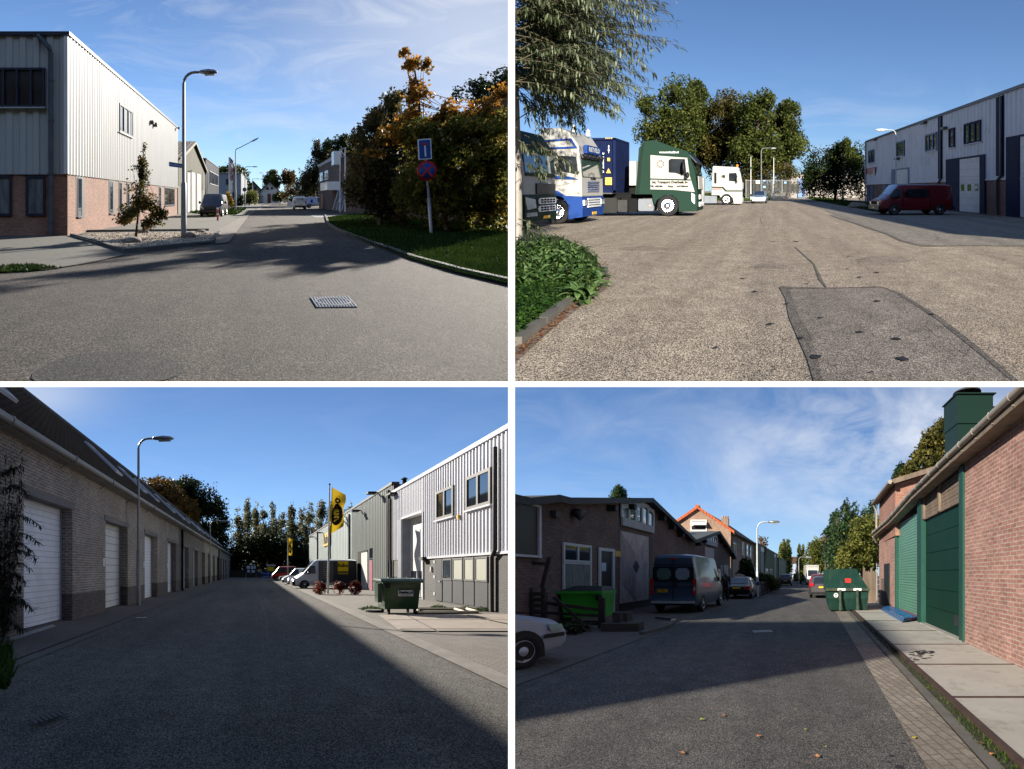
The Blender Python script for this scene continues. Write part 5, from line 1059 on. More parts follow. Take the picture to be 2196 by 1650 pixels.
for (u0, u1, vt, vb, n_, fm_) in ((1864, 1876.5, 324, 351, 2, BLUF), (1924, 1941.5, 306, 338, 1, BLUF), (1986.5, 2012, 290, 327, 3, BLUF), (2037.5, 2049.5, 277, 318, 1, NAVY), (2070, 2106.5, 267, 311, 3, NAVY)):
    q0, q1 = w7.px(u1), w7.px(u0); zt = HEY + (407 - vt) / FP * q1; zb = HEY + (407 - vb) / FP * q1
    window(w7, t7, q0, q1, zb, zt, n_, .13, fm_, GLB, .14, .12, sill=CLAD7)
def gdoor(parent, fr, u0, u1, zt, m, jamb, o=.12, jw=.5, wins=0, name='sectional_door'):
    q0, q1 = sorted((fr.px(u0), fr.px(u1))); mb = MB(); fr.box(mb, q0, q1, .05, zt, .0, o * .6); d = obj(name, mb, m, parent)
    if jamb:
        mb = MB(); fr.box(mb, q0 - jw * .3, q0, 0, zt + .12, .0, o); fr.box(mb, q1, q1 + jw, 0, zt + .12, .0, o); fr.box(mb, q0, q1, zt, zt + .12, 0, o); obj('door_frame', mb, jamb, parent)
    for k in range(wins):
        c = q0 + (q1 - q0) * (k + .5) / wins; wv = (q1 - q0) / wins * .5; zz = 1.72; pts = [(c - wv * .5, zz), (c - wv * .38, zz - .2), (c + wv * .38, zz - .2), (c + wv * .5, zz), (c + wv * .5, zz + .05), (c + wv * .38, zz + .25), (c - wv * .38, zz + .25), (c - wv * .5, zz + .05)]; g_ = MB(); fr.poly(g_, pts, o * .6, o * .6 + .03); obj('door_window', g_, GL, d)
    return d
SECD = stripes('white_sectional', (.42, .43, .45), (.66, .67, .68), .5, .05)
gdoor(t7, w7, 2059.5, 2104, 3.78, SECD, NAVY, wins=3, jw=1.9); gdoor(t7, w7, 1921, 1949, 3.55, SECD, BLUF, jw=.9); gdoor(t7, w7, 2190, 2290, 4.6, SECD, NAVY, jw=1.2)
mb = MB(); q0, q1 = w7.px(2188), w7.px(2181.5); w7.box(mb, q0, q1, 0, 4.6, 0, .13); obj('door_frame', mb, NAVY, t7)
for (u0, u1, zt, m_) in ((2036, 2047, 2.2, GL), (1911.5, 1916.5, 3.3, BLUF), (1894, 1901, 2.1, BLUF), (1862, 1865.5, 2.0, BLUF), (1869, 1873, 2.0, BLUF)):
    q0, q1 = w7.px(u1), w7.px(u0); mb = MB(); w7.box(mb, q0, q1, .1, zt, .01, .05); obj('door' if zt > 2.05 else 'slit_window', mb, m_, t7)
for (u, v) in ((1880, 300), (1986, 264), (2029.5, 276), (1928, 341)):
    q, zz = w7.px(u, v); mb = MB(); w7.box(mb, q - .3, q + .3, zz - .1, zz + .1, .08, .4); mb.tube([w7.at(q, zz, 0), w7.at(q, zz, .2)], .04, 5); obj('wall_light', mb, M('light_housing', (.1, .1, .1), .5), t7)
q0, q1 = w7.px(1879), w7.px(1864.5); mb = MB(); zt, zb = HEY + (407 - 358) / FP * q0, HEY + (407 - 376) / FP * q0; w7.box(mb, q0, q1, zb, zt, .1, .16); sg = obj('sign', mb, SWH, t7)
mb = MB(); w7.text(mb, 'DEJET', (q0 + q1) / 2 + (q1 - q0) * .12, (zt + zb) / 2 + .05, .95, .17, bold=.02, sx=1.6); obj('lettering', mb, SR, sg)
# ---- trucks
TK = dict(rough=.6, coat=0, spec=.12); TGRN = paint('truck_green', (.003, .028, .015), **TK); TWHT = paint('truck_white', (.42, .41, .37), **TK); TBLU = paint('truck_blue', (.006, .045, .22), **TK); CBLU = M('container_blue', (.008, .014, .05), .8, var=.2, vs=2, dirt=(.015, .018, .04), spec=.05); CHAS = M('chassis_black', (.014, .014, .014), .85, spec=.05); STEEL = M('brushed_tank', (.2, .22, .24), .7, .1, var=.12, spec=.1)
def sp(mb, y, pts, y0, y1, mi=0):      # slab on the side of a truck: outline as seen on the plane y
    c = [P.pix(u, v, y) for u, v in pts]; mb.prism([(p.x, y0, p.z) for p in c], (0, y1 - y0, 0), mi)
def truck_wheel(par, u, v, rpx, y, yin=.45, depth=2.5):
    c = P.pix(u, v, y); r = rpx / FP * y
    for far in (0, 1):
        o = -1 if not far else 1; yy = y - .02 if not far else y + depth; mb = MB(); mb.lathe((c.x, yy - o * 0.0, r), (0, -1 if not far else 1, 0), [(r * .55, -.32), (r * .9, -.32), (r, -.25), (r, -.05), (r * .94, 0), (r * .62, 0), (r * .58, -.04)], 32); w_ = obj('wheel', mb, RUBBER, par)
        if w_ is None or far: continue
        mb = MB(); mb.lathe((c.x, yy, r), (0, -1, 0), [(r * .6, -.02), (r * .56, .01), (r * .5, -.06), (r * .34, -.05), (r * .3, .03), (r * .14, .05), (.001, .05)], 32); obj('rim', mb, CHROME, w_)
        mb = MB()
        for k in range(10): a = 2 * math.pi * k / 10; mb.lathe((c.x + r * .43 * math.cos(a), yy, r + r * .43 * math.sin(a)), (0, -1, 0), [(r * .055, -.045), (0, -.045)], 8)
        obj('rim_holes', mb, BLACK, w_)
# truck 3: green and white tractor with a blue container
y3 = 25.5; t = thing('container_truck', (P.pix(1390, 460, y3).x, y3, 0), 'green and white tractor unit seen from the side in the middle of the trucks', 'truck')
mb = MB(); sp(mb, y3, [(1362, 417), (1366, 380), (1370, 318), (1382, 303), (1405, 301), (1434, 312), (1474, 325), (1480, 336), (1491, 372), (1495, 405), (1496, 436), (1494, 453), (1456, 455), (1455, 430), (1442, 419), (1424, 419), (1408, 430), (1404, 440), (1398, 417)], y3, y3 + 2.5); obj('cab', mb, TGRN, t)
mb = MB(); sp(mb, y3, [(1395, 333), (1474, 339), (1479, 377), (1490, 412), (1443, 407.6), (1395, 406.5)], y3 - .02, y3 - .002); obj('white_panel', mb, TWHT, t)
mb = MB(); sp(mb, y3, [(1395, 383), (1481, 385), (1482, 387.5), (1395, 385.5)], y3 - .035, y3 - .022); obj('green_stripe', mb, TGRN, t)
mb = MB(); sp(mb, y3, [(1434.5, 344), (1439, 341), (1469, 341.5), (1473, 379), (1449, 371), (1434.5, 370)], y3 - .04, y3 - .022); obj('side_window', mb, GL, t)
mb = MB(); sp(mb, y3, [(1383, 304), (1376, 345), (1371, 414), (1366, 414), (1372, 345), (1379, 306)], y3 - .03, y3 - .002); obj('air_deflector', mb, paint('deflector_green', (.002, .016, .009), **TK), t)
mb = MB(); x_ = lambda u: P.pix(u, 400, y3).x; zz = lambda v: P.pix(1480, v, y3).z
mb.prism([(x_(1480) + .03, y3 + .2, zz(341)), (x_(1480) + .03, y3 + 2.3, zz(341)), (x_(1491) + .03, y3 + 2.35, zz(373)), (x_(1491) + .03, y3 + .15, zz(373))], (.03, 0, .02)); obj('windscreen', mb, GL, t)
mb = MB(); mb.prism([(x_(1477), y3 + .1, zz(333)), (x_(1477), y3 + 2.4, zz(333)), (x_(1489) + .1, y3 + 2.4, zz(350)), (x_(1489) + .1, y3 + .1, zz(350))], (.03, 0, .06)); obj('sun_visor', mb, BLACK, t)
mb = MB(); mb.prism([(x_(1495) + .02, y3 + .15, zz(378)), (x_(1495) + .02, y3 + 2.35, zz(378)), (x_(1496) + .03, y3 + 2.35, zz(406)), (x_(1496) + .03, y3 + .15, zz(406))], (.04, 0, 0)); obj('nose_panel', mb, TWHT, t)
mb = MB(); mb.box(x_(1496), x_(1496) + .06, y3 + .5, y3 + 2, zz(428), zz(418)); mb.box(x_(1496), x_(1496) + .06, y3 + .5, y3 + 2, zz(444), zz(434)); obj('grille', mb, WHITE, t)
mb = MB(); sp(mb, y3, [(1483, 414), (1490, 418), (1490, 438), (1484, 432)], y3 - .02, y3 + .2); obj('headlight', mb, LAMPGLASS, t)
mb = MB(); mb.lump(P.pix(1468, 358, y3) + Vector((0, -.22, 0)), (.1, .1, .42), 2, .04, sub=2); mb.lump(P.pix(1476, 376, y3) + Vector((0, -.2, 0)), (.1, .1, .2), 2, .04, sub=2); obj('mirror', mb, BLACK, t)
mb = MB(); c = P.pix(1416.5, 352, y3)
for k in range(8):
    a0, a1 = math.pi * (k / 4 + .125), math.pi * ((k + 1) / 4 + .125)
    for ra, rb_ in ((.235, .215), (.15, .135)): mb.prism([(c.x + ra * math.cos(a0), y3 - .03, c.z + ra * math.sin(a0)), (c.x + ra * math.cos(a1), y3 - .03, c.z + ra * math.sin(a1)), (c.x + rb_ * math.cos(a1), y3 - .03, c.z + rb_ * math.sin(a1)), (c.x + rb_ * math.cos(a0), y3 - .03, c.z + rb_ * math.sin(a0))], (0, .008, 0))
    mb.tube([(c.x + .23 * math.cos(a0), y3 - .028, c.z + .23 * math.sin(a0)), (c.x + .14 * math.cos(a0), y3 - .028, c.z + .14 * math.sin(a0))], .008, 4)
obj('emblem', mb, CHAS, t)
def stext(par, s, u, v, size, y, m, bold=.006, sx=1):
    c = P.pix(u, v, y); mb = MB(); text_mb(s, size, lambda a, b: Vector((c.x + a * sx, y, c.z + b)), mb, 0, bold); obj('lettering', mb, m, par)
stext(t, 'Int. Transport Overbeek bv', 1437, 391, .22, y3 - .042, CHAS, sx=.86); stext(t, 'TEL. 4982286', 1408, 400, .13, y3 - .042, CHAS); stext(t, 'ROTTERDAM', 1464, 400, .11, y3 - .042, CHAS); stext(t, 'www.overbeekbv.nl', 1434.5, 327, .16, y3 - .02, WHITE, sx=.9)
mb = MB(); sp(mb, y3, [(1433, 398), (1444, 399), (1444, 402), (1433, 401)], y3 - .05, y3 - .03); obj('door_handle', mb, BLACK, t)
mb = MB()
for u_ in (1429, 1428.5): pass
sp(mb, y3, [(1429, 340), (1429.8, 340), (1429.8, 406), (1429, 406)], y3 - .028, y3 - .021); sp(mb, y3, [(1397, 338), (1427, 338), (1427, 338.7), (1397, 338.7)], y3 - .028, y3 - .021); sp(mb, y3, [(1397, 378), (1427, 378), (1427, 378.7), (1397, 378.7)], y3 - .028, y3 - .021); obj('panel_gaps', mb, M('gap_grey', (.3, .3, .28), .6), t)
mb = MB(); sp(mb, y3, [(1230, 417), (1410, 417), (1410, 426), (1230, 426)], y3 + .5, y3 + 2.0); obj('chassis', mb, CHAS, t)
for (u0, u1, v0, v1, m_, nm) in ((1367.5, 1401, 427, 453, STEEL, 'fuel_tank'), (1346, 1365, 427, 455, CHAS, 'battery_box'), (1323, 1344, 429, 455, M('tool_box_steel', (.05, .05, .05), .7, spec=.1), 'tool_box'), (1285, 1322, 425, 457, M('box_grey', (.03, .03, .028), .7, spec=.1), 'storage_box')):
    mb = MB(); sp(mb, y3, [(u0 + 1.5, v1), (u1 - 1.5, v1), (u1, v1 - 3), (u1, v0 + 3), (u1 - 1.5, v0), (u0 + 1.5, v0), (u0, v0 + 3), (u0, v1 - 3)], y3 + .1, y3 + .9); obj(nm, mb, m_, t)
mb = MB(); sp(mb, y3, [(1391, 440), (1395, 440), (1395, 443), (1391, 443)], y3 + .07, y3 + .11); obj('side_marker', mb, ORANGELENS, t)
truck_wheel(t, 1432, 441, 23, y3)
truck_wheel(t, 1215, 441, 23, y3)
tc_ = thing('shipping_container', (P.pix(1290, 410, y3).x, y3, 1.4), 'dark blue shipping container loaded behind the green and white tractor', 'container'); xe = P.pix(1319.5, 400, y3).x; zt, zb = P.pix(1319, 296, y3).z, P.pix(1319, 414, y3).z
mb = MB(); xs0 = xe - 6.0; mb.box(xs0, xe - .03, y3 + .06, y3 + 2.44, zb, zt - .02); fs = Fr(P, y0=y3 + .1); fs.ribs(mb, xs0, xe - .9, zb + .15, zt - .12, .28, .05, 0); fe = Fr(P, X0=xe - .02, out=1, m=0); fe.ribs(mb, y3 + .15, y3 + 2.35, zb + .15, zt - .12, .3, .05, 0)
obj('body', mb, CBLU, tc_)
mb = MB()
for yy in (y3, y3 + 2.36): mb.box(xe - .14, xe + .02, yy, yy + .14, zb, zt)
mb.box(xs0, xe + .02, y3 + .0, y3 + .1, zt - .12, zt); mb.box(xs0, xe + .02, y3, y3 + .1, zb, zb + .15); mb.box(xe - .1, xe + .03, y3 + .14, y3 + 2.36, zt - .12, zt - .004); mb.box(xe - .1, xe + .03, y3 + .14, y3 + 2.36, zb, zb + .15); obj('frame', mb, M('container_frame', (.01, .018, .06), .8, spec=.05), tc_)
for (u0, u1, v0, v1) in ((1302.5, 1308, 339, 346), (1298, 1312, 381, 397)):
    a, b = P.pix(u0, v1, y3), P.pix(u1, v0, y3); mb = MB(); mb.box(a.x, b.x, y3 - .01, y3 + .04, a.z, b.z); obj('warning_label', mb, YPLATE, tc_)
a = P.pix(1305, 367, y3); mb = MB(); mb.prism([(a.x - .14, y3 - .01, a.z - .13), (a.x + .14, y3 - .01, a.z - .13), (a.x, y3 - .01, a.z + .16)], (0, .03, 0)); obj('warning_label', mb, YPLATE, tc_)
mb = MB()
for i, ch in enumerate('U 785034 2'): c = P.pix(1294, 330 + i * 4.3, y3); text_mb(ch, .15, lambda a, b: Vector((c.x + a, y3 - .012, c.z + b)), mb, 0, .005)
for i, ch in enumerate('45G1'): c = P.pix(1305.5, 314 + i * 4.3, y3); text_mb(ch, .15, lambda a, b: Vector((c.x + a, y3 - .012, c.z + b)), mb, 0, .005)
obj('lettering', mb, WHITE, tc_); mb = MB()
for i, s_ in enumerate(('CAUTION', '9-6', 'HIGH')): c = P.pix(1305, 384.5 + i * 4.4, y3); text_mb(s_, .085, lambda a, b: Vector((c.x + a, y3 - .016, c.z + b)), mb)
obj('lettering', mb, CHAS, tc_)
mb = MB()
for k in range(4): a = P.pix(1298 + k * 4, 297, y3); mb.prism([(a.x, y3 - .005, a.z - .03), (a.x + .06, y3 - .005, a.z - .03), (a.x + .1, y3 - .005, a.z + .04), (a.x + .04, y3 - .005, a.z + .04)], (0, .02, 0))
obj('hazard_stripes', mb, YPLATE, tc_)
# truck 2: white and blue
y2 = 19.7; xf = P.pix(1247, 400, y2).x; t = thing('tractor_truck', (xf - 1.5, y2, 0), 'white tractor with blue lower panels, second truck from the left', 'truck'); Z = lambda v: P.pix(1247, v, y2).z; XX = lambda u: P.pix(u, 400, y2).x
def cabx(mb, prof, y0, y1, inset=.0, mi=0): mb.prism([(x, y0, z) for x, z in prof], (0, y1 - y0, 0), mi)
xb = XX(1150)
mb = MB(); cabx(mb, [(xb, Z(412)), (xb, Z(300)), (xb + .3, Z(276)), (xb + 1.1, Z(274)), (xf - .55, Z(284)), (xf - .15, Z(312)), (xf - .1, Z(334)), (xf, Z(380)), (xf + .02, Z(420)), (xf - .02, Z(424))], y2 + .02, y2 + 2.48); obj('cab', mb, TWHT, t)
mb = MB(); cabx(mb, [(XX(1172), Z(410)), (XX(1195), Z(409)), (XX(1212), Z(420)), (xf + .03, Z(422)), (xf + .06, Z(440)), (xf + .04, Z(466)), (XX(1219), Z(470)), (XX(1219), Z(440)), (XX(1208), Z(424)), (XX(1195), Z(420)), (XX(1180), Z(428))], y2, y2 + 2.5); obj('lower_panel', mb, TBLU, t)
mb = MB(); cabx(mb, [(xb, Z(376)), (XX(1222), Z(379)), (XX(1240), Z(385)), (XX(1222), Z(385)), (xb, Z(383))], y2 - .01, y2 + .018); cabx(mb, [(XX(1135), Z(303)), (XX(1225), Z(297)), (XX(1238), Z(318)), (XX(1150), Z(322)), (XX(1150), Z(318)), (XX(1232), Z(314)), (XX(1222), Z(301)), (XX(1135), Z(307))], y2 - .01, y2 + .018); obj('stripe', mb, TBLU, t)
mb = MB(); cabx(mb, [(XX(1197), Z(334)), (XX(1236), Z(336)), (XX(1240), Z(374)), (XX(1200), Z(366))], y2 - .015, y2 + .018); obj('side_window', mb, GL, t)
mb = MB(); mb.prism([(xf - .09, y2 + .12, Z(336)), (xf - .09, y2 + 2.38, Z(336)), (xf + .02, y2 + 2.42, Z(379)), (xf + .02, y2 + .08, Z(379))], (.03, 0, 0)); obj('windscreen', mb, GL, t)
mb = MB(); mb.prism([(xf + .02, y2 + .05, Z(339)), (xf + .02, y2 + 2.45, Z(339)), (xf - .08, y2 + 2.45, Z(330)), (xf - .08, y2 + .05, Z(330))], (.06, 0, 0))
for k in range(5): mb.lathe((xf + .1, y2 + .3 + k * .47, Z(333)), (1, 0, 0), [(.001, .06), (.09, .05), (.09, -.05)], 10)
obj('sun_visor', mb, BLACK, t)
mb = MB(); mb.box(xf - .1, xf + .08, y2 + .45, y2 + 2.05, Z(327), Z(309)); nb = obj('name_board', mb, TBLU, t); mb = MB(); cz = (Z(309) + Z(327)) / 2; text_mb('RIETVELD', .3, lambda a, b: Vector((xf + .09, y2 + 1.25 + a, cz + b)), mb, 0, .012); obj('lettering', mb, WHITE, nb)
mb = MB(); z0g, z1g = Z(412), Z(386)
for k in range(5): zz_ = z0g + (z1g - z0g) * k / 5; mb.box(xf + .03, xf + .06, y2 + .55, y2 + 1.95, zz_, zz_ + (z1g - z0g) / 5 * .55)
obj('grille', mb, paint('grille_blue', (.01, .05, .22)), t)
mb = MB()
for k in range(4): zz_ = Z(446) + (Z(424) - Z(446)) * k / 4; mb.box(xf + .06, xf + .12, y2 + .5, y2 + 2, zz_, zz_ + (Z(424) - Z(446)) / 4 * .62)
obj('lower_grille', mb, WHITE, t)
for yy in (y2 + .06, y2 + 2.04): mb = MB(); mb.box(xf + .05, xf + .12, yy, yy + .4, Z(441), Z(430)); obj('headlight', mb, LAMPGLASS, t)
mb = MB(); text_mb('SCANIA', .17, lambda a, b: Vector((xf + .05, y2 + 1.25 + a, Z(382) + b)), mb, 0, .01); obj('lettering', mb, CHAS, t)
mb = MB(); mb.box(xf + .08, xf + .1, y2 + 1.0, y2 + 1.5, Z(463), Z(457)); obj('number_plate', mb, YPLATE, t)
for yy in (y2 + .3, y2 + 1.9): mb = MB(); mb.tube([(xf - .5, yy, Z(282)), (xf - .5, yy, Z(274))], .12, 8); mb.lathe((xf - .5, yy, Z(270)), (0, 0, 1), [(.001, -.12), (.13, 0), (.001, .12)], 10); obj('beacon', mb, WHITE, t)
truck_wheel(t, 1194, 449, 26, y2)
# truck 1: green and white, nearest
y1 = 16.5; xf = P.pix(1120.5, 400, y1).x; t = thing('tractor_truck', (xf - 1.5, y1, 0), 'nearest truck, white over dark green, partly cut off and behind willow leaves', 'truck'); Z = lambda v: P.pix(1120, v, y1).z; XX = lambda u: P.pix(u, 400, y1).x
mb = MB(); cabx(mb, [(xf - 2.4, .9), (xf - 2.4, 3.3), (xf - 1.5, 4.05), (xf - .6, 3.95), (xf - .18, 3.3), (xf, 2.5), (xf + .03, 1.35), (xf, 1.3)], y1 + .02, y1 + 2.48); obj('cab', mb, TWHT, t)
mb = MB(); cabx(mb, [(xf - 2.5, 3.0), (xf - 2.5, 3.4), (xf - 1.5, 4.12), (xf - .6, 4.02), (xf - .1, 3.32), (xf - .08, 3.12), (xf - .2, 3.1)], y1, y1 + 2.5); obj('roof_spoiler', mb, TGRN, t)
mb = MB(); cabx(mb, [(xf - 2.4, .45), (xf - 2.4, 1.0), (xf - .6, 1.38), (xf + .05, 1.4), (xf + .1, .9), (xf + .06, .3), (xf - .6, .3), (xf - .75, .8), (xf - 1.6, .9), (xf - 1.8, .45)], y1, y1 + 2.5); obj('bumper', mb, TGRN, t)
mb = MB(); mb.prism([(xf - .05, y1 + .1, 3.02), (xf - .05, y1 + 2.4, 3.02), (xf + .03, y1 + 2.42, 2.3), (xf + .03, y1 + .08, 2.3)], (.03, 0, 0)); obj('windscreen', mb, glassm('tinted_glass', (.03, .07, .06)), t)
mb = MB(); mb.box(xf + .04, xf + .07, y1 + .1, y1 + 2.4, 2.14, 2.26); obj('wiper_panel', mb, TGRN, t)
mb = MB(); mb.box(xf + .04, xf + .1, y1 + .85, y1 + 2.35, 1.42, 1.85); obj('grille', mb, BLACK, t)
for z_ in (1.0, .68):
    mb = MB(); mb.prism([(xf + .1, y1 + 1.0, z_), (xf + .1, y1 + 2.3, z_), (xf + .1, y1 + 2.36, z_ + .13), (xf + .1, y1 + 2.3, z_ + .25), (xf + .1, y1 + 1.0, z_ + .25), (xf + .1, y1 + .92, z_ + .13)], (.04, 0, 0)); q_ = obj('vent_surround', mb, WHITE, t); mb = MB()
    for i in range(5):
        for j in range(2): mb.box(xf + .13, xf + .15, y1 + 1.08 + i * .24, y1 + 1.26 + i * .24, z_ + .04 + j * .1, z_ + .11 + j * .1)
    obj('vent_slots', mb, CHAS, q_)
mb = MB(); mb.prism([(xf + .08, y1 + .05, 1.3), (xf + .08, y1 + .7, 1.2), (xf + .08, y1 + .78, .85), (xf + .08, y1 + .15, .8)], (.04, 0, 0)); obj('headlight', mb, LAMPGLASS, t); mb = MB(); mb.box(xf + .08, xf + .12, y1 + .15, y1 + .85, .52, .68); obj('fog_light', mb, LAMPGLASS, t)
mb = MB(); mb.box(xf + .1, xf + .12, y1 + 1.35, y1 + 1.85, .38, .5); pl_ = obj('number_plate', mb, YPLATE, t)
truck_wheel(t, 1040, 449, 26, y1)
# truck 4: white, far
y4 = 44; t = thing('tractor_truck', (P.pix(1560, 440, y4).x, y4, 0), 'far white tractor unit with green and red stripes and an orange beacon', 'truck')
mb = MB(); sp(mb, y4, [(1526, 419), (1528.5, 358), (1532, 356.5), (1583, 359), (1588, 372), (1592, 393), (1592, 433), (1590, 437), (1574, 437), (1571, 424), (1558, 417), (1545, 424), (1543, 419)], y4, y4 + 2.5); obj('cab', mb, TWHT, t)
mb = MB(); sp(mb, y4, [(1563.5, 372), (1579, 371), (1584, 388), (1582, 390), (1563.5, 388)], y4 - .03, y4 - .005); obj('side_window', mb, GL, t)
mb = MB(); sp(mb, y4, [(1532, 370.5), (1536.5, 371), (1536.5, 394), (1532, 393)], y4 - .03, y4 - .005); obj('air_intake', mb, CHAS, t)
mb = MB(); sp(mb, y4, [(1527, 400.5), (1551, 401), (1558, 408.5), (1592, 408.5), (1592, 411), (1556, 411), (1549, 403.5), (1527, 403)], y4 - .03, y4 - .005); sp(mb, y4, [(1548, 378), (1550, 375.5), (1555, 376), (1555, 381.5), (1551, 382)], y4 - .03, y4 - .005); obj('green_stripe', mb, TGRN, t)
mb = MB(); sp(mb, y4, [(1527, 404), (1546, 404), (1549, 407.5), (1527, 407)], y4 - .03, y4 - .005); sp(mb, y4, [(1545, 379), (1548, 376), (1548, 382)], y4 - .03, y4 - .005); obj('red_stripe', mb, SR, t)
mb = MB(); sp(mb, y4, [(1470, 419), (1545, 419), (1545, 424), (1470, 424)], y4 + .5, y4 + 2); sp(mb, y4, [(1497, 420), (1508, 420), (1508, 437), (1497, 437)], y4 + .1, y4 + .8); sp(mb, y4, [(1497, 437), (1545, 437), (1545, 440), (1497, 440)], y4 + .1, y4 + .3); obj('chassis', mb, CHAS, t)
mb = MB(); sp(mb, y4, [(1509, 420), (1537, 421), (1537, 436), (1509, 436)], y4 + .05, y4 + .8); obj('fuel_tank', mb, STEEL, t)
mb = MB(); mb.lathe(P.pix(1581, 358, y4 + 1), (0, 0, 1), [(.14, 0), (.14, .22), (.001, .27)], 10); obj('beacon', mb, ORANGELENS, t)
mb = MB(); mb.lump(P.pix(1582, 385, y4) + Vector((0, -.2, 0)), (.1, .1, .35), 2, .04, sub=2); obj('mirror', mb, TWHT, t)
xm = P.pix(1592, 400, y4).x; mb = MB(); mb.box(xm, xm + .05, y4 + .3, y4 + 2.2, .8, 1.7); obj('grille', mb, CHAS, t)
mb = MB(); mb.prism([(P.pix(1585, 365, y4).x + .05, y4 + .15, P.pix(1585, 363, y4).z), (P.pix(1585, 365, y4).x + .05, y4 + 2.35, P.pix(1585, 363, y4).z), (xm + .04, y4 + 2.35, P.pix(1585, 390, y4).z), (xm + .04, y4 + .15, P.pix(1585, 390, y4).z)], (.04, 0, 0)); obj('windscreen', mb, GL, t)
truck_wheel(t, 1558, 429, 12.2, y4); truck_wheel(t, 1478, 429, 12.2, y4)
# pale trailer behind the container
y_ = 36; t = thing('box_trailer', (P.pix(1352, 400, y_).x, y_, 0), 'white box trailer showing between the blue container and the green cab', 'trailer'); mb = MB(); a, b = P.pix(1310, 398, y_), P.pix(1364, 346, y_); mb.box(a.x, b.x, y_, y_ + 2.4, a.z, b.z); obj('body', mb, TWHT, t); mb = MB(); mb.box(a.x, b.x, y_ + .3, y_ + 2.1, .6, a.z - .01); obj('chassis', mb, CHAS, t)
mb = MB(); yq = 27.2; a = P.pix(1503, 400, yq); mb.prism([(a.x - .13, yq, .55), (a.x + .13, yq, .55), (a.x + .2, yq, 2.35), (a.x - .02, yq, 2.35)], (0, .5, 0)); tt = obj('side_spoiler', mb, TWHT, label='white panel standing just behind the green tractor nose', cat='panel')
# cars
g = TR.g(1630, 437)
vehicle('parked_car', (g.x - .1, g.y + 2.1, 0), -92, car_st(4.1, 1.42, .86), paint('car_pale_blue', (.3, .42, .52), metal=.3), (1.3, -1.25), 'pale blue hatchback parked facing the viewer beneath the street lamp', 'car', r=.3, hw=.86,
        heads=[(rr(2.0, .45, .8, .56, .72, .03), (.05, 0, 0)), (rr(2.0, -.8, -.45, .56, .72, .03), (.05, 0, 0))], plates=[(2.06, .48, .52, 1, None)], lower=[(rr(1.98, -.4, .4, .62, .7, .02), (.06, 0, 0)), (rr(2.0, -.75, .75, .2, .34, .02), (.05, 0, 0))], mirrors=[(.75, .98, .95)])
yv = 26.6; cx = TR.pix(1953, 440, yv + .8).x
VRED = paint('van_red', (.14, .006, .012))
def ex(root, Mx):
    panels(root, Mx, 'rear_side_window', [(rs(.955, -.75, .75, 1.12, 1.62, .06), (0, .012, 0))], GL)
    panels(root, Mx, 'front_window', [([(1.02, .955, 1.12), (1.86, .955, 1.12), (1.5, .955, 1.6), (1.1, .955, 1.62)], (0, .012, 0))], GLB)
    panels(root, Mx, 'turn_signal', [([(2.2, .87, .74), (2.38, .8, .74), (2.38, .8, .9), (2.2, .87, .9)], (0, .03, 0))], ORANGELENS)
    panels(root, Mx, 'door_gap', [(rs(.96, .92, .95, .5, 1.7, .005), (0, .01, 0)), (rs(.96, -.86, -.83, .5, 1.7, .005), (0, .01, 0))], CHAS)
    panels(root, Mx, 'grille', [(rr(2.43, -.5, .5, .66, .86, .03), (.03, 0, 0))], CHAS)
vehicle('parked_van', (cx, yv + .85, 0), 187, [(-2.4, .42, 1.05, 1.72, .9, .74), (-2.33, .3, 1.08, 1.9, .94, .78), (-1.9, .3, 1.08, 1.94, .96, .8), (.85, .3, 1.08, 1.94, .96, .8), (1.15, .3, 1.08, 1.9, .96, .79, 't'), (1.75, .3, 1.05, 1.3, .95, .84, ''), (1.95, .3, 1.0, 1.1, .95, .8), (2.32, .34, .85, .96, .92, .78), (2.42, .34, .6, .7, .86, .7)], VRED, (1.5, -1.5),
        'dark red van parked side-on in the shade of the industrial unit', 'van', r=.34, hw=.95, heads=[(rr(2.4, .5, .78, .68, .84, .03), (.05, 0, 0)), (rr(2.4, -.78, -.5, .68, .84, .03), (.05, 0, 0))], lower=[(rr(2.32, -.9, .9, .34, .6), (.18, 0, 0)), (rr(-2.5, -.9, .9, .34, .55), (.15, 0, 0))], plates=[(2.5, .47, .5, 1, None)], mirrors=[(1.25, 1.08, 1.2)], extra=ex, rimm=M('steel_wheel', (.45, .46, .47), .4, .5))
P = TR; g = TR.g(1838, 446); mb = MB(); mb.lump((g.x, g.y, .15), (.9, .5, .35), 9, .3); obj('boulder', mb, STONE, label='low grey boulder on the shaded grass left of the red van', cat='boulder')
# ================================================================ STREET 3 (lower left)
P = BL
ASPH3 = asphalt('grey_aggregate_asphalt', (.045, .041, .037), (.22, .2, .165), .4, (.75, .73, .72), 95)
def wsheet(name, X0, X1, ya, yb, m, z): mb = MB(); mb.quad((X0 + P.m * ya, ya, z), (X1 + P.m * ya, ya, z), (X1 + P.m * yb, yb, z), (X0 + P.m * yb, yb, z)); return struct(name, mb, m)
ground_sheet([(-24, 3.36), (24, 3.36), (330, 420), (-330, 420)], ASPH3, 'road', z=0)
wsheet('pavement', -8, -4.25, 3.4, 110, pavers('dark_pavers', (.12, .09, .075), (.17, .13, .105), (.04, .035, .028), .21, .105, 0), .03)
wsheet('gutter_strip', -4.25, -3.95, 3.4, 110, M('gutter_concrete', (.12, .11, .09), .9, var=.3, vs=3), .012)
PAV3 = pavers('sand_pavers', (.16, .132, .104), (.22, .18, .14), (.08, .065, .05), .21, .105, 45)
wsheet('forecourt', 3.75, 14, 3.4, 75, PAV3, .02)
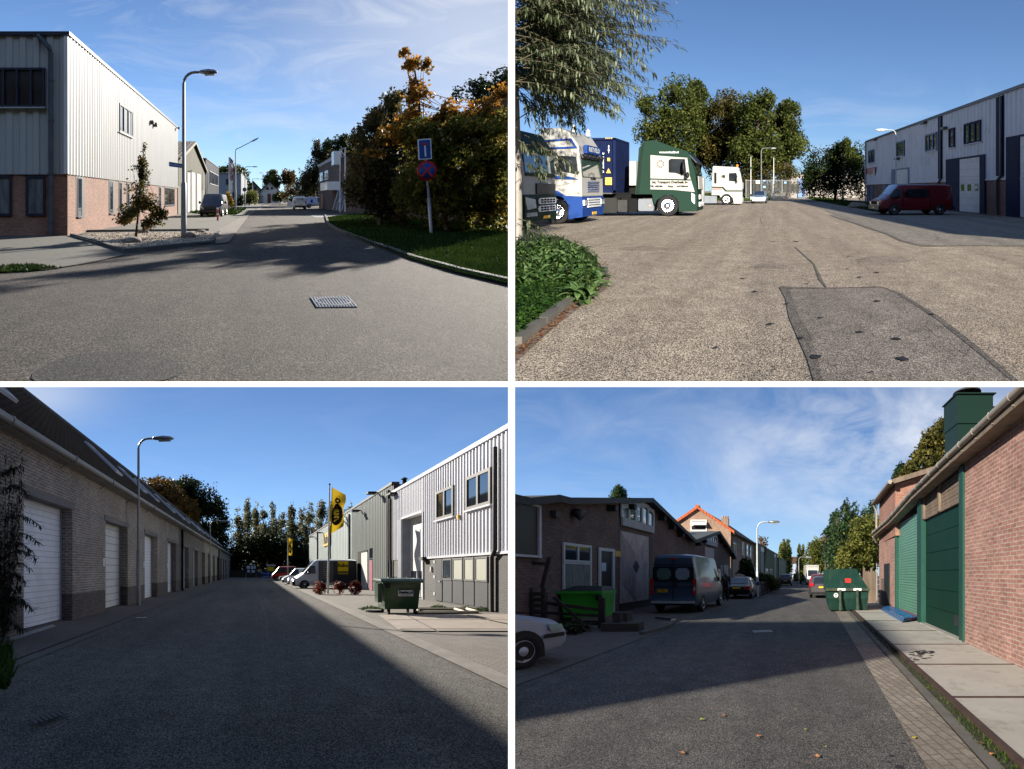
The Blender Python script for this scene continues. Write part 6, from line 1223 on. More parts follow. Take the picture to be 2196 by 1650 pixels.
wsheet('gutter_strip', 3.35, 3.75, 3.4, 75, M('pale_gutter', (.24, .21, .17), .9, var=.3, vs=2.5, bump=.3, bs=20), .024)
SLAB = M('concrete_slab', (.4, .33, .26), .9, var=.15, vs=1.5, bump=.2, bs=25, dirt=(.3, .24, .18))
for i, q in enumerate((((812, 1319), (868, 1318), (935, 1353), (858, 1353)), ((870, 1318), (990, 1318), (1090, 1340), (1090, 1353), (938, 1353)), ((993, 1318), (1110, 1317), (1110, 1342), (1095, 1339)), ((812, 1319), (866, 1318), (890, 1332), (830, 1333)))[:3]):
    grid_sheet('concrete_slab', ov(P, .05, q), SLAB, .05 + .001 * i)
mb = MB(); a, b = P.g(858, 1353.5), P.g(1110, 1353.5); mb.box(a.x, b.x, a.y - .03, a.y, 0, .06); a, b = P.g(832, 1333), P.g(1110, 1334); mb.box(a.x, b.x, a.y - .02, a.y + .02, .02, .056); struct('slab_edge', mb, M('rusty_edge', (.06, .04, .03), .8))
# garages
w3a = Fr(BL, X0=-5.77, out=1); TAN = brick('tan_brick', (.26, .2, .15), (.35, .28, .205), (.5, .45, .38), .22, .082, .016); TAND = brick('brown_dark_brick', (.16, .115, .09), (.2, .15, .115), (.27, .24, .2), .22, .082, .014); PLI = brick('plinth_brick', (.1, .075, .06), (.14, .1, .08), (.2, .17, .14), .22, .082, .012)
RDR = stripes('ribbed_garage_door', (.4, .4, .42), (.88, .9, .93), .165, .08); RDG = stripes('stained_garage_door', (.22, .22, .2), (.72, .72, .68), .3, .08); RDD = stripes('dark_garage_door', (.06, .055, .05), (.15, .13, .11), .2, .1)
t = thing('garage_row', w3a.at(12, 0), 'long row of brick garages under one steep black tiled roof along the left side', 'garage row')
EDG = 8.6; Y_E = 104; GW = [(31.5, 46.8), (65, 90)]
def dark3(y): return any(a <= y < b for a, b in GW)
Z3 = 3.5; H3_ = 4.88; prev = EDG; k = 0; walls = {False: [], True: []}; doors = []
LINT = M('lintel_concrete', (.24, .22, .2), .85, var=.15)
def wl3(nm, m_, *a): mb = MB(); w3a.box(mb, *a); obj(nm, mb, m_, t)
def PL(q): wl3('plinth', PLI, q[0], q[1], 0, .85, -.5, 0)
while 13.3 + 5.7 * k < Y_E:
    yk = 13.3 + 5.7 * k; yo_ = yk - 2.78; d_ = dark3(yk - 4)
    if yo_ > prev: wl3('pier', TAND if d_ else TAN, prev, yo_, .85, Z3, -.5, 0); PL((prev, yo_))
    wl3('lintel', LINT, max(EDG, yo_ - .12), yk + .12, Z3, Z3 + .2, -.42, .03); doors.append((max(EDG, yo_), yk, k)); prev = yk; k += 1
wl3('pier', TAN, prev, Y_E, .85, Z3, -.5, 0); PL((prev, Y_E))
cuts = [EDG, 31.5, 46.8, 65, 90, Y_E]
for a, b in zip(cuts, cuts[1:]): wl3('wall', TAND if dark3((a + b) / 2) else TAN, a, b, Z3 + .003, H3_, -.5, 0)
for a, b, k in doors:
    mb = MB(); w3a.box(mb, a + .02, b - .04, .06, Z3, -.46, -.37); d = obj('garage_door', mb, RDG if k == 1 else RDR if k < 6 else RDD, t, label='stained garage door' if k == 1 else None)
    mb = MB(); w3a.box(mb, b - .04, b, .0, Z3, -.37, -.33); obj('door_frame', mb, M('frame_grey', (.4, .4, .4), .5), t)
mb = MB(); mb.tube([w3a.at(EDG, H3_ - .02, .42), w3a.at(Y_E, H3_ - .02, .42)], .1, 8); w3a.box(mb, EDG, Y_E, H3_ - .13, H3_ - .02, -.1, .34)
for q in range(28): yy = EDG + .6 + q * 3.2; mb.tube([w3a.at(yy, H3_ - .02, .42), w3a.at(yy + .08, H3_ - .02, .42)], .125, 8); mb.tube([w3a.at(yy, H3_ - .05, .4), w3a.at(yy, H3_ - .3, .02)], .02, 4)
obj('gutter', mb, M('zinc_gutter', (.36, .34, .3), .6, .2, var=.15), t)
RX, RZ = -9.4, 8.76; mb = MB(); EX = -5.77 + .45
def roofpt(yy, q, off=0): return Vector((EX + (RX - EX) * q + P.m * yy + off * .72, yy, H3_ + .04 + (RZ - H3_) * q + off * .7))
rows = 30
for r0 in range(rows):   # overlapping courses of tiles
    q0, q1 = r0 / rows, (r0 + 1) / rows; n_ = 60 if r0 < 30 else 1; mb.quad(roofpt(EDG, q0, .045), roofpt(Y_E, q0, .045), roofpt(Y_E, q1, .0), roofpt(EDG, q1, .0)); mb.quad(roofpt(EDG, q0, .0), roofpt(Y_E, q0, .0), roofpt(Y_E, q0, .045), roofpt(EDG, q0, .045))
mb.quad(roofpt(EDG, 1), roofpt(Y_E, 1), Vector((2 * RX - EX + P.m * Y_E, Y_E, H3_)), Vector((2 * RX - EX + P.m * EDG, EDG, H3_)))
mb.poly([roofpt(EDG, 0, -.02), roofpt(EDG, 1, -.02), Vector((2 * RX - EX, EDG + .01, H3_))]); mb.poly([roofpt(Y_E, 0), roofpt(Y_E, 1), Vector((2 * RX - EX + .4, Y_E, H3_))])
mb.tube([roofpt(EDG, 1, .02), roofpt(Y_E, 1, .02)], .13, 8)
def tilem():
    m, nt, b = nodes('black_roof_tiles'); uv = lpn(nt); s = nt.nodes.new('ShaderNodeSeparateXYZ'); nt.links.new(uv, s.inputs[0])
    wv = nt.nodes.new('ShaderNodeMath'); wv.operation = 'SINE'; mu = nt.nodes.new('ShaderNodeMath'); mu.operation = 'MULTIPLY'; mu.inputs[1].default_value = 2 * math.pi / .3; nt.links.new(s.outputs[1], mu.inputs[0]); nt.links.new(mu.outputs[0], wv.inputs[0])
    f = noi(nt, uv, 2.5, 5, .7); c = ramp(nt, f, [(.3, (.022, .018, .018)), (.7, (.06, .048, .045))]); nt.links.new(c, b.inputs['Base Color']); b.inputs['Roughness'].default_value = .75; bumpn(nt, b, wv.outputs[0], .25, .03); return m
obj('roof', mb, tilem(), t)
mb = MB(); mb.hexa([(2 * RX - EX, EDG, 0), (-6.3, EDG, 0), (-6.3 + P.m * Y_E, Y_E, 0), (2 * RX - EX, Y_E, 0), (2 * RX - EX, EDG, H3_ - .2), (-6.3, EDG, H3_ - .2), (-6.3 + P.m * Y_E, Y_E, H3_ - .2), (2 * RX - EX, Y_E, H3_ - .2)]); obj('back_wall', mb, TAN, t)
for yy in (10.6, 19.6, 24.3, 27.4, 33, 37.5, 40.5, 48, 52, 57, 66, 72, 80):
    mb = MB()
    for (a0, a1, q0, q1) in ((yy, yy + .1, .3, .66), (yy + .8, yy + .9, .3, .66), (yy + .1, yy + .8, .3, .33), (yy + .1, yy + .8, .63, .66)):
        mb.prism([roofpt(a0, q0, .05), roofpt(a1, q0, .05), roofpt(a1, q1, .05), roofpt(a0, q1, .05)], Vector((.07, 0, .07)))
    f_ = obj('skylight', mb, M('skylight_frame', (.75, .78, .82), .4), t); mb = MB(); mb.quad(roofpt(yy + .05, .31, .07), roofpt(yy + .85, .31, .07), roofpt(yy + .85, .65, .07), roofpt(yy + .05, .65, .07)); obj('pane', mb, GLB, f_)
for yy in (32.4, 64): mb = MB(); mb.tube([w3a.at(yy, H3_ - .2, .12), w3a.at(yy, 0, .12)], .09, 8); obj('downpipe', mb, CHAS, t)
for i, yy in enumerate((15.7, 21.8, 27.6)): mb = MB(); w3a.box(mb, 13.3 + 2.83 + 5.7 * i - .25, 13.3 + 2.83 + 5.7 * i - .05, 1.75, 2.05, .003, .03); obj('house_number', mb, SWH, t)
for yk in (10.6,): pass
mb = MB(); a, b, c, d = P.g(18, 1372), P.g(112, 1342), P.g(120, 1346), P.g(24, 1378); mb.poly([(p.x, p.y, .036) for p in (a, b, c, d)]); struct('threshold', mb, CONC)
for (lab, u, v0, v1, rch) in (('nearest street lamp on the left, in front of the garage row', 297, 1300, 941, .62), ('second street lamp along the garage row', 451, 1253, 1118, .95), ('farthest street lamp at the end of the garage row', 488, 1240, 1158, 1.0)):
    g = P.g(u, v0); lamp((g.x, g.y), HEY + (1223 - v0 + v0 - v1) / FP * g.y, rch, lab, 1, .085, .95 if v0 > 1290 else 1.3)
# shrub at the left edge
ys = 9.6; BUD = leafm('butterfly_bush_leaves', [(.2, (.012, .016, .01)), (.6, (.035, .045, .025)), (.9, (.09, .1, .06))], trans=.2); t = thing('shrub', (P.pix(5, 1380, ys).x, ys, 0), 'spindly dark shrub with drooping leaves overhanging the first garage door', 'bush'); lv = MB(); lv.rnd = []; br_ = MB()
for (u0, v0, u1, v1) in [(5, 1380, r_.uniform(-10, 50), r_.uniform(950, 1250)) for _ in range(26)] + [(0, 1120, 88, 1130), (0, 1160, 86, 1166), (2, 1200, 80, 1200), (0, 1060, 62, 1062), (5, 1250, 56, 1250), (5, 1290, 72, 1310), (0, 1320, 50, 1350), (0, 1020, 40, 1000), (0, 1230, 66, 1222), (0, 1180, 70, 1184), (2, 1310, 60, 1300)]:
    y_ = ys + r_.uniform(-.5, .5); pts = [P.pix(u0 + (u1 - u0) * k / 9, v0 + (v1 - v0) * k / 9 - (20 * math.sin(math.pi * k / 9) if u1 > 50 else 0), y_) for k in range(10)]; br_.tube(pts, [.012 - .001 * k for k in range(10)], 4, cap=False)
    for k in range(2, 10):
        for j in range(9): leaf3(lv, pts[k - 1].lerp(pts[k], r_.random()), r_.uniform(.1, .2), .03, r_.uniform(0, 6.28), r_.uniform(-1.1, .3), .12)
obj('branches', br_, BARK, t); obj('foliage', lv, BUD, t)
mb = MB(); lv = [(P.g(u, v).x, P.g(u, v).y) for u, v in ((-20, 1395), (20, 1395), (30, 1440), (20, 1480), (-20, 1480))]; tag(grass(lv, 700, .22, 'grass', 15, wt_near=False), 'dark weeds in the corner by the near garage', 'weeds')
g = P.g(105, 1538); t = thing('drain_cover', g, 'dark slotted iron drain grate in the left gutter', 'drain cover'); mb = MB(); a, b, c, d = P.g(60, 1545, .035), P.g(135, 1525, .035), P.g(148, 1532, .035), P.g(75, 1556, .035)
for k in range(7): mb.prism([a.lerp(b, (k + .2) / 7), a.lerp(b, (k + .7) / 7), d.lerp(c, (k + .7) / 7), d.lerp(c, (k + .2) / 7)], (0, 0, .012))
obj('grate', mb, M('cast_iron_dark', (0, 0, 0)), t)
mb = MB(); a, b = P.g(292, 1328), P.g(313, 1327); mb.prism([(a.x, a.y, .035), (b.x, b.y, .035), (b.x, b.y + .08, .035), (a.x, a.y + .06, .035)], (0, 0, .01)); obj('litter', mb, SWH, label='scrap of white paper lying in the left gutter', cat='litter')
ribbon('crack', [(545, 1262), (560, 1290), (572, 1330), (574, 1350)], .035, SEAM, .008)
# white ribbed building
w8 = Fr(BL, X0=9.0, out=-1); WH8 = M('white_ribbed_cladding', (.76, .76, .8), .5, 0, var=.05); BRK8 = brick('anthracite_brick', (.035, .032, .03), (.055, .05, .048), (.12, .11, .1), .22, .075, .012); sN, sF = 14.0, w8.px(844)
t = thing('workshop_unit', w8.at(20, 0), 'white ribbed metal building with a dark brick base and glazed entrance', 'industrial building'); H8 = 6.65; Z8 = 2.25; GFR = M('grey_frame', (.05, .048, .052), .6)
gq0, gq1 = w8.px(908), w8.px(863)
mb = MB(); w8.box(mb, sN, gq0, 0, Z8, -10, 0); w8.box(mb, gq1, sF, 0, Z8, -10, 0); obj('brick_base', mb, BRK8, t)
mb = MB(); w8.box(mb, sN, sF, Z8 + .002, H8, -10, -.55); gz = 4.75; w8.ribs(mb, sN, gq0 + .02, Z8, H8, .26, .06, .0, flat=.28); w8.ribs(mb, gq1, sF, Z8, H8, .26, .06, 0, flat=.28); w8.ribs(mb, gq0, gq1, gz, H8, .24, .055, 0, flat=.22)
for a, b in ((sN, gq0), (gq1, sF)): w8.box(mb, a, b, Z8, H8, -.55, -.004)
w8.box(mb, gq0, gq1, gz, H8, -.55, -.004); obj('cladding', mb, WH8, t)
mb = MB(); w8.box(mb, sN, sF + .05, H8 - .03, H8 + .14, -.35, .12); w8.box(mb, sN, gq0, Z8 - .06, Z8 + .03, 0, .09); w8.box(mb, gq0 - .1, gq0, 0, gz, -.5, .08); w8.box(mb, gq1, gq1 + .1, 0, gz, -.5, .08); w8.box(mb, gq0, gq1, gz - .03, gz + .08, -.4, .09); obj('coping', mb, M('white_trim', (.8, .8, .82), .4), t)
mb = MB(); w8.box(mb, gq0, gq1, 1.55, gz - .03, -.6, -.48); w8.box(mb, gq0, gq1, 0.05, .95, -.6, -.48); d = obj('sectional_door', mb, stripes('cream_sectional', (.5, .5, .47), (.8, .79, .74), .55, .03), t); mb = MB(); w8.box(mb, gq0, gq1, .96, 1.54, -.6, -.49)
obj('door_window', mb, GL, d); mb = MB()
for k in range(4): q = gq0 + (gq1 - gq0) * k / 3; w8.box(mb, q - .05, q + .05, .95, 1.56, -.5, -.47)
obj('door_bars', mb, WHITE, d)
mb = MB(); w8.box(mb, gq1 - .02, gq1, 0, gz, -.5, 0); w8.box(mb, gq1 + .003, gq1 + .6, 0, gz, .0, .085); obj('jamb_panel', mb, M('silver_panel', (.36, .38, .42), .4, .2), t)
for (u0, u1, vt, vb) in ((939, 977, 1056, 1117), (1004, 1058, 1025, 1096)):
    q1, q0 = w8.px(u0), w8.px(u1); zt = HEY + (1223 - vt) / FP * q1; zb = HEY + (1223 - vb) / FP * q1; window(w8, t, q0, q1, zb, zt, 2, .13, M('brown_grey_frame', (.09, .078, .074), .6), GL, .13, .1, sill=WH8)
q0, q1 = w8.px(1050.5), w8.px(951); n_ = 4; mb = MB(); w8.box(mb, q0, q1, 0, Z8 - .07, .0, .03); obj('glazing_backing', mb, BLACK, t); CUR = M('pale_curtain', (.36, .37, .28), .6, var=.12, vs=3, streak=True)
ed = [w8.px(u) for u in (1050.5, 1021, 997, 973, 951.5)]
for k in range(4):
    a, b = ed[k], ed[k + 1]; mb = MB(); w8.box(mb, a + .07, b - .07, .12, 1.12, .03, .06); obj('lower_panel', mb, M('grey_panel', (.06, .063, .07), .7, spec=.1), t); window(w8, t, a + .05, b - .05, 1.14, Z8 - .12, 1, .07, GFR, CUR if k < 3 else GLB, .09, .05)
a, b = w8.px(951), w8.px(935); mb = MB(); w8.box(mb, a + .05, b - .02, .1, Z8 - .1, .01, .06); d = obj('door', mb, M('grey_panel', (0, 0, 0)), t); mb = MB(); w8.box(mb, a + .12, a + .18, 1.0, 1.1, .06, .1); mb.tube([w8.at(a + .15, 1.05, .11), w8.at(a + .3, 1.05, .11)], .015, 5); obj('handle', mb, CHROME, d)
mb = MB()
for z_ in (.35, 1.2, 1.95): w8.box(mb, b - .05, b + .1, z_, z_ + .14, .05, .09)
obj('hinges', mb, SWH, t)
for u, zt, off in ((1072, H8 - .5, .3), (842.5, H8 - .35, 0)):
    q = w8.px(u); mb = MB(); mb.tube([w8.at(q, zt, .18), w8.at(q, Z8 + .1, .18), w8.at(q + off, Z8 - .15, .14), w8.at(q + off, .02, .14)], .085, 8); obj('downpipe', mb, GFR, t)
mb = MB(); q, z_ = w8.px(914, 1199); w8.box(mb, q - .25, q + .25, z_ - .08, z_ + .1, .02, .3); obj('wall_light', mb, BLACK, t); mb = MB(); q, z_ = w8.px(849, 1062); w8.box(mb, q - .4, q + .4, z_, z_ + .12, .05, .5); obj('wall_light', mb, BLACK, t)
mb = MB(); q, z_ = w8.px(927, 1221); w8.box(mb, q - .06, q + .06, z_ - .12, z_ + .12, .01, .1); obj('letter_box', mb, SWH, t); mb = MB(); q, z_ = w8.px(988, 1109); w8.box(mb, q - .08, q + .08, z_ - .08, z_ + .08, .05, .16); obj('alarm_box', mb, YPLATE, t)
# grey-green hall
t = thing('retail_hall', w8.at(40, 0), 'grey-green ribbed metal hall behind the white building', 'industrial building'); H9 = 7.25; s0_, s1_ = sF + .02, w8.px(664); GG = M('grey_green_cladding', (.17, .2, .18), .5, .1, var=.1, streak=True); GGL = M('pale_green_cladding', (.42, .49, .46), .5, .1, var=.08, streak=True); sm_ = w8.px(755)
mb = MB(); w8.box(mb, s0_, sm_, 0, H9, -12, -.01); w8.ribs(mb, s0_, sm_, .05, H9, .42, .07, 0, flat=.3); obj('wall', mb, GG, t); mb = MB(); w8.box(mb, sm_ + .001, s1_, 0, H9, -12, -.01); w8.ribs(mb, sm_, s1_, .05, H9, .8, .07, 0, flat=.35); obj('pale_wall', mb, GGL, t)
mb = MB(); w8.box(mb, s0_, s1_, H9, H9 + .16, -.4, .12); w8.box(mb, s0_, s0_ + .1, H8, H9, -6, -.001); obj('coping', mb, GFR, t); mb = MB(); mb.tube([w8.at(s0_ + .8, H9, -1), w8.at(s0_ + .8, H9 + .5, -1)], .15, 8); mb.lathe(w8.at(s0_ + .8, H9 + .5, -1), (0, 0, 1), [(.25, 0), (.001, .15)], 10); obj('roof_vent', mb, CHAS, t)
for u in (836, 838.5, 752, 711, 683): q = w8.px(u); mb = MB(); mb.tube([w8.at(q, H9 - .3, .16), w8.at(q, 0, .16)], .09, 6); obj('downpipe', mb, GFR, t)
for (u, v) in ((820, 1060), (782, 1098), (744, 1119), (743, 1106), (697, 1144), (679, 1153)): q, z_ = w8.px(u, v); mb = MB(); mb.tube([w8.at(q, z_ - .2, .1), w8.at(q, z_ + .1, .3), w8.at(q, z_ + .12, .7)], .05, 5); w8.box(mb, q - .3, q + .3, z_, z_ + .14, .5, 1.1); obj('wall_light', mb, BLACK, t)
qa, qb = w8.px(711), w8.px(696); mb = MB(); zt, zb = HEY + (1223 - 1147) / FP * qb, HEY + (1223 - 1173) / FP * qb; w8.box(mb, qa, qb, zb, zt, .1, .2); HYEL = M('shop_yellow', (.75, .5, .01), .5, var=.06); sg = obj('sign', mb, HYEL, t); mb = MB(); w8.text(mb, 'hubo', (qa + qb) / 2, (zt + zb) / 2, 1.6, .22, bold=.05, sx=1.3); obj('lettering', mb, CHAS, sg)
q0, q1 = w8.px(790), w8.px(777); mb = MB(); zt = HEY + (1223 - 1186) / FP * q1; w8.box(mb, q0, q1, .05, zt, .02, .09); obj('sectional_door', mb, M('cream_door', (.72, .7, .62), .5, var=.06), t); q2 = w8.px(769); mb = MB(); w8.box(mb, q1, q2, 0, zt, .02, .1); w8.box(mb, q0, q2, zt, zt + .15, .02, .1); obj('door_frame', mb, CHAS, t)
q0, q1 = w8.px(801), w8.px(794.5); mb = MB(); w8.box(mb, q0, q1, .05, 2.35, .03, .1); obj('door', mb, M('magenta_door', (.33, .03, .1), .5, var=.1), t); mb = MB(); w8.box(mb, q0, q1, 2.4, 3.3, .03, .08); obj('fanlight', mb, GL, t)
# wheeled container
g = P.g(859, 1320); yb_ = g.y; BING = paint('bin_green', (.03, .085, .035)); t = thing('waste_container', g, 'dark green wheeled waste container with a flat lid and a white label', 'waste container'); x0_, x1_ = P.pix(823, 1300, yb_).x, P.pix(901, 1300, yb_).x; zt, zb = P.pix(0, 1246, yb_).z, .21; dpt = .95
mb = MB(); i_ = .06; mb.hexa([(x0_ + i_, yb_ + i_, zb), (x1_ - i_, yb_ + i_, zb), (x1_ - i_, yb_ + dpt - i_, zb), (x0_ + i_, yb_ + dpt - i_, zb), (x0_ - .02, yb_, zt), (x1_ + .04, yb_, zt), (x1_ + .04, yb_ + dpt, zt), (x0_ - .02, yb_ + dpt, zt)]); mb.box(x0_ - .1, x1_ + .1, yb_ - .05, yb_ + dpt + .05, zt - .07, zt)
for k in range(9): xx = x0_ + (x1_ - x0_) * (k + .5) / 9; mb.box(xx - .015, xx + .015, yb_ - .045, yb_, zt - .16, zt - .07)
mb.box(x0_ - .18, x0_ - .03, yb_ + .1, yb_ + .5, .45, zt - .1); obj('body', mb, BING, t)
mb = MB(); mb.hexa([(x0_ - .12, yb_ - .06, zt + .003), (x1_ + .12, yb_ - .06, zt + .003), (x1_ + .12, yb_ + dpt + .06, zt + .003), (x0_ - .12, yb_ + dpt + .06, zt + .003), (x0_ - .1, yb_ + .02, zt + .07), (x1_ + .08, yb_ + .02, zt + .07), (x1_ + .08, yb_ + dpt, zt + .09), (x0_ - .1, yb_ + dpt, zt + .09)])
for xx in (x0_ + .15, x1_ - .5): mb.tube([(xx, yb_, zt + .08), (xx, yb_ - .02, zt + .13), (xx + .3, yb_ - .02, zt + .13), (xx + .3, yb_, zt + .08)], .015, 5)
obj('lid', mb, paint('lid_green', (.025, .065, .03)), t)
mb = MB(); mb.lathe((x0_ + .12, yb_ - .03, zt - .16), (0, -1, 0), [(.001, .04), (.1, .03), (.11, -.03)], 14); obj('trunnion', mb, BLACK, t)
for xx, yy in ((x0_ + .2, yb_ + .1), (x1_ - .15, yb_ + .1), (x0_ + .2, yb_ + dpt - .12), (x1_ - .15, yb_ + dpt - .12)): mb = MB(); mb.lathe((xx - .03, yy, .1), (1, 0, 0), [(.001, 0), (.1, 0), (.1, .06), (.001, .06)], 14); mb.box(xx - .05, xx + .05, yy - .04, yy + .04, .12, zb); obj('castor', mb, BLACK, t)
a, b = P.pix(854, 1279, yb_), P.pix(886, 1266, yb_); mb = MB(); mb.box(a.x, b.x, yb_ - .02, yb_ + .03, a.z, b.z); lb = obj('label', mb, SWH, t); mb = MB(); cx_ = (a.x + b.x) / 2; text_mb('Beelen.nl', .15, lambda q, r: Vector((cx_ + q * .9, yb_ - .024, a.z + .14 + r)), mb, 0, .006); text_mb('088 - 0080990', .055, lambda q, r: Vector((cx_ + q, yb_ - .024, a.z + .04 + r)), mb); obj('lettering', mb, TGRN, lb)
# timber frame and weeds
a, b, c, d = P.g(896, 1310), P.g(1000, 1310), P.g(1024, 1317), P.g(896, 1319); t = thing('window_frame', a, 'pale timber frame lying on the paving behind the waste container', 'timber frame'); TIM = M('fresh_timber', (.6, .48, .3), .7, var=.15, vs=4)
mb = MB()
for p_, q_ in ((a, b), (b, c), (c, d), (d, a)): mb.tube([p_ + Vector((0, 0, .07)), q_ + Vector((0, 0, .07))], .06, 4, sm=False)
mb.tube([a.lerp(b, .75) + Vector((0, 0, .07)), d.lerp(c, .8) + Vector((0, 0, .07))], .05, 4, sm=False); obj('frame', mb, TIM, t)
for i, (u, v, ru, n_) in enumerate(((795, 1309, 26, 500), (940, 1306, 16, 260), (1035, 1312, 24, 450), (1000, 1309, 10, 160))):
    g = P.g(u, v); w_ = ru / FP * g.y; mb = MB(); mb.rnd = []
    for k in range(n_): aa = r_.uniform(0, 6.3); rr3 = r_.random() ** .5; leaf3(mb, (g.x + math.cos(aa) * rr3 * w_, g.y + math.sin(aa) * rr3 * .35, .05 + r_.uniform(0, .16) * (1 - rr3)), r_.uniform(.05, .1), .04, r_.uniform(0, 6.3), r_.uniform(0, 1.2), .3)
    obj('weeds', mb, CUV, label='low green weeds ' + ('left of the green waste container', 'by the wall behind the timber frame', 'below the right end of the glazed entrance', 'at the end of the timber frame')[i], cat='weeds')
g = P.g(800, 1314); mb = MB(); q = [(g.x + .32 * math.cos(a), g.y + .25 * math.sin(a), .02) for a in [2 * math.pi * k / 16 for k in range(16)]]; mb.prism(q, (0, 0, .09)); obj('kerb_stone', mb, KERB, label='curved low kerb stone around weeds left of the waste container', cat='kerb stone')
# red shrubs
for i, (u, w_, h_) in enumerate(((685, 17, 27), (727, 14, 26), (762, 15, 26))):
    g = P.g(u, 1276); y_ = g.y; bl = [pb(P, u, 1263, w_ * .95, 13, y_), pb(P, u - 3, 1254, w_ * .6, 9, y_), pb(P, u + 5, 1258, w_ * .6, 10, y_)]
    tree('red_shrub', (g.x, y_, 0), P.pix(u, 1255, y_), .03, bl, 4200, .1, REDL, 'round red-leaved shrub, %s of three in front of the grey and white van' % ('left', 'middle', 'right')[i], 'shrub', 'red shrubs', rough=.15, seed=80 + i, gap=.2, nl=14, gf=2.5, asp=.35, shell=.7)
# flags
def flagpole(u, v0, v1, flag, lab, y=None):
    g = P.g(u, v0) if y is None else Vector((P.pix(u, 1240, y).x, y, 0)); y_ = g.y; t = thing('flagpole', g, lab, 'flagpole', 'shop flags'); top = P.pix(u + 4 * (1 if y is None else 0), v1, y_); mb = MB(); mb.tube([g, g.lerp(top, .5), top], [.075, .06, .045], 8); obj('pole', mb, M('white_pole', (.62, .62, .6), .4), t); mb = MB(); mb.lump(top, (.07, .07, .07), 1, 0, sub=2); obj('knob', mb, CHAS, t)
    (a, b, c, d) = flag; n, m_ = 12, 5; G = {}
    def F_(s, q): # s down, q across
        L_ = Vector((a[0] + (d[0] - a[0]) * s, a[1] + (d[1] - a[1]) * s)); R_ = Vector((b[0] + (c[0] - b[0]) * s, b[1] + (c[1] - b[1]) * s)); p = L_.lerp(R_, q); sc_ = (b[0] - a[0]) / 34
        return P.pix(p.x + 2.2 * sc_ * math.sin(s * 9) * q, p.y + 2 * sc_ * math.sin(s * 7 + 1) * q, y_ - .1 + .22 * math.sin(s * 7 + q * 3) * q)
    mb = MB(); vs = [F_(i / n, j / m_) for i in range(n + 1) for j in range(m_ + 1)]; mb.add(vs, [(i * (m_ + 1) + j, i * (m_ + 1) + j + 1, (i + 1) * (m_ + 1) + j + 1, (i + 1) * (m_ + 1) + j) for i in range(n) for j in range(m_)], 0, True); cl = obj('cloth', mb, leafm('flag_yellow', [(.2, (.5, .33, .02)), (.8, (.7, .5, .02))], trans=.35, clump=.3), t)
    off = Vector((0, -.02, 0)); mb = MB(); pts = []
    for k in range(28): a_ = 2 * math.pi * k / 28; s_, q_ = .62 + .25 * math.cos(a_), .5 + .46 * math.sin(a_); pts.append(F_(s_, min(1, max(0, q_))) + off)
    cen = F_(.62, .5) + off
    for k in range(28): mb.add([cen, pts[k], pts[(k + 1) % 28]], [(0, 1, 2)])
    obj('emblem', mb, CHAS, t)
    for s_, mt_, part in (('hu', M('flag_letter_yellow', (.75, .5, .02), .6), 0), ('bo', CHAS, 1)):
        mb = MB(); text_mb(s_, .85, lambda x, y, p_=part: F_(.64 - .31 * p_ - x * .32, min(.98, max(.02, .5 + y * .9))) + off * 2, mb, 0, .03); obj('lettering', mb, mt_, t)
    mb = MB(); pts = [F_(.5 - .38 * math.sin(k / 8 * 1.4), .12 + .0 * k + .62 * (1 - math.cos(k / 8 * 1.3))) + off for k in range(9)]; mb.tube(pts, .012, 4); obj('red_arc', mb, SR, t)
flagpole(703, 1274, 1039, ((712, 1045), (741, 1060), (735, 1128), (708, 1146)), 'tall flagpole flying a yellow shop flag, nearest the grey and white van')
flagpole(617, 1245, 1152, ((618, 1153), (627, 1157), (626, 1192), (618, 1191)), 'small distant flagpole with a yellow shop flag behind the red truck', y=62)
# vehicles
yv = 36.3; cxv = (P.pix(626, 1240, yv).x + P.pix(767, 1240, yv).x) / 2; VGRY = paint('van_dark_grey', (.02, .022, .026)); L_ = 5.55
def ex(root, Mx):
    A = lambda x0, x1, z0, z1, m_, n_, o=.99, th=.012: panels(root, Mx, n_, [(rs(o, x0, x1, z0, z1, .01), (0, th, 0))], m_)
    A(-2.7, .55, .55, 2.38, VGRY, 'dark_wrap'); A(-.7, .5, .62, 2.36, M('wrap_mid_grey', (.1, .1, .11), .4), 'grey_wrap', 1.004); A(-2.0, -1.1, 1.5, 2.36, HYEL, 'logo_panel', 1.006)
    P_ = lambda x, z, o=1.02: Mx @ Vector((x, o, z)); mb = MB(); text_mb('hubo', .42, lambda a, b: P_(-1.55 - a, 2.0 + b), mb, 0, .02); text_mb('Haastrecht', .2, lambda a, b: P_(-1.55 - a, 1.32 + b), mb, 1, .006); obj('lettering', mb, [CHAS, HYEL], root)
    mb = MB()
    for i, s_ in enumerate(('------ ----', '--- --------', '------- ---', '----- -----', '---- ------', '------- ----', '----- ---', '-------- --')): text_mb(s_, .13, lambda a, b: P_(-.1 - a * 1.1, 2.22 - i * .18 + b), mb, i % 2, .004)
    obj('small_lettering', mb, [SWH, HYEL], root); panels(root, Mx, 'front_window', [([(.8, .985, 1.3), (1.72, .985, 1.3), (1.3, .985, 1.95), (.85, .985, 2.0)], (0, .03, 0))], GLB)
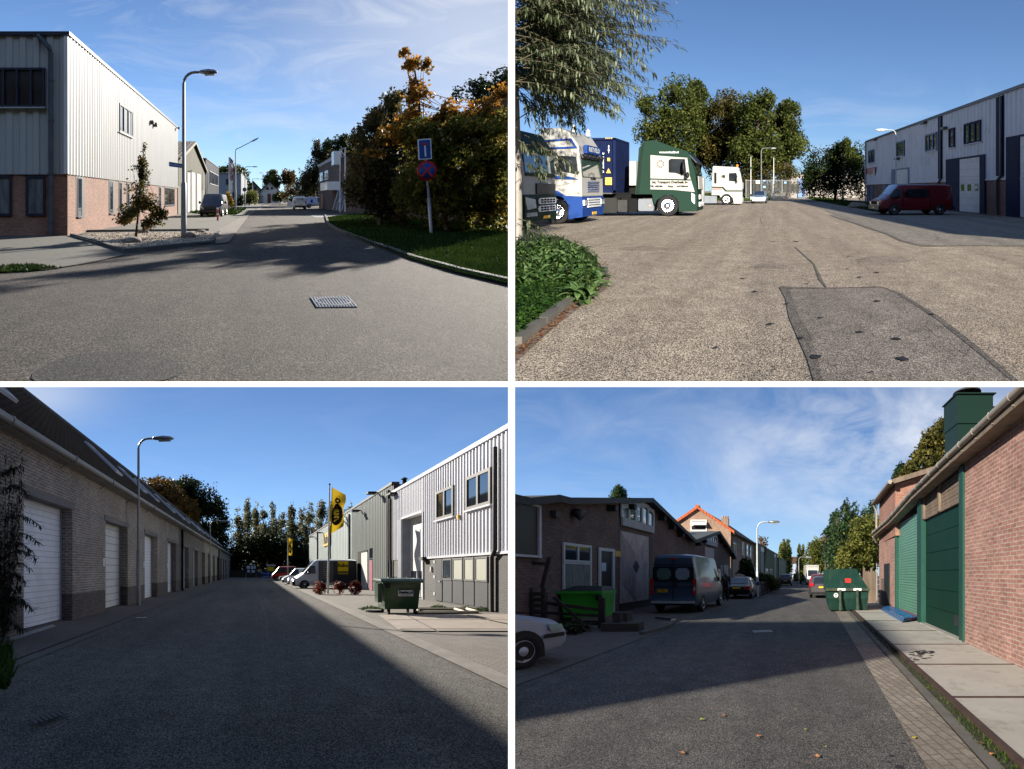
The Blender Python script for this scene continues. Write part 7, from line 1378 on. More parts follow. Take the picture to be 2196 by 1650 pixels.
vehicle('parked_van', (cxv, yv + 1.0, 0), 181, [(-2.77, .45, 1.2, 2.3, .94, .8), (-2.7, .32, 1.2, 2.46, .97, .82), (-2.2, .3, 1.2, 2.52, .98, .84), (.6, .3, 1.2, 2.5, .98, .84), (.9, .3, 1.2, 2.42, .98, .83, 't'), (1.85, .3, 1.15, 1.38, .97, .9), (2.05, .3, 1.05, 1.25, .97, .86), (2.5, .32, .85, 1.0, .93, .8), (2.77, .36, .62, .74, .84, .7)], VWHT, (1.75, -1.75),
        'white-nosed van with dark grey lettered sides, parked nose to the road behind red shrubs', 'van', r=.35, hw=.975, heads=[(rr(2.6, .5, .85, .78, 1.0, .03), (.1, 0, 0)), (rr(2.6, -.85, -.5, .78, 1.0, .03), (.1, 0, 0))], lower=[(rr(2.55, -.92, .92, .3, .66), (.26, 0, 0))], mirrors=[(1.45, 1.12, 1.35)], extra=ex)
g_ = 47; x_ = (P.pix(606, 1240, g_).x + 2.1)
vehicle('parked_van', (x_, g_ + .9, 0), 181, van_st(4.2, 1.8, .98, .84, 1.0, .7, .7, .8), VWHT, (1.3, -1.3), 'small white van parked between the dark car and the lettered van', 'van', r=.3, hw=.84, heads=[(rr(2.0, .4, .74, .7, .9, .03), (.1, 0, 0))], lower=[(rr(1.95, -.8, .8, .28, .52), (.22, 0, 0))])
g_ = 42; x_ = (P.pix(617, 1240, g_).x + 2.2)
vehicle('parked_car', (x_, g_ + .9, 0), 181, car_st(4.3, 1.62, .86, .98, 1.0, .66), VSIL, (1.3, -1.3), 'silver car nose-out beside the lettered van', 'car', r=.31, hw=.86, heads=[(rr(1.95, .45, .8, .66, .8, .03), (.15, 0, 0))])
g_ = 54; x_ = (P.pix(599, 1240, g_).x + 2.0)
vehicle('parked_car', (x_, g_ + .85, 0), 181, car_st(4.0, 1.45, .83), paint('car_black', (.015, .015, .018)), (1.25, -1.25), 'black hatchback parked next to the red truck', 'car', r=.3, hw=.83, tails=[(rr(1.9, .4, .75, .6, .75, .03), (.12, 0, 0))])
g_ = 62; x_ = (P.pix(584, 1240, g_).x + 1.5)
vehicle('crew_cab_truck', (x_, g_ + 1, 0), 181, [(-1.9, .5, 1.1, 1.9, .95, .84), (-1.85, .4, 1.15, 2.1, .97, .86), (-1.7, .4, 1.2, 2.15, .98, .87, 'g'), (-.6, .4, 1.2, 2.15, .98, .87), (-.45, .4, 1.2, 2.15, .98, .87, 'g'), (.55, .4, 1.2, 2.1, .98, .86, 'gt'), (1.15, .4, 1.12, 1.3, .97, .9), (1.45, .4, .9, 1.05, .95, .86), (1.55, .42, .7, .8, .92, .8)], paint('truck_red', (.5, .03, .02)), (.85,), 'red crew-cab truck with its nose to the road, farthest in the parked row', 'truck', r=.34, hw=.97, lower=[(rr(1.4, -.92, .92, .4, .7), (.2, 0, 0), paint('truck_red', (0, 0, 0)))])
# signs at the end
def board(name, u0, v0, u1, v1, y_, m_, lab, posts=True, txt=None, tm=None, ts=.3):
    a, b = P.pix(u0, v1, y_), P.pix(u1, v0, y_); t = thing(name, ((a.x + b.x) / 2, y_, 0), lab, 'sign'); mb = MB(); mb.box(a.x, b.x, y_, y_ + .08, a.z, b.z); obj('board', mb, m_, t)
    if posts: mb = MB(); mb.box(a.x, a.x + .12, y_ + .08, y_ + .16, 0, b.z); mb.box(b.x - .12, b.x, y_ + .08, y_ + .16, 0, b.z); obj('posts', mb, GALV, t)
    if txt:
        mb = MB()
        for i, s_ in enumerate(txt): text_mb(s_, ts, lambda p, q: Vector(((a.x + b.x) / 2 + p, y_ - .02, (a.z + b.z) / 2 + (len(txt) - 1) * ts * .6 - i * ts * 1.2 + q)), mb, 0, .012)
        obj('lettering', mb, tm or SWH, t)
    return t, a, b
t, a, b = board('notice_board', 527, 1212, 550, 1230, 84, M('board_navy', (.04, .05, .12), .5), 'dark notice board with pale panels at the end of the road')
for i, (fx, fz, fw, fh) in enumerate(((.1, .55, .3, .35), (.5, .5, .18, .4), (.75, .55, .16, .35), (.15, .12, .22, .3), (.55, .1, .3, .25))): mb = MB(); mb.box(a.x + (b.x - a.x) * fx, a.x + (b.x - a.x) * (fx + fw), 83.96, 83.99, a.z + (b.z - a.z) * fz, a.z + (b.z - a.z) * (fz + fh)); obj('poster', mb, SWH, t)
board('yellow_sign', 574, 1216, 588, 1225, 82, HYEL, 'small yellow sign under the white arrow board', True)
board('arrow_sign', 572, 1211.5, 591, 1214.5, 82, SWH, 'long white arrow-shaped direction board above the yellow sign', False, ('-- ---- --',), CHAS, .4)
board('banner', 560, 1227, 586, 1239, 86, M('banner_blue', (.01, .05, .22), .6), 'blue banner with white words low beside the cyclist', True, ('---- --- --', '- ---- -- ---'), SWH, .5)
board('white_panel', 620, 1215, 635, 1228, 80, M('pale_panel', (.4, .42, .48), .6), 'pale panel fence behind the red truck', False)
mb = MB(); f_ = Fr(P, y0=92); f_.box(mb, f_.px(470), f_.px(690), 0, 1.5, -.2, 0); obj('boundary_wall', mb, M('dark_timber', (.05, .04, .03), .9, var=.3), label='low dark wall closing off the far end of the road', cat='wall')
# cyclist
g = P.g(558, 1242); yc = g.y; t = thing('bicycle', g, 'bicycle ridden toward the viewer at the far end of the road', 'bicycle'); cx_ = g.x
for dy, nm in ((-.5, 'wheel'), (.5, 'wheel')): mb = MB(); mb.lathe((cx_ - .02, yc + dy, .35), (1, 0, 0), [(.35, 0), (.35, .04), (.31, .04), (.31, 0), (.35, 0)], 20); obj(nm, mb, RUBBER, t)
mb = MB(); mb.tube([(cx_, yc - .5, .35), (cx_, yc - .38, .95), (cx_, yc + .2, .9), (cx_, yc + .05, .4), (cx_, yc - .4, .85)], .025, 6); mb.tube([(cx_, yc + .05, .4), (cx_, yc + .5, .35), (cx_, yc + .2, .9)], .02, 6); mb.tube([(cx_ - .3, yc - .36, 1.02), (cx_, yc - .42, 1.0), (cx_ + .3, yc - .36, 1.02)], .02, 6); obj('frame', mb, CHAS, t)
mb = MB(); mb.box(cx_ - .1, cx_ + .1, yc + .1, yc + .36, .92, .98); obj('saddle', mb, BLACK, t)
SKIN = M('skin', (.5, .3, .22), .6, var=.08)
t = thing('person', (cx_, yc + .2, 0), 'cyclist in a pale green jacket and dark trousers riding towards the viewer', 'person')
Vv = [(0, .22, .98), (0, .15, 1.2), (0, .03, 1.42), (0, 0, 1.52), (0, -.03, 1.6), (.2, .03, 1.42), (.34, -.1, 1.2), (.28, -.38, 1.06), (-.2, .03, 1.42), (-.34, -.1, 1.2), (-.28, -.38, 1.06), (.11, .15, .92), (.16, -.25, .72), (.14, -.1, .32), (.14, -.22, .26), (-.11, .15, .92), (-.15, -.2, .92), (-.14, -.15, .52), (-.14, -.27, .48)]
Ee = [(0, 1), (1, 2), (2, 3), (3, 4), (2, 5), (5, 6), (6, 7), (2, 8), (8, 9), (9, 10), (0, 11), (11, 12), (12, 13), (13, 14), (0, 15), (15, 16), (16, 17), (17, 18)]
mb = MB(); mb.M = Matrix.Translation((cx_, yc, 0)); skin(mb, Vv, Ee, [.15, .16, .17, .07, .07, .08, .06, .04, .08, .06, .04, .1, .08, .05, .04, .1, .08, .05, .04])
B_ = len(mb.v); obj('body', mb, M('jacket_green', (.2, .26, .2), .8), t)
mb = MB(); mb.M = Matrix.Translation((cx_, yc, 0)); skin(mb, [(0, .2, .95), (.11, .14, .92), (.16, -.25, .73), (.14, -.1, .33), (-.11, .14, .92), (-.15, -.2, .93), (-.14, -.15, .53)], [(0, 1), (1, 2), (2, 3), (0, 4), (4, 5), (5, 6)], [.175, .125, .1, .075, .125, .1, .075]); obj('trousers', mb, M('dark_trousers', (.02, .022, .03), .8), t)
mb = MB(); mb.lump((cx_, yc - .04, 1.7), (.085, .1, .125), 1, .02); obj('head', mb, SKIN, t); mb = MB(); mb.lump((cx_, yc + .0, 1.755), (.095, .105, .09), 1, .05); obj('hair', mb, M('grey_hair', (.2, .19, .17), .8), t)
# trees
yt = 96; DKA = leafm('dark_oak_leaves', [(.2, (.01, .016, .006)), (.55, (.03, .042, .012)), (.9, (.085, .085, .022))], clump=.3)  # dark leaf tones for the oak behind the garages
tree('oak_tree', (P.pix(420, 1240, yt).x, yt, 0), P.pix(420, 1080, yt), .5, [pb(P, *q, yt, 6) for q in ((430, 1080, 44, 50), (385, 1060, 40, 34), (460, 1110, 34, 50), (400, 1110, 50, 60), (450, 1160, 50, 60), (360, 1050, 26, 24), (405, 1042, 24, 20), (478, 1140, 16, 40))], 15000, .6, DKA, 'large dark tree rising behind the garage roof', 'tree', seed=90, gap=.2, nl=20, gf=.35)
tree('copper_tree', (P.pix(350, 1230, 88).x, 88, 0), P.pix(350, 1080, 88), .4, [pb(P, *q, 88, 5) for q in ((340, 1050, 36, 26), (370, 1070, 34, 26), (310, 1045, 24, 20), (395, 1085, 26, 22), (415, 1100, 16, 24))], 9000, .5, BROWNG, 'bronze-leaved tree directly above the garage ridge', 'tree', seed=91, gap=.2, nl=16, gf=.4)
POP = leafm('poplar_leaves', [(.2, (.06, .065, .03)), (.5, (.16, .165, .08)), (.85, (.36, .34, .2))], clump=.4, trans=.55)
for i, (u, vt, w_) in enumerate(((510, 1092, 13), (531, 1075, 11), (548, 1080, 11), (566, 1090, 12), (585, 1082, 11), (604, 1100, 12), (625, 1078, 12), (648, 1090, 12), (664, 1080, 13), (690, 1076, 14), (712, 1082, 14), (740, 1096, 15), (752, 1085, 10))):
    y_ = 100 + 5 * (i % 3); h2_ = (1240 - vt) / 2; tree('poplar_tree', (P.pix(u, 1240, y_).x, y_, 0), P.pix(u, vt + 6, y_), .2, [pb(P, u, vt + 20, w_ * .7, 26, y_, 1.6), pb(P, u, vt + 58, w_ * 1.3, 44, y_, 2.4), pb(P, u, vt + 110, w_ * 1.7, 50, y_, 3)], 5200, .5, POP, 'slender poplar in the far row, number %d counted from the left' % (i + 1), 'tree', 'poplars at the end of the road', seed=100 + i, gap=.3, nl=16, gf=.5, asp=.5)
tree('thicket', (P.pix(580, 1240, 95).x, 95, 0), P.pix(580, 1200, 95), .2, [pb(P, *q, 95, 2.5) for q in ((500, 1200, 34, 44), (540, 1195, 34, 48), (590, 1200, 34, 40), (640, 1200, 34, 44), (480, 1215, 24, 30), (670, 1210, 24, 34), (565, 1170, 44, 36), (620, 1175, 40, 34))], 15000, .5, DKGREEN, 'dark thicket of undergrowth closing the far end of the road', 'bushes', seed=120, gap=.03)
# ================================================================ STREET 4 (lower right)
P = BR
ASPH4 = asphalt('fine_asphalt', (.055, .053, .05), (.22, .205, .185), .35, (.8, .78, .76), 115)
ground_sheet([(-24, 3.36), (24, 3.36), (330, 420), (-330, 420)], M('far_ground', (.12, .11, .09), .95, var=.3), 'ground', z=-.01)
wsheet('road', -4.35, 1.0, 3.4, 150, ASPH4, .002)
wsheet('pavement', -9, -4.3, 3.4, 60, pavers('dark_pavers', (0, 0, 0), (0, 0, 0), (0, 0, 0)), .008)
wsheet('gutter_strip', -4.5, -4.25, 3.4, 60, M('gutter_concrete', (0, 0, 0)), .014)
wsheet('cobble_strip', .93, 1.42, 3.4, 40, pavers('sand_cobbles', (.25, .21, .165), (.33, .285, .22), (.12, .1, .07), .21, .105, 84, (.14, .11, .08)), .010)
wsheet('kerb', 1.42, 1.55, 3.4, 40, M('kerb_concrete', (0, 0, 0)), .03)
wsheet('verge', 1.55, 1.68, 3.4, 24, M('bed_soil', (0, 0, 0)), .015)
gp = [(1.52 + P.m * y, y) for y in (3.4, 12)] + [(1.7 + P.m * y, y) for y in (12, 3.4)]
tag(grass(gp, 700, .035, 'grass', 21, zb=.02, w=.008), 'thin line of grass along the steel edge of the concrete apron', 'grass')
SL4 = M('pale_slab_concrete', (.44, .41, .35), .88, var=.12, vs=1.3, bump=.2, bs=25, dirt=(.27, .24, .19))
ys_ = [3.4, 5.35, 7.3, 9.4, 11.7, 14.2, 17, 20.5, 24]
for i in range(len(ys_) - 1): wsheet('concrete_slab', 1.74, 3.6, ys_[i] + .035, ys_[i + 1] - .035, SL4, .05 + .001 * (i % 2))
RUST = M('rusty_steel', (.07, .04, .03), .8, var=.3, vs=4); mb = MB(); q = lambda X, y, z: (X + P.m * y, y, z)
mb.hexa([q(1.68, 3.4, 0), q(1.74, 3.4, 0), q(1.74, 24, 0), q(1.68, 24, 0), q(1.68, 3.4, .07), q(1.74, 3.4, .07), q(1.74, 24, .07), q(1.68, 24, .07)])
for y in ys_[1:-1]: mb.hexa([q(1.742, y - .035, .01), q(3.5, y - .035, .01), q(3.5, y + .035, .01), q(1.742, y + .035, .01), q(1.742, y - .035, .056), q(3.5, y - .035, .056), q(3.5, y + .035, .056), q(1.742, y + .035, .056)])
struct('slab_edge', mb, RUST)
for k, (u, v, rx, ry) in enumerate(((1965, 1402, 14, 6), (1985, 1406, 16, 8), (1955, 1415, 12, 5), (1975, 1398, 10, 4), (1992, 1399, 9, 3))):
    for j in range(7): a0 = 2 * math.pi * j / 7; c = P.g(u + rx * .8 * math.cos(a0), v + ry * .8 * math.sin(a0), .056); mb = MB(); rr4 = r_.uniform(.015, .05); mb.poly([(c.x + rr4 * 1.4 * math.cos(b), c.y + rr4 * math.sin(b) * (1 + .3 * math.sin(3 * b)), .057 + .0003 * (k + j)) for b in [2 * math.pi * n / 9 for n in range(9)]]); struct('oil_stain', mb, TAR)
for k, (u, v, w_) in enumerate(((1912, 1622, 13), (1908, 1636, 8), (1928, 1646, 20), (1938, 1596, 10))): c = P.g(u, v); rr4 = w_ / 2 / FP * c.y; mb = MB(); mb.poly([(c.x + rr4 * math.cos(b), c.y + rr4 * .9 * math.sin(b), .0046 + .0004 * k) for b in [2 * math.pi * n / 12 for n in range(12)]]); struct('tar_spot', mb, TAR)
LEAFB = {'o': M('leaf_orange', (.5, .22, .08), .7), 'y': M('leaf_yellow', (.5, .42, .06), .7), 'b': M('leaf_brown', (.25, .1, .05), .7), 'g': M('leaf_lime', (.35, .45, .05), .7)}
for i, (u, v, w_, c_) in enumerate(((1461, 1617, 14, 'o'), (1518, 1608, 8, 'b'), (1627, 1581, 11, 'o'), (1551, 1536, 9, 'o'), (1549, 1538, 6, 'b'), (1505, 1545, 10, 'g'), (1526, 1521, 6, 'o'), (1573, 1497, 7, 'b'), (1631, 1505, 6, 'b'), (1706, 1523, 6, 'y'), (1728, 1566, 8, 'y'), (1730, 1534, 5, 'b'), (1791, 1591, 7, 'b'), (1750, 1624, 13, 'o'), (1771, 1603, 7, 'y'), (1748, 1602, 6, 'b'), (1738, 1637, 7, 'b'), (1855, 1644, 5, 'b'), (1961, 1584, 12, 'y'), (2128, 1620, 14, 'o'), (2102, 1596, 12, 'b'), (1990, 1478, 8, 'y'), (1478, 1476, 4, 'b'), (1312, 1487, 4, 'g'), (1450, 1420, 5, 'b'), (1703, 1437, 4, 'b'))):
    c = P.g(u, v, .01 if u < 2000 else .04); s_ = w_ / 1.5 / FP * c.y; a = r_.uniform(0, 6.3); d = Vector((math.cos(a), math.sin(a), 0)) * s_; e = Vector((-d.y, d.x, 0)) * .6; mb = MB(); up_ = Vector((0, 0, s_ * .5)); zv = Vector((0, 0, .012))
    mb.add([c - d + zv, c - e * .9 + up_, c + d * .3 - e * 1.1 + zv, c + d * 1.1 + zv, c + e + up_ * 1.4, c - d * .3 + e * .8 + zv, c + zv], [(0, 1, 6), (1, 2, 6), (2, 3, 6), (3, 4, 6), (4, 5, 6), (5, 0, 6)])
    obj('fallen_leaf', mb, LEAFB[c_], label='small fallen %s leaf lying on the asphalt or its edge strip' % {'o': 'orange', 'y': 'yellow', 'b': 'brown', 'g': 'lime green'}[c_], cat='leaf', group='fallen leaves, ' + {'o': 'orange', 'y': 'yellow', 'b': 'brown', 'g': 'lime'}[c_])
a, b, c, d = [P.g(*q_, .006) for q_ in ((1613, 1353), (1652, 1351.5), (1660, 1356), (1617, 1357.5))]; t = thing('drain_cover', a, 'pale iron drain cover in the shaded middle of the road', 'drain cover'); mb = MB()
for k in range(9): mb.prism([a.lerp(b, (k + .15) / 9), a.lerp(b, (k + .7) / 9), d.lerp(c, (k + .7) / 9), d.lerp(c, (k + .15) / 9)], (0, 0, .01))
obj('grate', mb, M('cast_iron_pale', (.34, .35, .37), .4, .4, var=.3, vs=6), t)
# left brick workshop
w10 = Fr(BR, X0=-8.3, out=1); BRN = brick('brown_brick', (.19, .105, .08), (.25, .14, .105), (.13, .11, .1), .22, .08, .013); FAS = M('black_fascia', (.02, .022, .024), .6)
t = thing('brick_workshop', w10.at(20, 0), 'dark brown brick workshop with two shallow gables facing the street', 'workshop'); top = [(10.2, 3.55), (11.8, 3.6), (13.1, 3.93), (13.7, 3.95), (20.7, 5.2), (28.3, 3.78), (35.5, 5.1), (42.2, 3.55)]
mb = MB(); w10.poly(mb, [(10.2, 0), (42.2, 0)] + top[::-1], -9, 0); obj('wall', mb, BRN, t)
mb = MB(); rf = MB()
for (a0, z0_), (a1, z1_) in zip(top, top[1:]): w10.poly(mb, [(a0 - .02, z0_ - .1), (a1 + .02, z1_ - .1), (a1 + .02, z1_ + .12), (a0 - .02, z0_ + .12)], .42, .5); w10.poly(rf, [(a0, z0_ + .003), (a1, z1_ + .003), (a1, z1_ + .11), (a0, z0_ + .11)], -9.2, .417)
w10.poly(mb, [(42.2, 3.4), (42.9, 3.1), (42.9, 3.3), (42.2, 3.66)], .0, .5); obj('fascia', mb, FAS, t); obj('roof', rf, M('felt_roof', (.1, .115, .12), .9, var=.2), t)
mb = MB()
for q_ in (17.0, 18.8, 22.6, 24.2, 25.8, 29.8, 31.4, 37.5, 39): w10.poly(mb, [(q_, 3.95 + (5.2 - abs(q_ - 20.7) * .19 if q_ < 28 else 5.1 - abs(q_ - 35.5) * .2) - 4.3), (q_ + .25, 3.95 + (5.2 - abs(q_ - 20.7) * .19 if q_ < 28 else 5.1 - abs(q_ - 35.5) * .2) - 4.3), (q_ + .25, (5.2 - abs(q_ - 20.7) * .19 if q_ < 28 else 5.1 - abs(q_ - 35.5) * .2) - .12), (q_, (5.2 - abs(q_ - 20.7) * .19 if q_ < 28 else 5.1 - abs(q_ - 35.5) * .2) - .12)], .01, .38)
obj('brackets', mb, FAS, t, kind='stuff')
WFR = M('white_window_frame', (.62, .62, .62), .5, var=.06)
def z_(v, s): return HEY + (1232 - v) / FP * s
s0_, s1_ = 10.6, w10.px(1155); mb = MB(); w10.box(mb, s0_, s1_, z_(1197, s1_), z_(1088, s1_), .005, .03); obj('dark_opening', mb, BLACK, t); mb = MB(); w10.box(mb, s1_ - .1, s1_, z_(1197, s1_), z_(1088, s1_), .03, .1); w10.box(mb, s0_, s1_, z_(1197, s1_), z_(1192, s1_), .03, .12); w10.box(mb, s0_, s1_, z_(1090, s1_), z_(1086, s1_), .03, .1); obj('opening_frame', mb, WFR, t)
sa, sb = w10.px(1204), w10.px(1265); window(w10, t, sa, sb, z_(1206, sa), z_(1163, sa) - .0, 2, .09, WFR, GL, .08, .06); CURT = M('lace_curtain', (.2, .21, .2), .9, var=.4, vs=9, streak=True); zt_ = z_(1163, sa); window(w10, t, sa, sb, .9, zt_ - .62, 1, .09, WFR, CURT, .08, .06)
sa, sb = w10.px(1280.5), w10.px(1314.5); mb = MB(); zt_ = z_(1174, sa); w10.box(mb, sa, sb, .05, zt_, .003, .03); d = obj('door', mb, M('black_door', (.025, .022, .02), .5), t); mb = MB(); w10.box(mb, sa, sa + .16, .05, zt_, .03, .09); w10.box(mb, sb - .16, sb, .05, zt_, .03, .09); w10.box(mb, sa + .16, sb - .16, zt_ - .12, zt_, .03, .09); obj('door_frame', mb, WFR, t)
pa, pb2 = w10.px(1288.5), w10.px(1298); mb = MB(); w10.box(mb, pa, pb2, z_(1225, pa), z_(1207, pa), .03, .04); obj('notice', mb, M('notice_paper', (.6, .65, .8), .8), d)
sa, sb = w10.px(1317.5), w10.px(1328); mb = MB(); w10.box(mb, sa, sb, z_(1194, sa), z_(1181, sa), .02, .05); sg = obj('sign', mb, YPLATE, t); mb = MB()
for i in range(3): w10.text(mb, ('-----', '--------', '--- --')[i], (sa + sb) / 2, z_(1184.5 + i * 3.2, sa), .055, .052)
obj('lettering', mb, CHAS, sg)
sa, sb = w10.px(1328.5), w10.px(1389); zt_ = z_(1136, sa) - .05; mb = MB(); w10.box(mb, sa, sb, .35, zt_, .01, .05); n_ = 0; STRP = M('diagonal_boards', (.6, .5, .46), .8, var=.2, vs=3, dirt=(.25, .2, .17)); mid = (sa + sb) / 2
zc = 1.95
for k in range(-60, 90):   # boards slanting down to the middle on both leaves
    zb_ = .35 + k * .075
    for s_, e_ in ((sa + .05, mid - .05), (mid + .05, sb - .05)):
        sl = -.55 if s_ == sa + .05 else .55; z0_, z1_ = zb_, zb_ + sl * (e_ - s_); 
        if min(z0_, z1_) < .4 or max(z0_, z1_) > zt_ - .05: continue
        w10.poly(mb, [(s_, z0_), (e_, z1_), (e_, z1_ + .05), (s_, z0_ + .05)], .05, .07)
d = obj('barn_door', mb, STRP, t); mb = MB(); w10.poly(mb, [(mid - .32, zc), (mid, zc - .3), (mid + .32, zc), (mid, zc + .3)], .07, .09); obj('diamond', mb, FAS, d); mb = MB(); w10.box(mb, sb + .02, sb + .55, 0, zt_, .0, .04); w10.box(mb, sa, sb, .0, .34, .01, .05); obj('door_surround', mb, FAS, t)
def clerestory(sa, sb, zb, ztop, n, hb=.35):
    mb = MB(); w10.box(mb, sa, sb, zb - hb, zb, .05, .14); fr_ = obj('clerestory', mb, M('flaking_white', (.5, .5, .48), .7, var=.25, vs=5, dirt=(.25, .25, .24)), t); mb = MB(); w10.poly(mb, [(sa, zb), (sb, zb), (sb, ztop(sb) - .1), (20.7, ztop(20.7) - .12), (sa, ztop(sa) - .1)] if sa < 20.7 < sb else [(sa, zb), (sb, zb), (sb, ztop(sb) - .1), (35.5, ztop(35.5) - .12), (sa, ztop(sa) - .1)], .02, .06); obj('panes', mb, GLB, fr_); mb = MB()
    for k in range(n + 1): q_ = sa + (sb - sa) * k / n; w10.box(mb, q_ - .07, q_ + .07, zb, ztop(q_) - .1, .06, .12)
    for k in range(8): a, b = sa + (sb - sa) * k / 8, sa + (sb - sa) * (k + 1) / 8; w10.poly(mb, [(a, ztop(a) - .32), (b, ztop(b) - .32), (b, ztop(b) - .12), (a, ztop(a) - .12)], .055, .11)
    obj('mullions', mb, WFR, fr_)
clerestory(w10.px(1329), w10.px(1398), 4.05, lambda s: 5.2 - abs(s - 20.7) * .187, 5); clerestory(w10.px(1510.5), w10.px(1535.5), 4.25, lambda s: 5.1 - abs(s - 35.5) * .2, 5)
sa, sb = w10.px(1511), w10.px(1530); mb = MB(); w10.box(mb, sa, sb, .3, 3.7, .01, .05); obj('barn_door', mb, STRP, t); mb = MB(); w10.box(mb, sb, sb + 1.0, 0, 3.7, .0, .03); obj('door_surround', mb, FAS, t)
for u0, u1 in ((1544, 1549), (1551, 1561)): sa, sb = w10.px(u0), w10.px(u1); mb = MB(); w10.box(mb, sa, sb, .1, z_(1212, sa), .01, .05); obj('side_door', mb, M('pale_door', (.3, .31, .3), .6), t)
mb = MB(); s_, zz_ = w10.px(1228, 1100); mb.lathe(w10.at(s_, zz_, .15), w10.n + Vector((0, 0, -.5)), [(.001, -.1), (.12, -.1), (.2, .2), (.001, .2)], 12); s_, zz_ = w10.px(1186, 1104); w10.box(mb, s_ - .15, s_ + .15, zz_ - .1, zz_ + .1, 0, .2); obj('wall_light', mb, M('dark_vent', (0, 0, 0)), t)
mb = MB(); mb.prism([(x, -5.3, z) for x, z in ((-16.7, 0), (-16.7, 12.8), (-22, 16.6), (-24, 18), (-42, 18), (-42, 0))], (-12.7, -9, 0)); obj('shadow_caster', mb, BRN, label='unseen gable-shaped brick block added behind the viewer to cast the road shadow', cat='house', clip=False)  # unseen block, added and shaped only to shade the lower right road
# gable house behind
yh = 44; fh = Fr(BR, y0=yh); w11 = Fr(BR, X0=-8.6, out=1); xh = w11.at(yh, 0).x; BRT = brick('light_brown_brick', (.3, .17, .11), (.37, .21, .14), (.3, .25, .2), .22, .08, .012); BRS = BRT
t = thing('brick_house', (xh, yh, 0), 'two-storey brick house with an orange-edged gable facing the viewer', 'house'); sE = 61; xl = -13.1; za_ = 8.35; ze = 6.1; xm = -7.45
xl = 2 * xm - xh
mb = MB(); fh.poly(mb, [(xl, 0), (xh, 0), (xh, ze), (xm, za_), (xl, ze)], -.3, 0); obj('gable_wall', mb, BRT, t)
mb = MB(); e = w11.at(sE, 0); mb.hexa([(xl, yh + .3, 0), (xh - .002, yh + .3, 0), (e.x, sE, 0), (xl, sE, 0), (xl, yh + .3, ze), (xh - .002, yh + .3, ze), (e.x, sE, ze), (xl, sE, ze)]); obj('side_wall', mb, BRS, t)
OTILE = stripes('orange_tiles', (.3, .07, .03), (.5, .13, .05), .35, .15, axis=0, rough=.8); dxe = e.x - xh
mb = MB()
for (x0_, z0_, x1_, z1_) in ((xl - .3, ze - .2, xm, za_ + .1), (xm, za_ + .1, xh + .4, ze - .25)): mb.hexa([(x0_, yh - .1, z0_), (x1_, yh - .1, z1_), (x1_ + dxe, sE + .2, z1_), (x0_ + dxe, sE + .2, z0_), (x0_, yh - .1, z0_ + .16), (x1_, yh - .1, z1_ + .16), (x1_ + dxe, sE + .2, z1_ + .16), (x0_ + dxe, sE + .2, z0_ + .16)])
obj('roof', mb, M('dark_tiles', (.09, .05, .04), .85, var=.3, vs=3), t)
mb = MB()
for (x0_, z0_, x1_, z1_) in ((xl - .3, ze - .2, xm, za_ + .1), (xm, za_ + .1, xh + .4, ze - .25)):
    for k in range(12): a, b = k / 12, (k + .92) / 12; X_ = lambda q_: x0_ + (x1_ - x0_) * q_; Z_ = lambda q_: z0_ + (z1_ - z0_) * q_; mb.prism([(X_(a), yh - .22, Z_(a) - .06), (X_(b), yh - .22, Z_(b) - .06), (X_(b), yh - .22, Z_(b) + .24), (X_(a), yh - .22, Z_(a) + .24)], (0, .45, 0))
mb.tube([(xm, yh - .25, za_ + .28), (xm, yh + .8, za_ + .28)], .2, 8); obj('verge_tiles', mb, M('orange_tile', (.5, .12, .045), .8, var=.25, vs=4), t)
(sA, zA), (sB, zB) = fh.px(1481, 1115), fh.px(1516, 1139); window(fh, t, sA, sB, zB, zA, 1, .12, WFR, BLACK, .05, .08, rows=2, sill=WFR); mb = MB(); mb.prism([(sA, yh - .4, (zA + zB) / 2), (sB, yh - .4, (zA + zB) / 2), (sB, yh - .12, (zA + zB) / 2 + .35), (sA, yh - .12, (zA + zB) / 2 + .35)], (0, 0, .04)); obj('open_sash', mb, WFR, t)
(sA, zA), (sB, zB) = fh.px(1547, 1111), fh.px(1562, 1140); f2 = Fr(BR, y0=yh + 5); (sA, zA), (sB, zB) = f2.px(1547, 1111), f2.px(1562, 1140); mb = MB(); f2.box(mb, sA, sB, zB - 1, zA, -1, 0)
for k in range(3): q_ = sA + (sB - sA) * (k + .5) / 3; mb.lathe((q_, yh + 5.4, zA), (0, 0, 1), [(.13, 0), (.12, .25)], 8)
obj('chimney', mb, BRT, t)
mb = MB(); mb.tube([w11.at(yh, ze - .2, .42), w11.at(sE, ze - .2, .42)], .12, 6); mb.tube([w11.at(yh + .3, ze - .2, .4), w11.at(yh + .3, ze - .5, .1), w11.at(yh + .3, 0, .1)], .06, 6); obj('gutter', mb, M('pale_gutter', (0, 0, 0)), t)
for (u0, u1, v0, v1) in ((1568.5, 1577, 1162, 1192), (1589.5, 1594.5, 1162, 1190), (1599.5, 1604, 1166, 1193), (1607.5, 1610.5, 1170, 1197)): sa, sb = w11.px(u0), w11.px(u1); window(w11, t, sa, sb, z_(v1, sa), z_(v0, sa), 2 if u0 < 1580 else 1, .16, WFR, GLB, .1, .08, rows=1 if u0 < 1580 else 2)
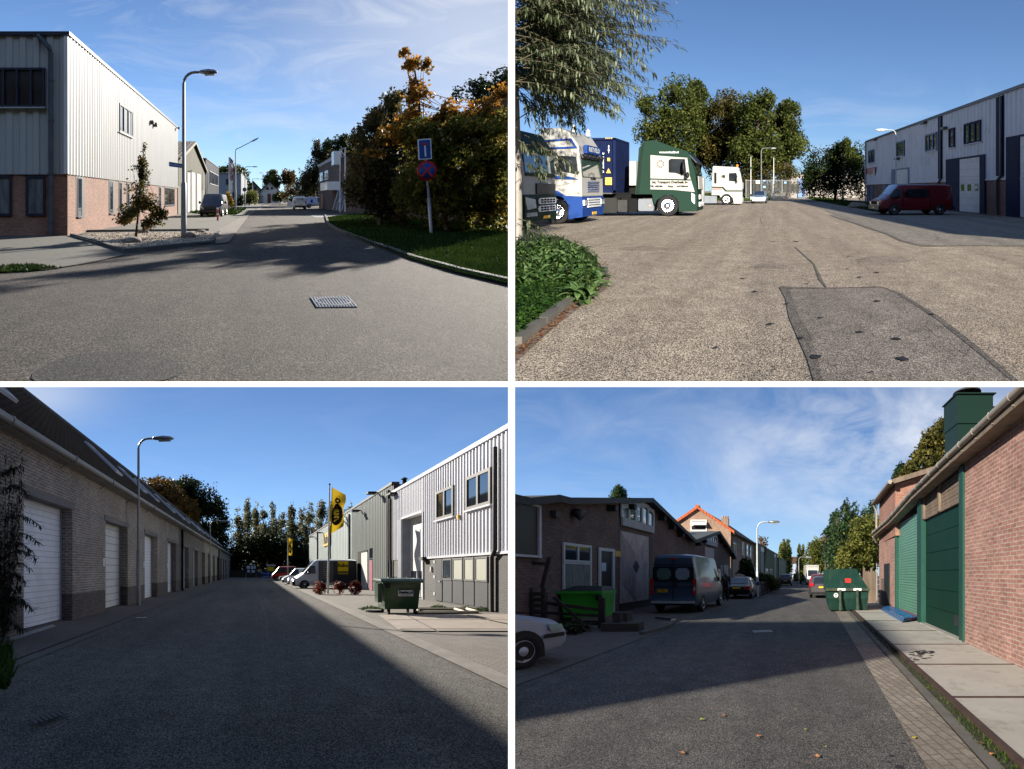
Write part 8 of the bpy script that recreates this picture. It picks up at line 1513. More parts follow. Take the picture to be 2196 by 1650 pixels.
# green striped hall
w12 = Fr(BR, X0=-8.3, out=1); sa, sb = 61.5, w12.px(1667); fx = w12.at(sa, 0).x; H_ = 6.0; t = thing('metal_hall', w12.at(70, 0), 'long hall with lime and dark green metal sheeting beyond the brick house', 'industrial building'); mb = MB(); mb.hexa([(fx - 8, sa, 0), (fx, sa, 0), w12.at(sb, 0), (fx - 8, sb, 0), (fx - 8, sa, H_), (fx, sa, H_), w12.at(sb, H_), (fx - 8, sb, H_)]); w12.ribs(mb, sa, sb, .5, H_, .9, .08, .01); obj('wall', mb, M('dark_green_sheet', (.09, .12, .06), .6, var=.15, streak=True), t)
f3 = Fr(BR, y0=sa); mb = MB(); f3.ribs(mb, fx - 6, fx + .05, 1.5, H_, .6, .1, .01); obj('front_sheet', mb, M('lime_sheet', (.38, .42, .14), .5, var=.1), t); mb = MB(); w12.box(mb, sa, sb, H_, H_ + .2, -.4, .15); f3.box(mb, fx - 8, fx, H_, H_ + .2, -.4, .1); obj('coping', mb, FAS, t)
for (u0, u1, z1_) in ((1630, 1637, 5.2), (1659, 1663, 5.2)): a, b = w12.px(u0), w12.px(u1); mb = MB(); w12.box(mb, a, b, .1, z1_, .02, .14); obj('tall_door', mb, M('tall_door_grey', (.1, .1, .1), .5), t); mb = MB(); w12.box(mb, a, b, z1_, H_ - .1, .02, .16); obj('white_panel', mb, WFR, t)
for (u0, u1) in ((1640.5, 1646), (1650, 1655)): a, b = w12.px(u0), w12.px(u1); window(w12, t, a, b, .9, 2.6, 2, .15, WFR, GLB, .12, .08)
mb = MB(); f3.box(mb, f3.px(1613), f3.px(1622), 1.6, 2.7, .15, .25); obj('notice_board', mb, SWH, t)
a = sb + .3; b_ = w12.px(1685); mb = MB(); fx2 = w12.at(a, 0).x; mb.hexa([(fx2 - 8, a, 0), (fx2 + .3, a, 0), w12.at(b_, 0, .3), (fx2 - 8, b_, 0), (fx2 - 8, a, 5.3), (fx2 + .3, a, 5.3), w12.at(b_, 5.3, .3), (fx2 - 8, b_, 5.3)]); w12.box(mb, a, b_, 5.3, 5.45, -.4, .45); obj('metal_hall', mb, M('dark_green_sheet', (0, 0, 0)), label='low dark green hall farthest along the left side of the road', cat='industrial building')
mb = MB(); f_ = Fr(P, y0=150); f_.box(mb, f_.px(1690), f_.px(1728), 0, 5.6, -8, 0)
tq = thing('apartment_block', (f_.px(1710), 150, 0), 'pale block with a brown roof glimpsed between the far poplars', 'building'); obj('wall', mb, M('pale_block', (.35, .4, .5), .8), tq)
mb = MB(); f_.poly(mb, [(f_.px(1686), 5.6), (f_.px(1732), 5.6), (f_.px(1726), 7.8), (f_.px(1692), 7.8)], -8, .3); obj('roof', mb, M('dark_tiles', (0, 0, 0)), tq)
# right brick building
w13 = Fr(BR, X0=3.44, out=-1); RB = brick('salmon_brick', (.31, .135, .1), (.4, .2, .155), (.42, .33, .27), .22, .08, .012); tops = [(5.5, 4.36), (7, 4.34), (10, 4.28), (13.5, 4.15), (16, 3.96), (17.5, 3.86), (22.3, 3.73)]
def tz(s):
    for (a, za), (b, zb) in zip(tops, tops[1:]):
        if s <= b: return za + (zb - za) * (s - a) / (b - a)
    return tops[-1][1]
t = thing('brick_workshop', w13.at(10, 0), 'sunlit red brick workshop with green doors along the right side', 'workshop')
d0, d1, e0, e1 = w13.px(2061), w13.px(1978.5), w13.px(1970), w13.px(1923)
for nm, a, b in (('wall', 5.5, d0 - .25), ('wall', e1 + .1, 22.3)): mb = MB(); w13.poly(mb, [(a, 0), (b, 0), (b, tz(b))] + [(s, z) for s, z in tops[::-1] if a < s < b] + [(a, tz(a))], -.4, 0); obj(nm, mb, RB, t)
mb = MB(); mb.hexa([(w13.at(5.5, 0, -.42).x, 5.5, 0), (14, 5.5, 0), (14, 22.3, 0), (w13.at(22.3, 0, -.42).x, 22.3, 0), (w13.at(5.5, 0, -.42).x, 5.5, 3.9), (14, 5.5, 3.9), (14, 22.3, 3.6), (w13.at(22.3, 0, -.42).x, 22.3, 3.6)]); obj('inner_wall', mb, RB, t)
DG = M('door_green', (.006, .034, .022), .6, var=.12, spec=.08); PG = M('post_green', (.012, .062, .045), .6, var=.12, vs=3)
mb = MB(); zd = 3.35; n_ = 6
for k in range(n_): z0_ = .08 + (zd - .08) * k / n_; w13.box(mb, d0, d1, z0_, z0_ + (zd - .08) / n_ - .012, -.16, -.1)
w13.box(mb, d0, d1, .08, zd, -.2, -.155); d = obj('sectional_door', mb, DG, t); mb = MB(); pa = w13.px(2045); w13.box(mb, pa - .18, pa + .18, .32, .6, -.1, -.07); obj('cat_flap', mb, FAS, d)
for a, b in ((d0 - .25, d0), (d1, e0), (e1, e1 + .14)): mb = MB(); w13.box(mb, a, b, 0, tz(a) - .1, -.2, .05); obj('post', mb, PG, t)
mb = MB(); n_ = 7
for k in range(n_): z0_ = zd + .02 + k * .1; w13.box(mb, d0 + .15, d1 - .1, z0_, min(z0_ + .09, tz(d1) - .05), -.12, -.06 - .006 * (k % 2))
for q_ in (d0 + .0, (d0 + d1) / 2, d1 - .12): w13.box(mb, q_, q_ + .14, zd - .02, tz(q_) - .05, -.06, .01)
w13.box(mb, d0, d1, zd - .04, zd + .02, -.1, -.02); obj('timber_panel', mb, WOODG, t)
SHUT = M('light_green_shutter', (.12, .28, .2), .45, var=.1, vs=1.5); mb = MB(); zz_ = .1; 
while zz_ < tz(e1) - .2: w13.poly(mb, [(e0 + .02, zz_), (e1, zz_), (e1, zz_ + .085), (e0 + .02, zz_ + .085)], -.14, -.09); w13.box(mb, e0 + .02, e1, zz_ + .087, zz_ + .1, -.14, -.12); zz_ += .1
obj('roller_shutter', mb, SHUT, t); mb = MB(); w13.box(mb, e0 + .02, e1 - .6, .05, .22, -.08, -.03); obj('rust_strip', mb, M('rust_red', (.3, .06, .04), .7), t)
a, b = w13.px(1908.5), w13.px(1898); mb = MB(); w13.box(mb, a, b, .1, z_(1210, b), .0, .05); obj('door', mb, FAS, t); mb = MB(); w13.box(mb, b, b + 1.0, 0, 1.4, .0, .03); obj('dark_plinth', mb, PLI, t)
mb = MB(); w13.box(mb, d0 - .2, d1 + .1, 0, .075, -.16, .06); obj('threshold', mb, CONC, t)
mb = MB(); pts = [w13.at(s, z + .02, .36) for s, z in tops]; mb.tube(pts, .065, 8); so = MB()
for (a, za), (b, zb) in zip(tops, tops[1:]): so.hexa([w13.at(a, za - .16, .0), w13.at(b, zb - .16, .0), w13.at(b, zb - .16, .32), w13.at(a, za - .16, .32), w13.at(a, za - .0, .0), w13.at(b, zb - .0, .0), w13.at(b, zb - .0, .32), w13.at(a, za - .0, .32)])
for k in range(22): s = 5.8 + k * .76; mb.tube([w13.at(s, tz(s) + .02, .36), w13.at(s + .03, tz(s) + .02, .36)], .075, 8); so.tube([w13.at(s, tz(s) - .17, .03), w13.at(s, tz(s) - .12, .36)], .016, 4)
obj('gutter', mb, M('cream_gutter', (.3, .27, .23), .6, var=.2, dirt=(.2, .18, .15)), t); obj('soffit', so, M('soffit_wood', (.2, .16, .12), .8, var=.3, vs=4), t)
mb = MB()
for (a, za), (b, zb) in zip(tops, tops[1:]): mb.quad(w13.at(a, za + .06, .3), w13.at(b, zb + .06, .3), w13.at(b, zb + 1.2, -5), w13.at(a, za + 1.2, -5))
obj('roof', mb, M('asbestos_roof', (.2, .19, .18), .9), t)
# upper block
t = thing('brick_annex', (6, 17.5, 3.7), 'taller brick block with a mono-pitch roof rising behind the green roller shutter', 'building'); fu = Fr(BR, y0=17.5); xa, xb_ = fu.px(1920), fu.px(2040); a = w13.at(22.4, 0, -.02)
mb = MB(); ztl, ztr = 5.3, 6.05; mb.hexa([(xa, 17.5, 3.2), (xb_, 17.5, 3.2), (xb_ + .5, 22.4, 3.2), (a.x, 22.4, 3.2), (xa, 17.5, ztl), (xb_, 17.5, ztr), (xb_ + .5, 22.4, ztr), (a.x, 22.4, ztl)]); obj('wall', mb, brick('red_brown_brick', (.33, .13, .085), (.4, .17, .11), (.28, .22, .18), .23, .086, .013), t)
mb = MB(); mb.hexa([(xa - .25, 17.3, ztl - .04), (xb_, 17.3, ztr), (xb_ + .5, 22.6, ztr), (a.x - .25, 22.6, ztl - .04), (xa - .25, 17.3, ztl + .16), (xb_, 17.3, ztr + .2), (xb_ + .5, 22.6, ztr + .2), (a.x - .25, 22.6, ztl + .16)]); obj('roof_edge', mb, WOODG, t)
mb = MB(); mb.tube([(xa - .3, 17.2, ztl + .05), (a.x - .3, 22.6, ztl + .05)], .09, 6); mb.tube([(a.x - .3, 22.4, ztl), (a.x - .15, 22.4, ztl - .4), (a.x - .15, 22.4, 3.75)], .06, 6); mb.tube([w13.at(22.4, 3.6, .3), w13.at(22.6, 3.3, .1)], .07, 6); obj('gutter', mb, M('cream_gutter', (0, 0, 0)), t)
# green extractor housing
yc = 15; a, b = P.pix(2054, 1000, yc), P.pix(2127, 845, yc); x0_, x1_ = a.x, b.x; zt = b.z; yb2 = 16.1; t = thing('extractor_housing', (x0_, yc, 4.4), 'tall dark green metal extractor housing with a round cowl above the roof', 'chimney'); GM = M('housing_green', (.006, .025, .018), .6, var=.08)
mb = MB(); mb.box(x0_, x1_, yc, yb2, 4.5, zt - 1.05); mb.box(x0_ - .03, x1_ + .03, yc - .03, yb2 + .03, zt - 1.047, zt - .02); mb.box(x0_ - .08, x1_ + .12, yc - .08, yb2 + .08, zt - .02, zt + .02); obj('housing', mb, GM, t); mb = MB(); xc_ = (x0_ + x1_) / 2 - .05; mb.lathe((xc_, 15.5, zt + .02), (0, 0, 1), [(.3, 0), (.28, .12)], 20)
for k in range(4): a0 = math.pi / 4 + k * math.pi / 2; mb.tube([(xc_ + .28 * math.cos(a0), 15.5 + .28 * math.sin(a0), zt + .1), (xc_ + .3 * math.cos(a0), 15.5 + .3 * math.sin(a0), zt + .3)], .015, 4)
mb.lathe((xc_, 15.5, zt + .22), (0, 0, 1), [(.48, 0), (.46, .05), (.2, .17), (.001, .2)], 24); obj('cowl', mb, M('rusty_cowl', (.06, .05, .045), .6, .3, var=.4, vs=6), t)
mb = MB(); pc = [P.pix(u, v, 15.4) for u, v in ((2124, 883), (2138, 884), (2148, 890), (2155, 902), (2158, 925))]; mb.tube(pc, .19, 12)
for i in range(1, 4): mb.tube([pc[i], pc[i].lerp(pc[i + 1], .12)], .205, 12)
obj('duct', mb, M('rusty_duct', (.16, .1, .075), .6, .4, var=.4, vs=5), t)
# skip container
yk = 18.2; x0_, x1_ = P.pix(1773, 1290, yk).x, P.pix(1863, 1290, yk).x; SK = M('skip_green', (.007, .036, .025), .65, var=.25, vs=3, dirt=(.03, .06, .045)); t = thing('skip_container', ((x0_ + x1_) / 2, yk, 0), 'rusty dark green steel skip with sloping lid standing in the road', 'skip'); zm_ = P.pix(0, 1266, yk).z; zt_ = P.pix(0, 1220, yk + .5).z; D_ = 3.4; m_ = P.m * D_
mb = MB(); zk = .55; mb.hexa([(x0_ + .12, yk + .08, .06), (x1_ - .08, yk + .08, .06), (x1_ - .08 + m_, yk + D_, .06), (x0_ + .12 + m_, yk + D_, .06), (x0_ + .02, yk + .01, zk), (x1_ - .02, yk + .01, zk), (x1_ - .02 + m_, yk + D_, zk), (x0_ + .02 + m_, yk + D_, zk)]); mb.hexa([(x0_ + .02, yk, zk + .002), (x1_ - .02, yk, zk + .002), (x1_ - .02 + m_, yk + D_, zk + .002), (x0_ + .02 + m_, yk + D_, zk + .002), (x0_, yk, zm_), (x1_, yk, zm_), (x1_ + m_, yk + D_, zm_), (x0_ + m_, yk + D_, zm_)]); obj('body', mb, SK, t)
w_ = x1_ - x0_; mb = MB(); mb.hexa([(x0_ + .02, yk + .05, zm_ + .09), (x1_ - .02, yk + .05, zm_ + .09), (x1_ - .02 + m_, yk + D_, zm_ + .09), (x0_ + .02 + m_, yk + D_, zm_ + .09), (x0_ + w_ * .3, yk + .55, zt_), (x0_ + w_ * .76, yk + .55, zt_), (x0_ + w_ * .76 + m_, yk + D_ - .5, zt_), (x0_ + w_ * .3 + m_, yk + D_ - .5, zt_)]); mb.box(x0_ - .02, x0_ + w_ * .3, yk + .9, yk + 1.0, zm_, zt_ - .03); obj('lid', mb, SK, t)
mb = MB(); mb.box(x0_ - .03, x1_ + .03, yk - .06, yk + .02, zm_ - .03, zm_ + .09); mb.hexa([(x0_ - .04, yk, zm_ - .03), (x0_ + .04, yk, zm_ - .03), (x0_ + .04 + m_, yk + D_, zm_ - .03), (x0_ - .04 + m_, yk + D_, zm_ - .03), (x0_ - .04, yk, zm_ + .09), (x0_ + .04, yk, zm_ + .09), (x0_ + .04 + m_, yk + D_, zm_ + .09), (x0_ - .04 + m_, yk + D_, zm_ + .09)])
for fx_ in (.31, .72): xx = x0_ + w_ * fx_; mb.box(xx - .045, xx + .045, yk - .09, yk - .061, .05, zm_ + .02)
obj('rim', mb, M('skip_rim', (.05, .07, .045), .7, var=.4, vs=6, dirt=(.16, .07, .03)), t); mb = MB()
for fx_ in (.29, .70): xx = x0_ + w_ * fx_; mb.tube([(xx, yk + .12, zm_ + .14), (xx + (.14 if fx_ < .5 else .0), yk + .58, zt_ - .02)], .04, 5)
obj('lid_ribs', mb, SK, t); mb = MB()
for a_, b_ in ((.25, .44), (.63, .82)): mb.box(x0_ + w_ * a_, x0_ + w_ * b_, yk - .075, yk - .062, zm_ - .02, zm_ + .08)
obj('reflective_strip', mb, SWH, t); mb = MB(); mb.hexa([(x0_ + w_ * .46, yk + .18, zm_ + .32), (x0_ + w_ * .6, yk + .18, zm_ + .32), (x0_ + w_ * .6, yk + .2, zm_ + .32), (x0_ + w_ * .46, yk + .2, zm_ + .32), (x0_ + w_ * .46, yk + .27, zm_ + .5), (x0_ + w_ * .6, yk + .27, zm_ + .5), (x0_ + w_ * .6, yk + .29, zm_ + .5), (x0_ + w_ * .46, yk + .29, zm_ + .5)]); obj('red_label', mb, paint('label_red', (.65, .04, .03)), t)
c = Vector((x0_ + w_ * .22, yk - .012, zm_ - .22)); mb = MB(); mb.lathe(c, (0, -1, 0), [(.06, 0), (.08, .004), (.1, 0)], 18); mb.box(c.x - .08, c.x + .08, yk - .02, yk - .012, c.z - .02, c.z + .02); obj('emblem', mb, SWH, t)
# fence and behind
t = thing('wooden_fence', w13.at(24, 0), 'weathered tall wooden fence between the skip and the brick workshop', 'fence'); mb = MB(); fa, fb_ = P.pix(1848, 1290, 23.5), P.pix(1886, 1290, 22.8)
for k in range(17): x = fa.x + (fb_.x - fa.x) * k / 17; mb.box(x, x + .055, 23.2, 23.24, .0, 1.75 + .05 * math.sin(k * 2.3))
obj('boards', mb, WOODG, t); mb = MB(); mb.box(fa.x, fb_.x, 23.25, 23.3, .4, .5); mb.box(fa.x, fb_.x, 23.25, 23.3, 1.3, 1.4)
for u in (1853, 1869): a = P.pix(u, 1218, 23.3); mb.box(a.x - .05, a.x + .05, 23.3, 23.4, 0, a.z)
obj('posts', mb, WOODG, t)
t = thing('ladder', P.pix(1880, 1300, 22.9), 'aluminium ladder upright against the wooden fence', 'ladder'); a, b = P.pix(1880, 1300, 22.9), P.pix(1880, 1208, 22.9)
for dx in (0, .16): mb = MB(); mb.tube([a + Vector((dx, 0, 0)), b + Vector((dx, 0, 0))], .02, 5); obj('rail', mb, ALU, t)
mb = MB()
for k in range(9): c = a.lerp(b, (k + .5) / 9); mb.tube([c, c + Vector((.16, 0, 0))], .012, 4)
obj('rungs', mb, ALU, t)
mb = MB(); pts = [P.g(1890, 1312), P.g(1905, 1308), P.g(1968, 1334), P.g(1935, 1339)]; BSH = paint('sheet_blue', (.02, .14, .36)); tt = thing('metal_sheets', pts[0], 'stack of blue corrugated metal sheets lying by the brick wall', 'metal sheets')
for k in range(3):
    mb = MB(); o_ = Vector((.03 * k, 0, .06 + .05 * k)); a, b, c, d = [p + o_ for p in pts]; n_ = 6
    for i in range(n_): p0, p1 = a.lerp(b, i / n_), a.lerp(b, (i + .5) / n_); q0_, q1_ = d.lerp(c, i / n_), d.lerp(c, (i + .5) / n_); mb.prism([p0, p1, q1_, q0_], (0, 0, .04)); p2, q2 = a.lerp(b, (i + 1) / n_), d.lerp(c, (i + 1) / n_); mb.prism([p1, p2, q2, q1_], (0, 0, .012))
    obj('sheet', mb, BSH, tt)
# trees right
def mt(name, u, y_, blobs, n, size, lm, lab, ry=2, **k): return tree(name, (P.pix(u, 1240, y_).x, y_, 0), P.pix(blobs[0][0], blobs[0][1], y_), .2, [pb(P, *q_, y_, ry) for q_ in blobs], n, size, lm, lab, k.pop('cat', 'tree'), k.pop('group', None), **k)
for i, (u, vt, w_) in enumerate(((1795, 1092, 15), (1813, 1072, 17), (1830, 1080, 15), (1850, 1092, 14), (1868, 1075, 12))):
    mt('conifer', u, 36, [(u, vt + 20, w_ * .35, 22), (u - 1, vt + 50, w_ * .9, 30), (u - 4, vt + 90, w_ * 1.3, 40), (u + 2, vt + 120, w_ * 1.3, 30)], 3600, .26, CONIF, 'pointed dark conifer in the clump above the green skip, number %d from the left' % (i + 1), seed=130 + i, gap=.22, nl=10, asp=.35, gf=1.2, group='conifers behind the skip', droop=.35)
mt('leaning_conifer', 1790, 40, [(1790, 1115, 10, 18), (1782, 1140, 12, 16), (1800, 1170, 22, 40), (1776, 1185, 16, 30), (1772, 1140, 5, 8)], 3600, .3, CONIF, 'ragged conifer with upswept branches left of the clump', seed=136, gap=.25, asp=.35, gf=1.2)
mt('birch_tree', 1850, 30, [(1850, 1160, 36, 46), (1830, 1190, 34, 34), (1870, 1150, 26, 50), (1812, 1200, 22, 26), (1860, 1200, 30, 30), (1845, 1125, 20, 20)], 11000, .2, OLIVE, 'yellow-green leafy tree directly behind the green skip', seed=137, gap=.2, gf=1.2)
mt('lime_tree', 1752, 92, [(1755, 1190, 26, 34), (1740, 1200, 18, 30), (1770, 1170, 20, 24), (1745, 1172, 12, 16), (1765, 1215, 24, 24)], 7000, .42, OLIVE, 'green tree right of the far white lorry', ry=4, seed=138, gap=.2)
mt('bare_birch', 1772, 55, [(1770, 1150, 9, 18), (1775, 1170, 10, 20)], 300, .25, BROWNG, 'nearly bare birch twigs between the lime and the conifers', seed=139, gap=.4, nl=20)
for i, (u, vt, w_) in enumerate(((1674, 1165, 7), (1681, 1156, 8), (1690, 1155, 10), (1714, 1165, 7), (1722, 1166, 6))):
    mt('lombardy_poplar', u, 120 + 4 * i, [(u, vt + 14, w_ * .5, 14), (u, vt + 40, w_ * .95, 30), (u, vt + 62, w_ * 1.0, 26)], 2400, .55, OLIVE, 'narrow upright poplar against the sky, number %d of the far row' % (i + 1), ry=3, seed=140 + i, gap=.12, nl=8, group='far poplars')
mt('hedge', 1718, 72, [(1716, 1236, 10, 12), (1726, 1235, 8, 14), (1707, 1238, 6, 9)], 4000, .25, OLIVE, 'bright green hedge left of the far white lorry', cat='hedge', seed=150, gap=.02)
mt('dark_shrub', 1600, 38, [(1600, 1222, 15, 24), (1592, 1235, 13, 16), (1607, 1232, 12, 20)], 5000, .2, DKGREEN, 'large dark shrub in front of the brick house side wall', cat='bush', seed=151, gap=.08, ry=1.2)
mt('garden_plants', 1645, 36, [(1645, 1240, 14, 10), (1632, 1238, 8, 10), (1655, 1243, 10, 8)], 2500, .14, DKGREEN, 'dark garden plants behind the iron fence by the lamp post', cat='plants', seed=152, ry=2)
mt('bare_tree', 1640, 70, [(1638, 1165, 14, 14), (1630, 1160, 8, 10)], 260, .3, BROWNG, 'bare-branched tree showing above the green hall', seed=153, gap=.3, nl=40)
mt('spruce', 1328, 30, [(1328, 1046, 7, 12), (1328, 1058, 16, 12), (1327, 1068, 20, 12), (1322, 1080, 22, 14)], 3000, .17, CONIF, 'spruce top showing above the roof of the left workshop', seed=154, gap=.15, asp=.4, nl=12, droop=.4, ry=.6)
mt('elder_tree', 1965, 24, [(1985, 1000, 34, 34), (1960, 1010, 26, 22), (2010, 960, 24, 50), (1985, 950, 14, 26), (1940, 1020, 16, 16), (2018, 920, 12, 26), (1970, 975, 10, 16)], 6000, .2, leafm('elder_leaves', [(.2, (.04, .045, .012)), (.5, (.12, .12, .03)), (.85, (.25, .2, .06))]), 'yellow-green tree growing behind the brick annex and green housing', seed=155, gap=.28, gf=1.4, ry=1.5)
mt('thuja', 1930, 26, [(1930, 1012, 8, 18), (1925, 1025, 10, 16)], 1200, .16, CONIF, 'small dark conifer at the left end of the annex roof', seed=156, gap=.1, ry=1)
mt('rusty_tree', 2160, 24, [(2150, 920, 26, 26), (2165, 905, 16, 22), (2140, 935, 20, 18)], 2400, .18, BROWNG, 'reddish tree peeping over the roof right of the green housing', seed=157, gap=.3, gf=1.4, ry=1)
# lamp, fences, bins
g = P.g(1624, 1280); lamp((g.x, g.y), HEY + (1232 - 1120) / FP * g.y, .75, 'tall pale street lamp by the iron fence on the left kerb', 1, .085, .85, m=M('pale_pole', (0, 0, 0)))
g = P.g(1715, 1252.0); lamp((P.pix(1713, 1240, 66).x, 66), HEY + (1232 - 1195) / FP * 66, 1.0, 'distant street lamp near the hedge and white lorry', 1, .1, 1.1)
t = thing('iron_fence', P.g(1640, 1274), 'low black iron garden fence and hedge beside the lamp post', 'fence'); mb = MB(); fa, fb_ = P.g(1632, 1279), P.g(1672, 1262)
for k in range(34): p = fa.lerp(fb_, k / 33); mb.tube([p, p + Vector((0, 0, 1.0))], .025, 4)
for zq in (.15, .95): mb.tube([fa + Vector((0, 0, zq)), fb_ + Vector((0, 0, zq))], .03, 4)
obj('bars', mb, FAS, t); mb = MB(); pts = []
tree('box_hedge', (P.pix(1660, 1260, 40).x, 40, 0), P.pix(1660, 1250, 40), .03, [pb(P, 1658, 1255, 14, 11, 38, 3), pb(P, 1668, 1253, 8, 9, 44, 3)], 3500, .15, DKGREEN, 'low dark hedge behind the iron fence', 'hedge', seed=158)
g = P.g(1256, 1336); yb3 = 13.75; x0_, x1_ = P.pix(1203, 1300, yb3).x, P.pix(1290, 1300, yb3).x; LG4 = paint('bin_lime', (.05, .42, .03)); t = thing('waste_container', (x0_, yb3, 0), 'bright green wheeled waste container with a black lid behind the timber fence', 'waste container'); zt = P.pix(0, 1268, yb3).z; D_ = .9
mb = MB(); m_ = .1; mb.hexa([(x0_ + .06, yb3 + .05, .2), (x1_ - .02, yb3 + .05, .2), (x1_ + m_ - .06, yb3 + D_, .2), (x0_ + m_, yb3 + D_, .2), (x0_ - .04, yb3, zt), (x1_ + .02, yb3, zt), (x1_ + m_, yb3 + D_, zt), (x0_ + m_ - .04, yb3 + D_, zt)]); mb.hexa([(x0_ - .1, yb3 - .05, zt - .09), (x1_ + .06, yb3 - .05, zt - .09), (x1_ + m_ + .06, yb3 + D_, zt - .09), (x0_ + m_ - .1, yb3 + D_, zt - .09), (x0_ - .1, yb3 - .05, zt), (x1_ + .06, yb3 - .05, zt), (x1_ + m_ + .06, yb3 + D_, zt), (x0_ + m_ - .1, yb3 + D_, zt)]); obj('body', mb, LG4, t)
mb = MB(); mb.hexa([(x0_ - .04, yb3, zt + .003), (x1_, yb3, zt + .003), (x1_ + m_, yb3 + D_, zt + .003), (x0_ + m_ - .04, yb3 + D_, zt + .003), (x0_ + .3, yb3 + .3, zt + .16), (x1_ - .1, yb3 + .3, zt + .16), (x1_ + m_ - .1, yb3 + D_ - .1, zt + .14), (x0_ + m_ + .1, yb3 + D_ - .1, zt + .14)]); mb.lathe((x1_ - .05, yb3 - .06, zt - .2), (0, -1, 0), [(.001, .06), (.11, .05), (.12, 0)], 12); obj('lid', mb, BLACK, t)
for xx in (x0_ + .2, x1_ - .1): mb = MB(); mb.lathe((xx, yb3 + .15, .1), (1, 0, 0), [(.001, 0), (.1, 0), (.1, .06), (.001, .06)], 12); mb.box(xx, xx + .05, yb3 + .1, yb3 + .2, .1, .22); obj('castor', mb, BLACK, t)
DW = M('dark_fence_wood', (.05, .04, .032), .9, var=.35, vs=4, streak=True); yf = 12.5; t = thing('timber_fence', P.pix(1250, 1340, yf), 'broken dark timber fence with a slanting brace in front of the green container', 'fence'); mb = MB(); f4 = Fr(P, y0=yf)
for (u0, u1, v0, v1) in ((1160, 1170, 1272, 1345), (1282, 1295, 1283, 1345)): (a, za), (b, zb) = f4.px(u0, v0), f4.px(u1, v1); mb = MB(); f4.box(mb, a, b, 0, za, -.12, 0); obj('post', mb, DW, t)
mb = MB()
for (u0, v0, u1, v1, h_) in ((1170, 1290, 1283, 1305, 7), (1170, 1312, 1283, 1318, 6), (1170, 1330, 1283, 1336, 6)): (a, za), (b, zb) = f4.px(u0, v0), f4.px(u1, v1); hh = h_ / FP * yf; f4.poly(mb, [(a, za), (b, zb), (b, zb - hh), (a, za - hh)], -.05, .0)
obj('rails', mb, DW, t); mb = MB(); (a, za), (b, zb) = f4.px(1194, 1280), f4.px(1268, 1362); f4.poly(mb, [(a, za), (b, max(.02, zb)), (b - .12, max(.02, zb)), (a - .1, za - .02)], .04, .1); obj('brace', mb, DW, t)
t = thing('slatted_fence', P.pix(1130, 1330, 12.2), 'dark horizontal slatted garden fence behind the silver car', 'fence'); f5 = Fr(P, y0=12.4); mb = MB()
for k in range(6): zz_ = .12 + k * .17; f5.box(mb, f5.px(1080), f5.px(1166), zz_, zz_ + .11, 0, .03)
obj('slats', mb, DW, t); mb = MB()
for u in (1108, 1135, 1164): q_ = f5.px(u); f5.box(mb, q_ - .05, q_ + .05, 0, 1.2, -.1, -.003)
for (u0, v0, u1, v1) in ((1110, 1190, 1100, 1280), (1168, 1195, 1152, 1262)): (a, za), (b, zb) = f5.px(u0, v0), f5.px(u1, v1); f5.poly(mb, [(a, za), (a + .1, za), (b + .1, zb), (b, zb)], -.2, -.13)
(a, za), (b, zb) = f5.px(1112, 1202), f5.px(1166, 1206); f5.poly(mb, [(a, za), (b, zb), (b, zb - .1), (a, za - .1)], -.12, -.1); obj('posts', mb, DW, t)
t = thing('railing', P.pix(1145, 1280, 12.9), 'short white metal railing standing behind the slatted fence', 'railing'); f5 = Fr(P, y0=12.9); mb = MB(); (a, za), (b, zb) = f5.px(1123, 1254.5), f5.px(1165, 1254.5); mb.tube([f5.at(a, za), f5.at(b, za)], .018, 5)
for k in range(5): q_ = a + (b - a) * k / 4; mb.tube([f5.at(q_, 0), f5.at(q_, za)], .015, 5)
obj('bars', mb, WFR, t)
for i, (u0, u1, v0, v1, y_, lab) in enumerate(((1288, 1369, 1338, 1368, 11.8, 'long low concrete block at the corner by the timber fence'), (1313, 1329, 1315, 1340, 12.1, 'upright dark block on the long concrete block, left of two'), (1331, 1345, 1315, 1337, 12.4, 'upright dark block on the long concrete block, right of two'))):
    f6 = Fr(P, y0=y_); (a, za), (b, zb) = f6.px(u0, v0), f6.px(u1, v1); mb = MB(); z0_ = 0 if i == 0 else P.pix(0, 1339, 11.8).z; mb.box(a, b, y_, y_ + .5, z0_, za); obj('concrete_block', mb, M('dark_concrete', (.07, .06, .05), .9, var=.3, vs=5, bump=.3), label=lab, cat='block')
curb('kerb', ov(P, 0, [(1370, 1362), (1405, 1354), (1435, 1342), (1440, 1332), (1405, 1328)])[::-1], .16, .09, KERB, None, seg=.6)
g = P.g(1195, 1358); mb = MB(); mb.rnd = []
for k in range(300): leaf3(mb, (g.x + r_.uniform(-.5, .7), g.y + r_.uniform(-.4, .5), r_.uniform(.03, .2)), r_.uniform(.12, .24), .1, r_.uniform(0, 6.3), r_.uniform(0, 1), .35)
obj('weeds', mb, DKGREEN, label='dark leafy weeds at the foot of the timber fence by the silver car', cat='weeds')
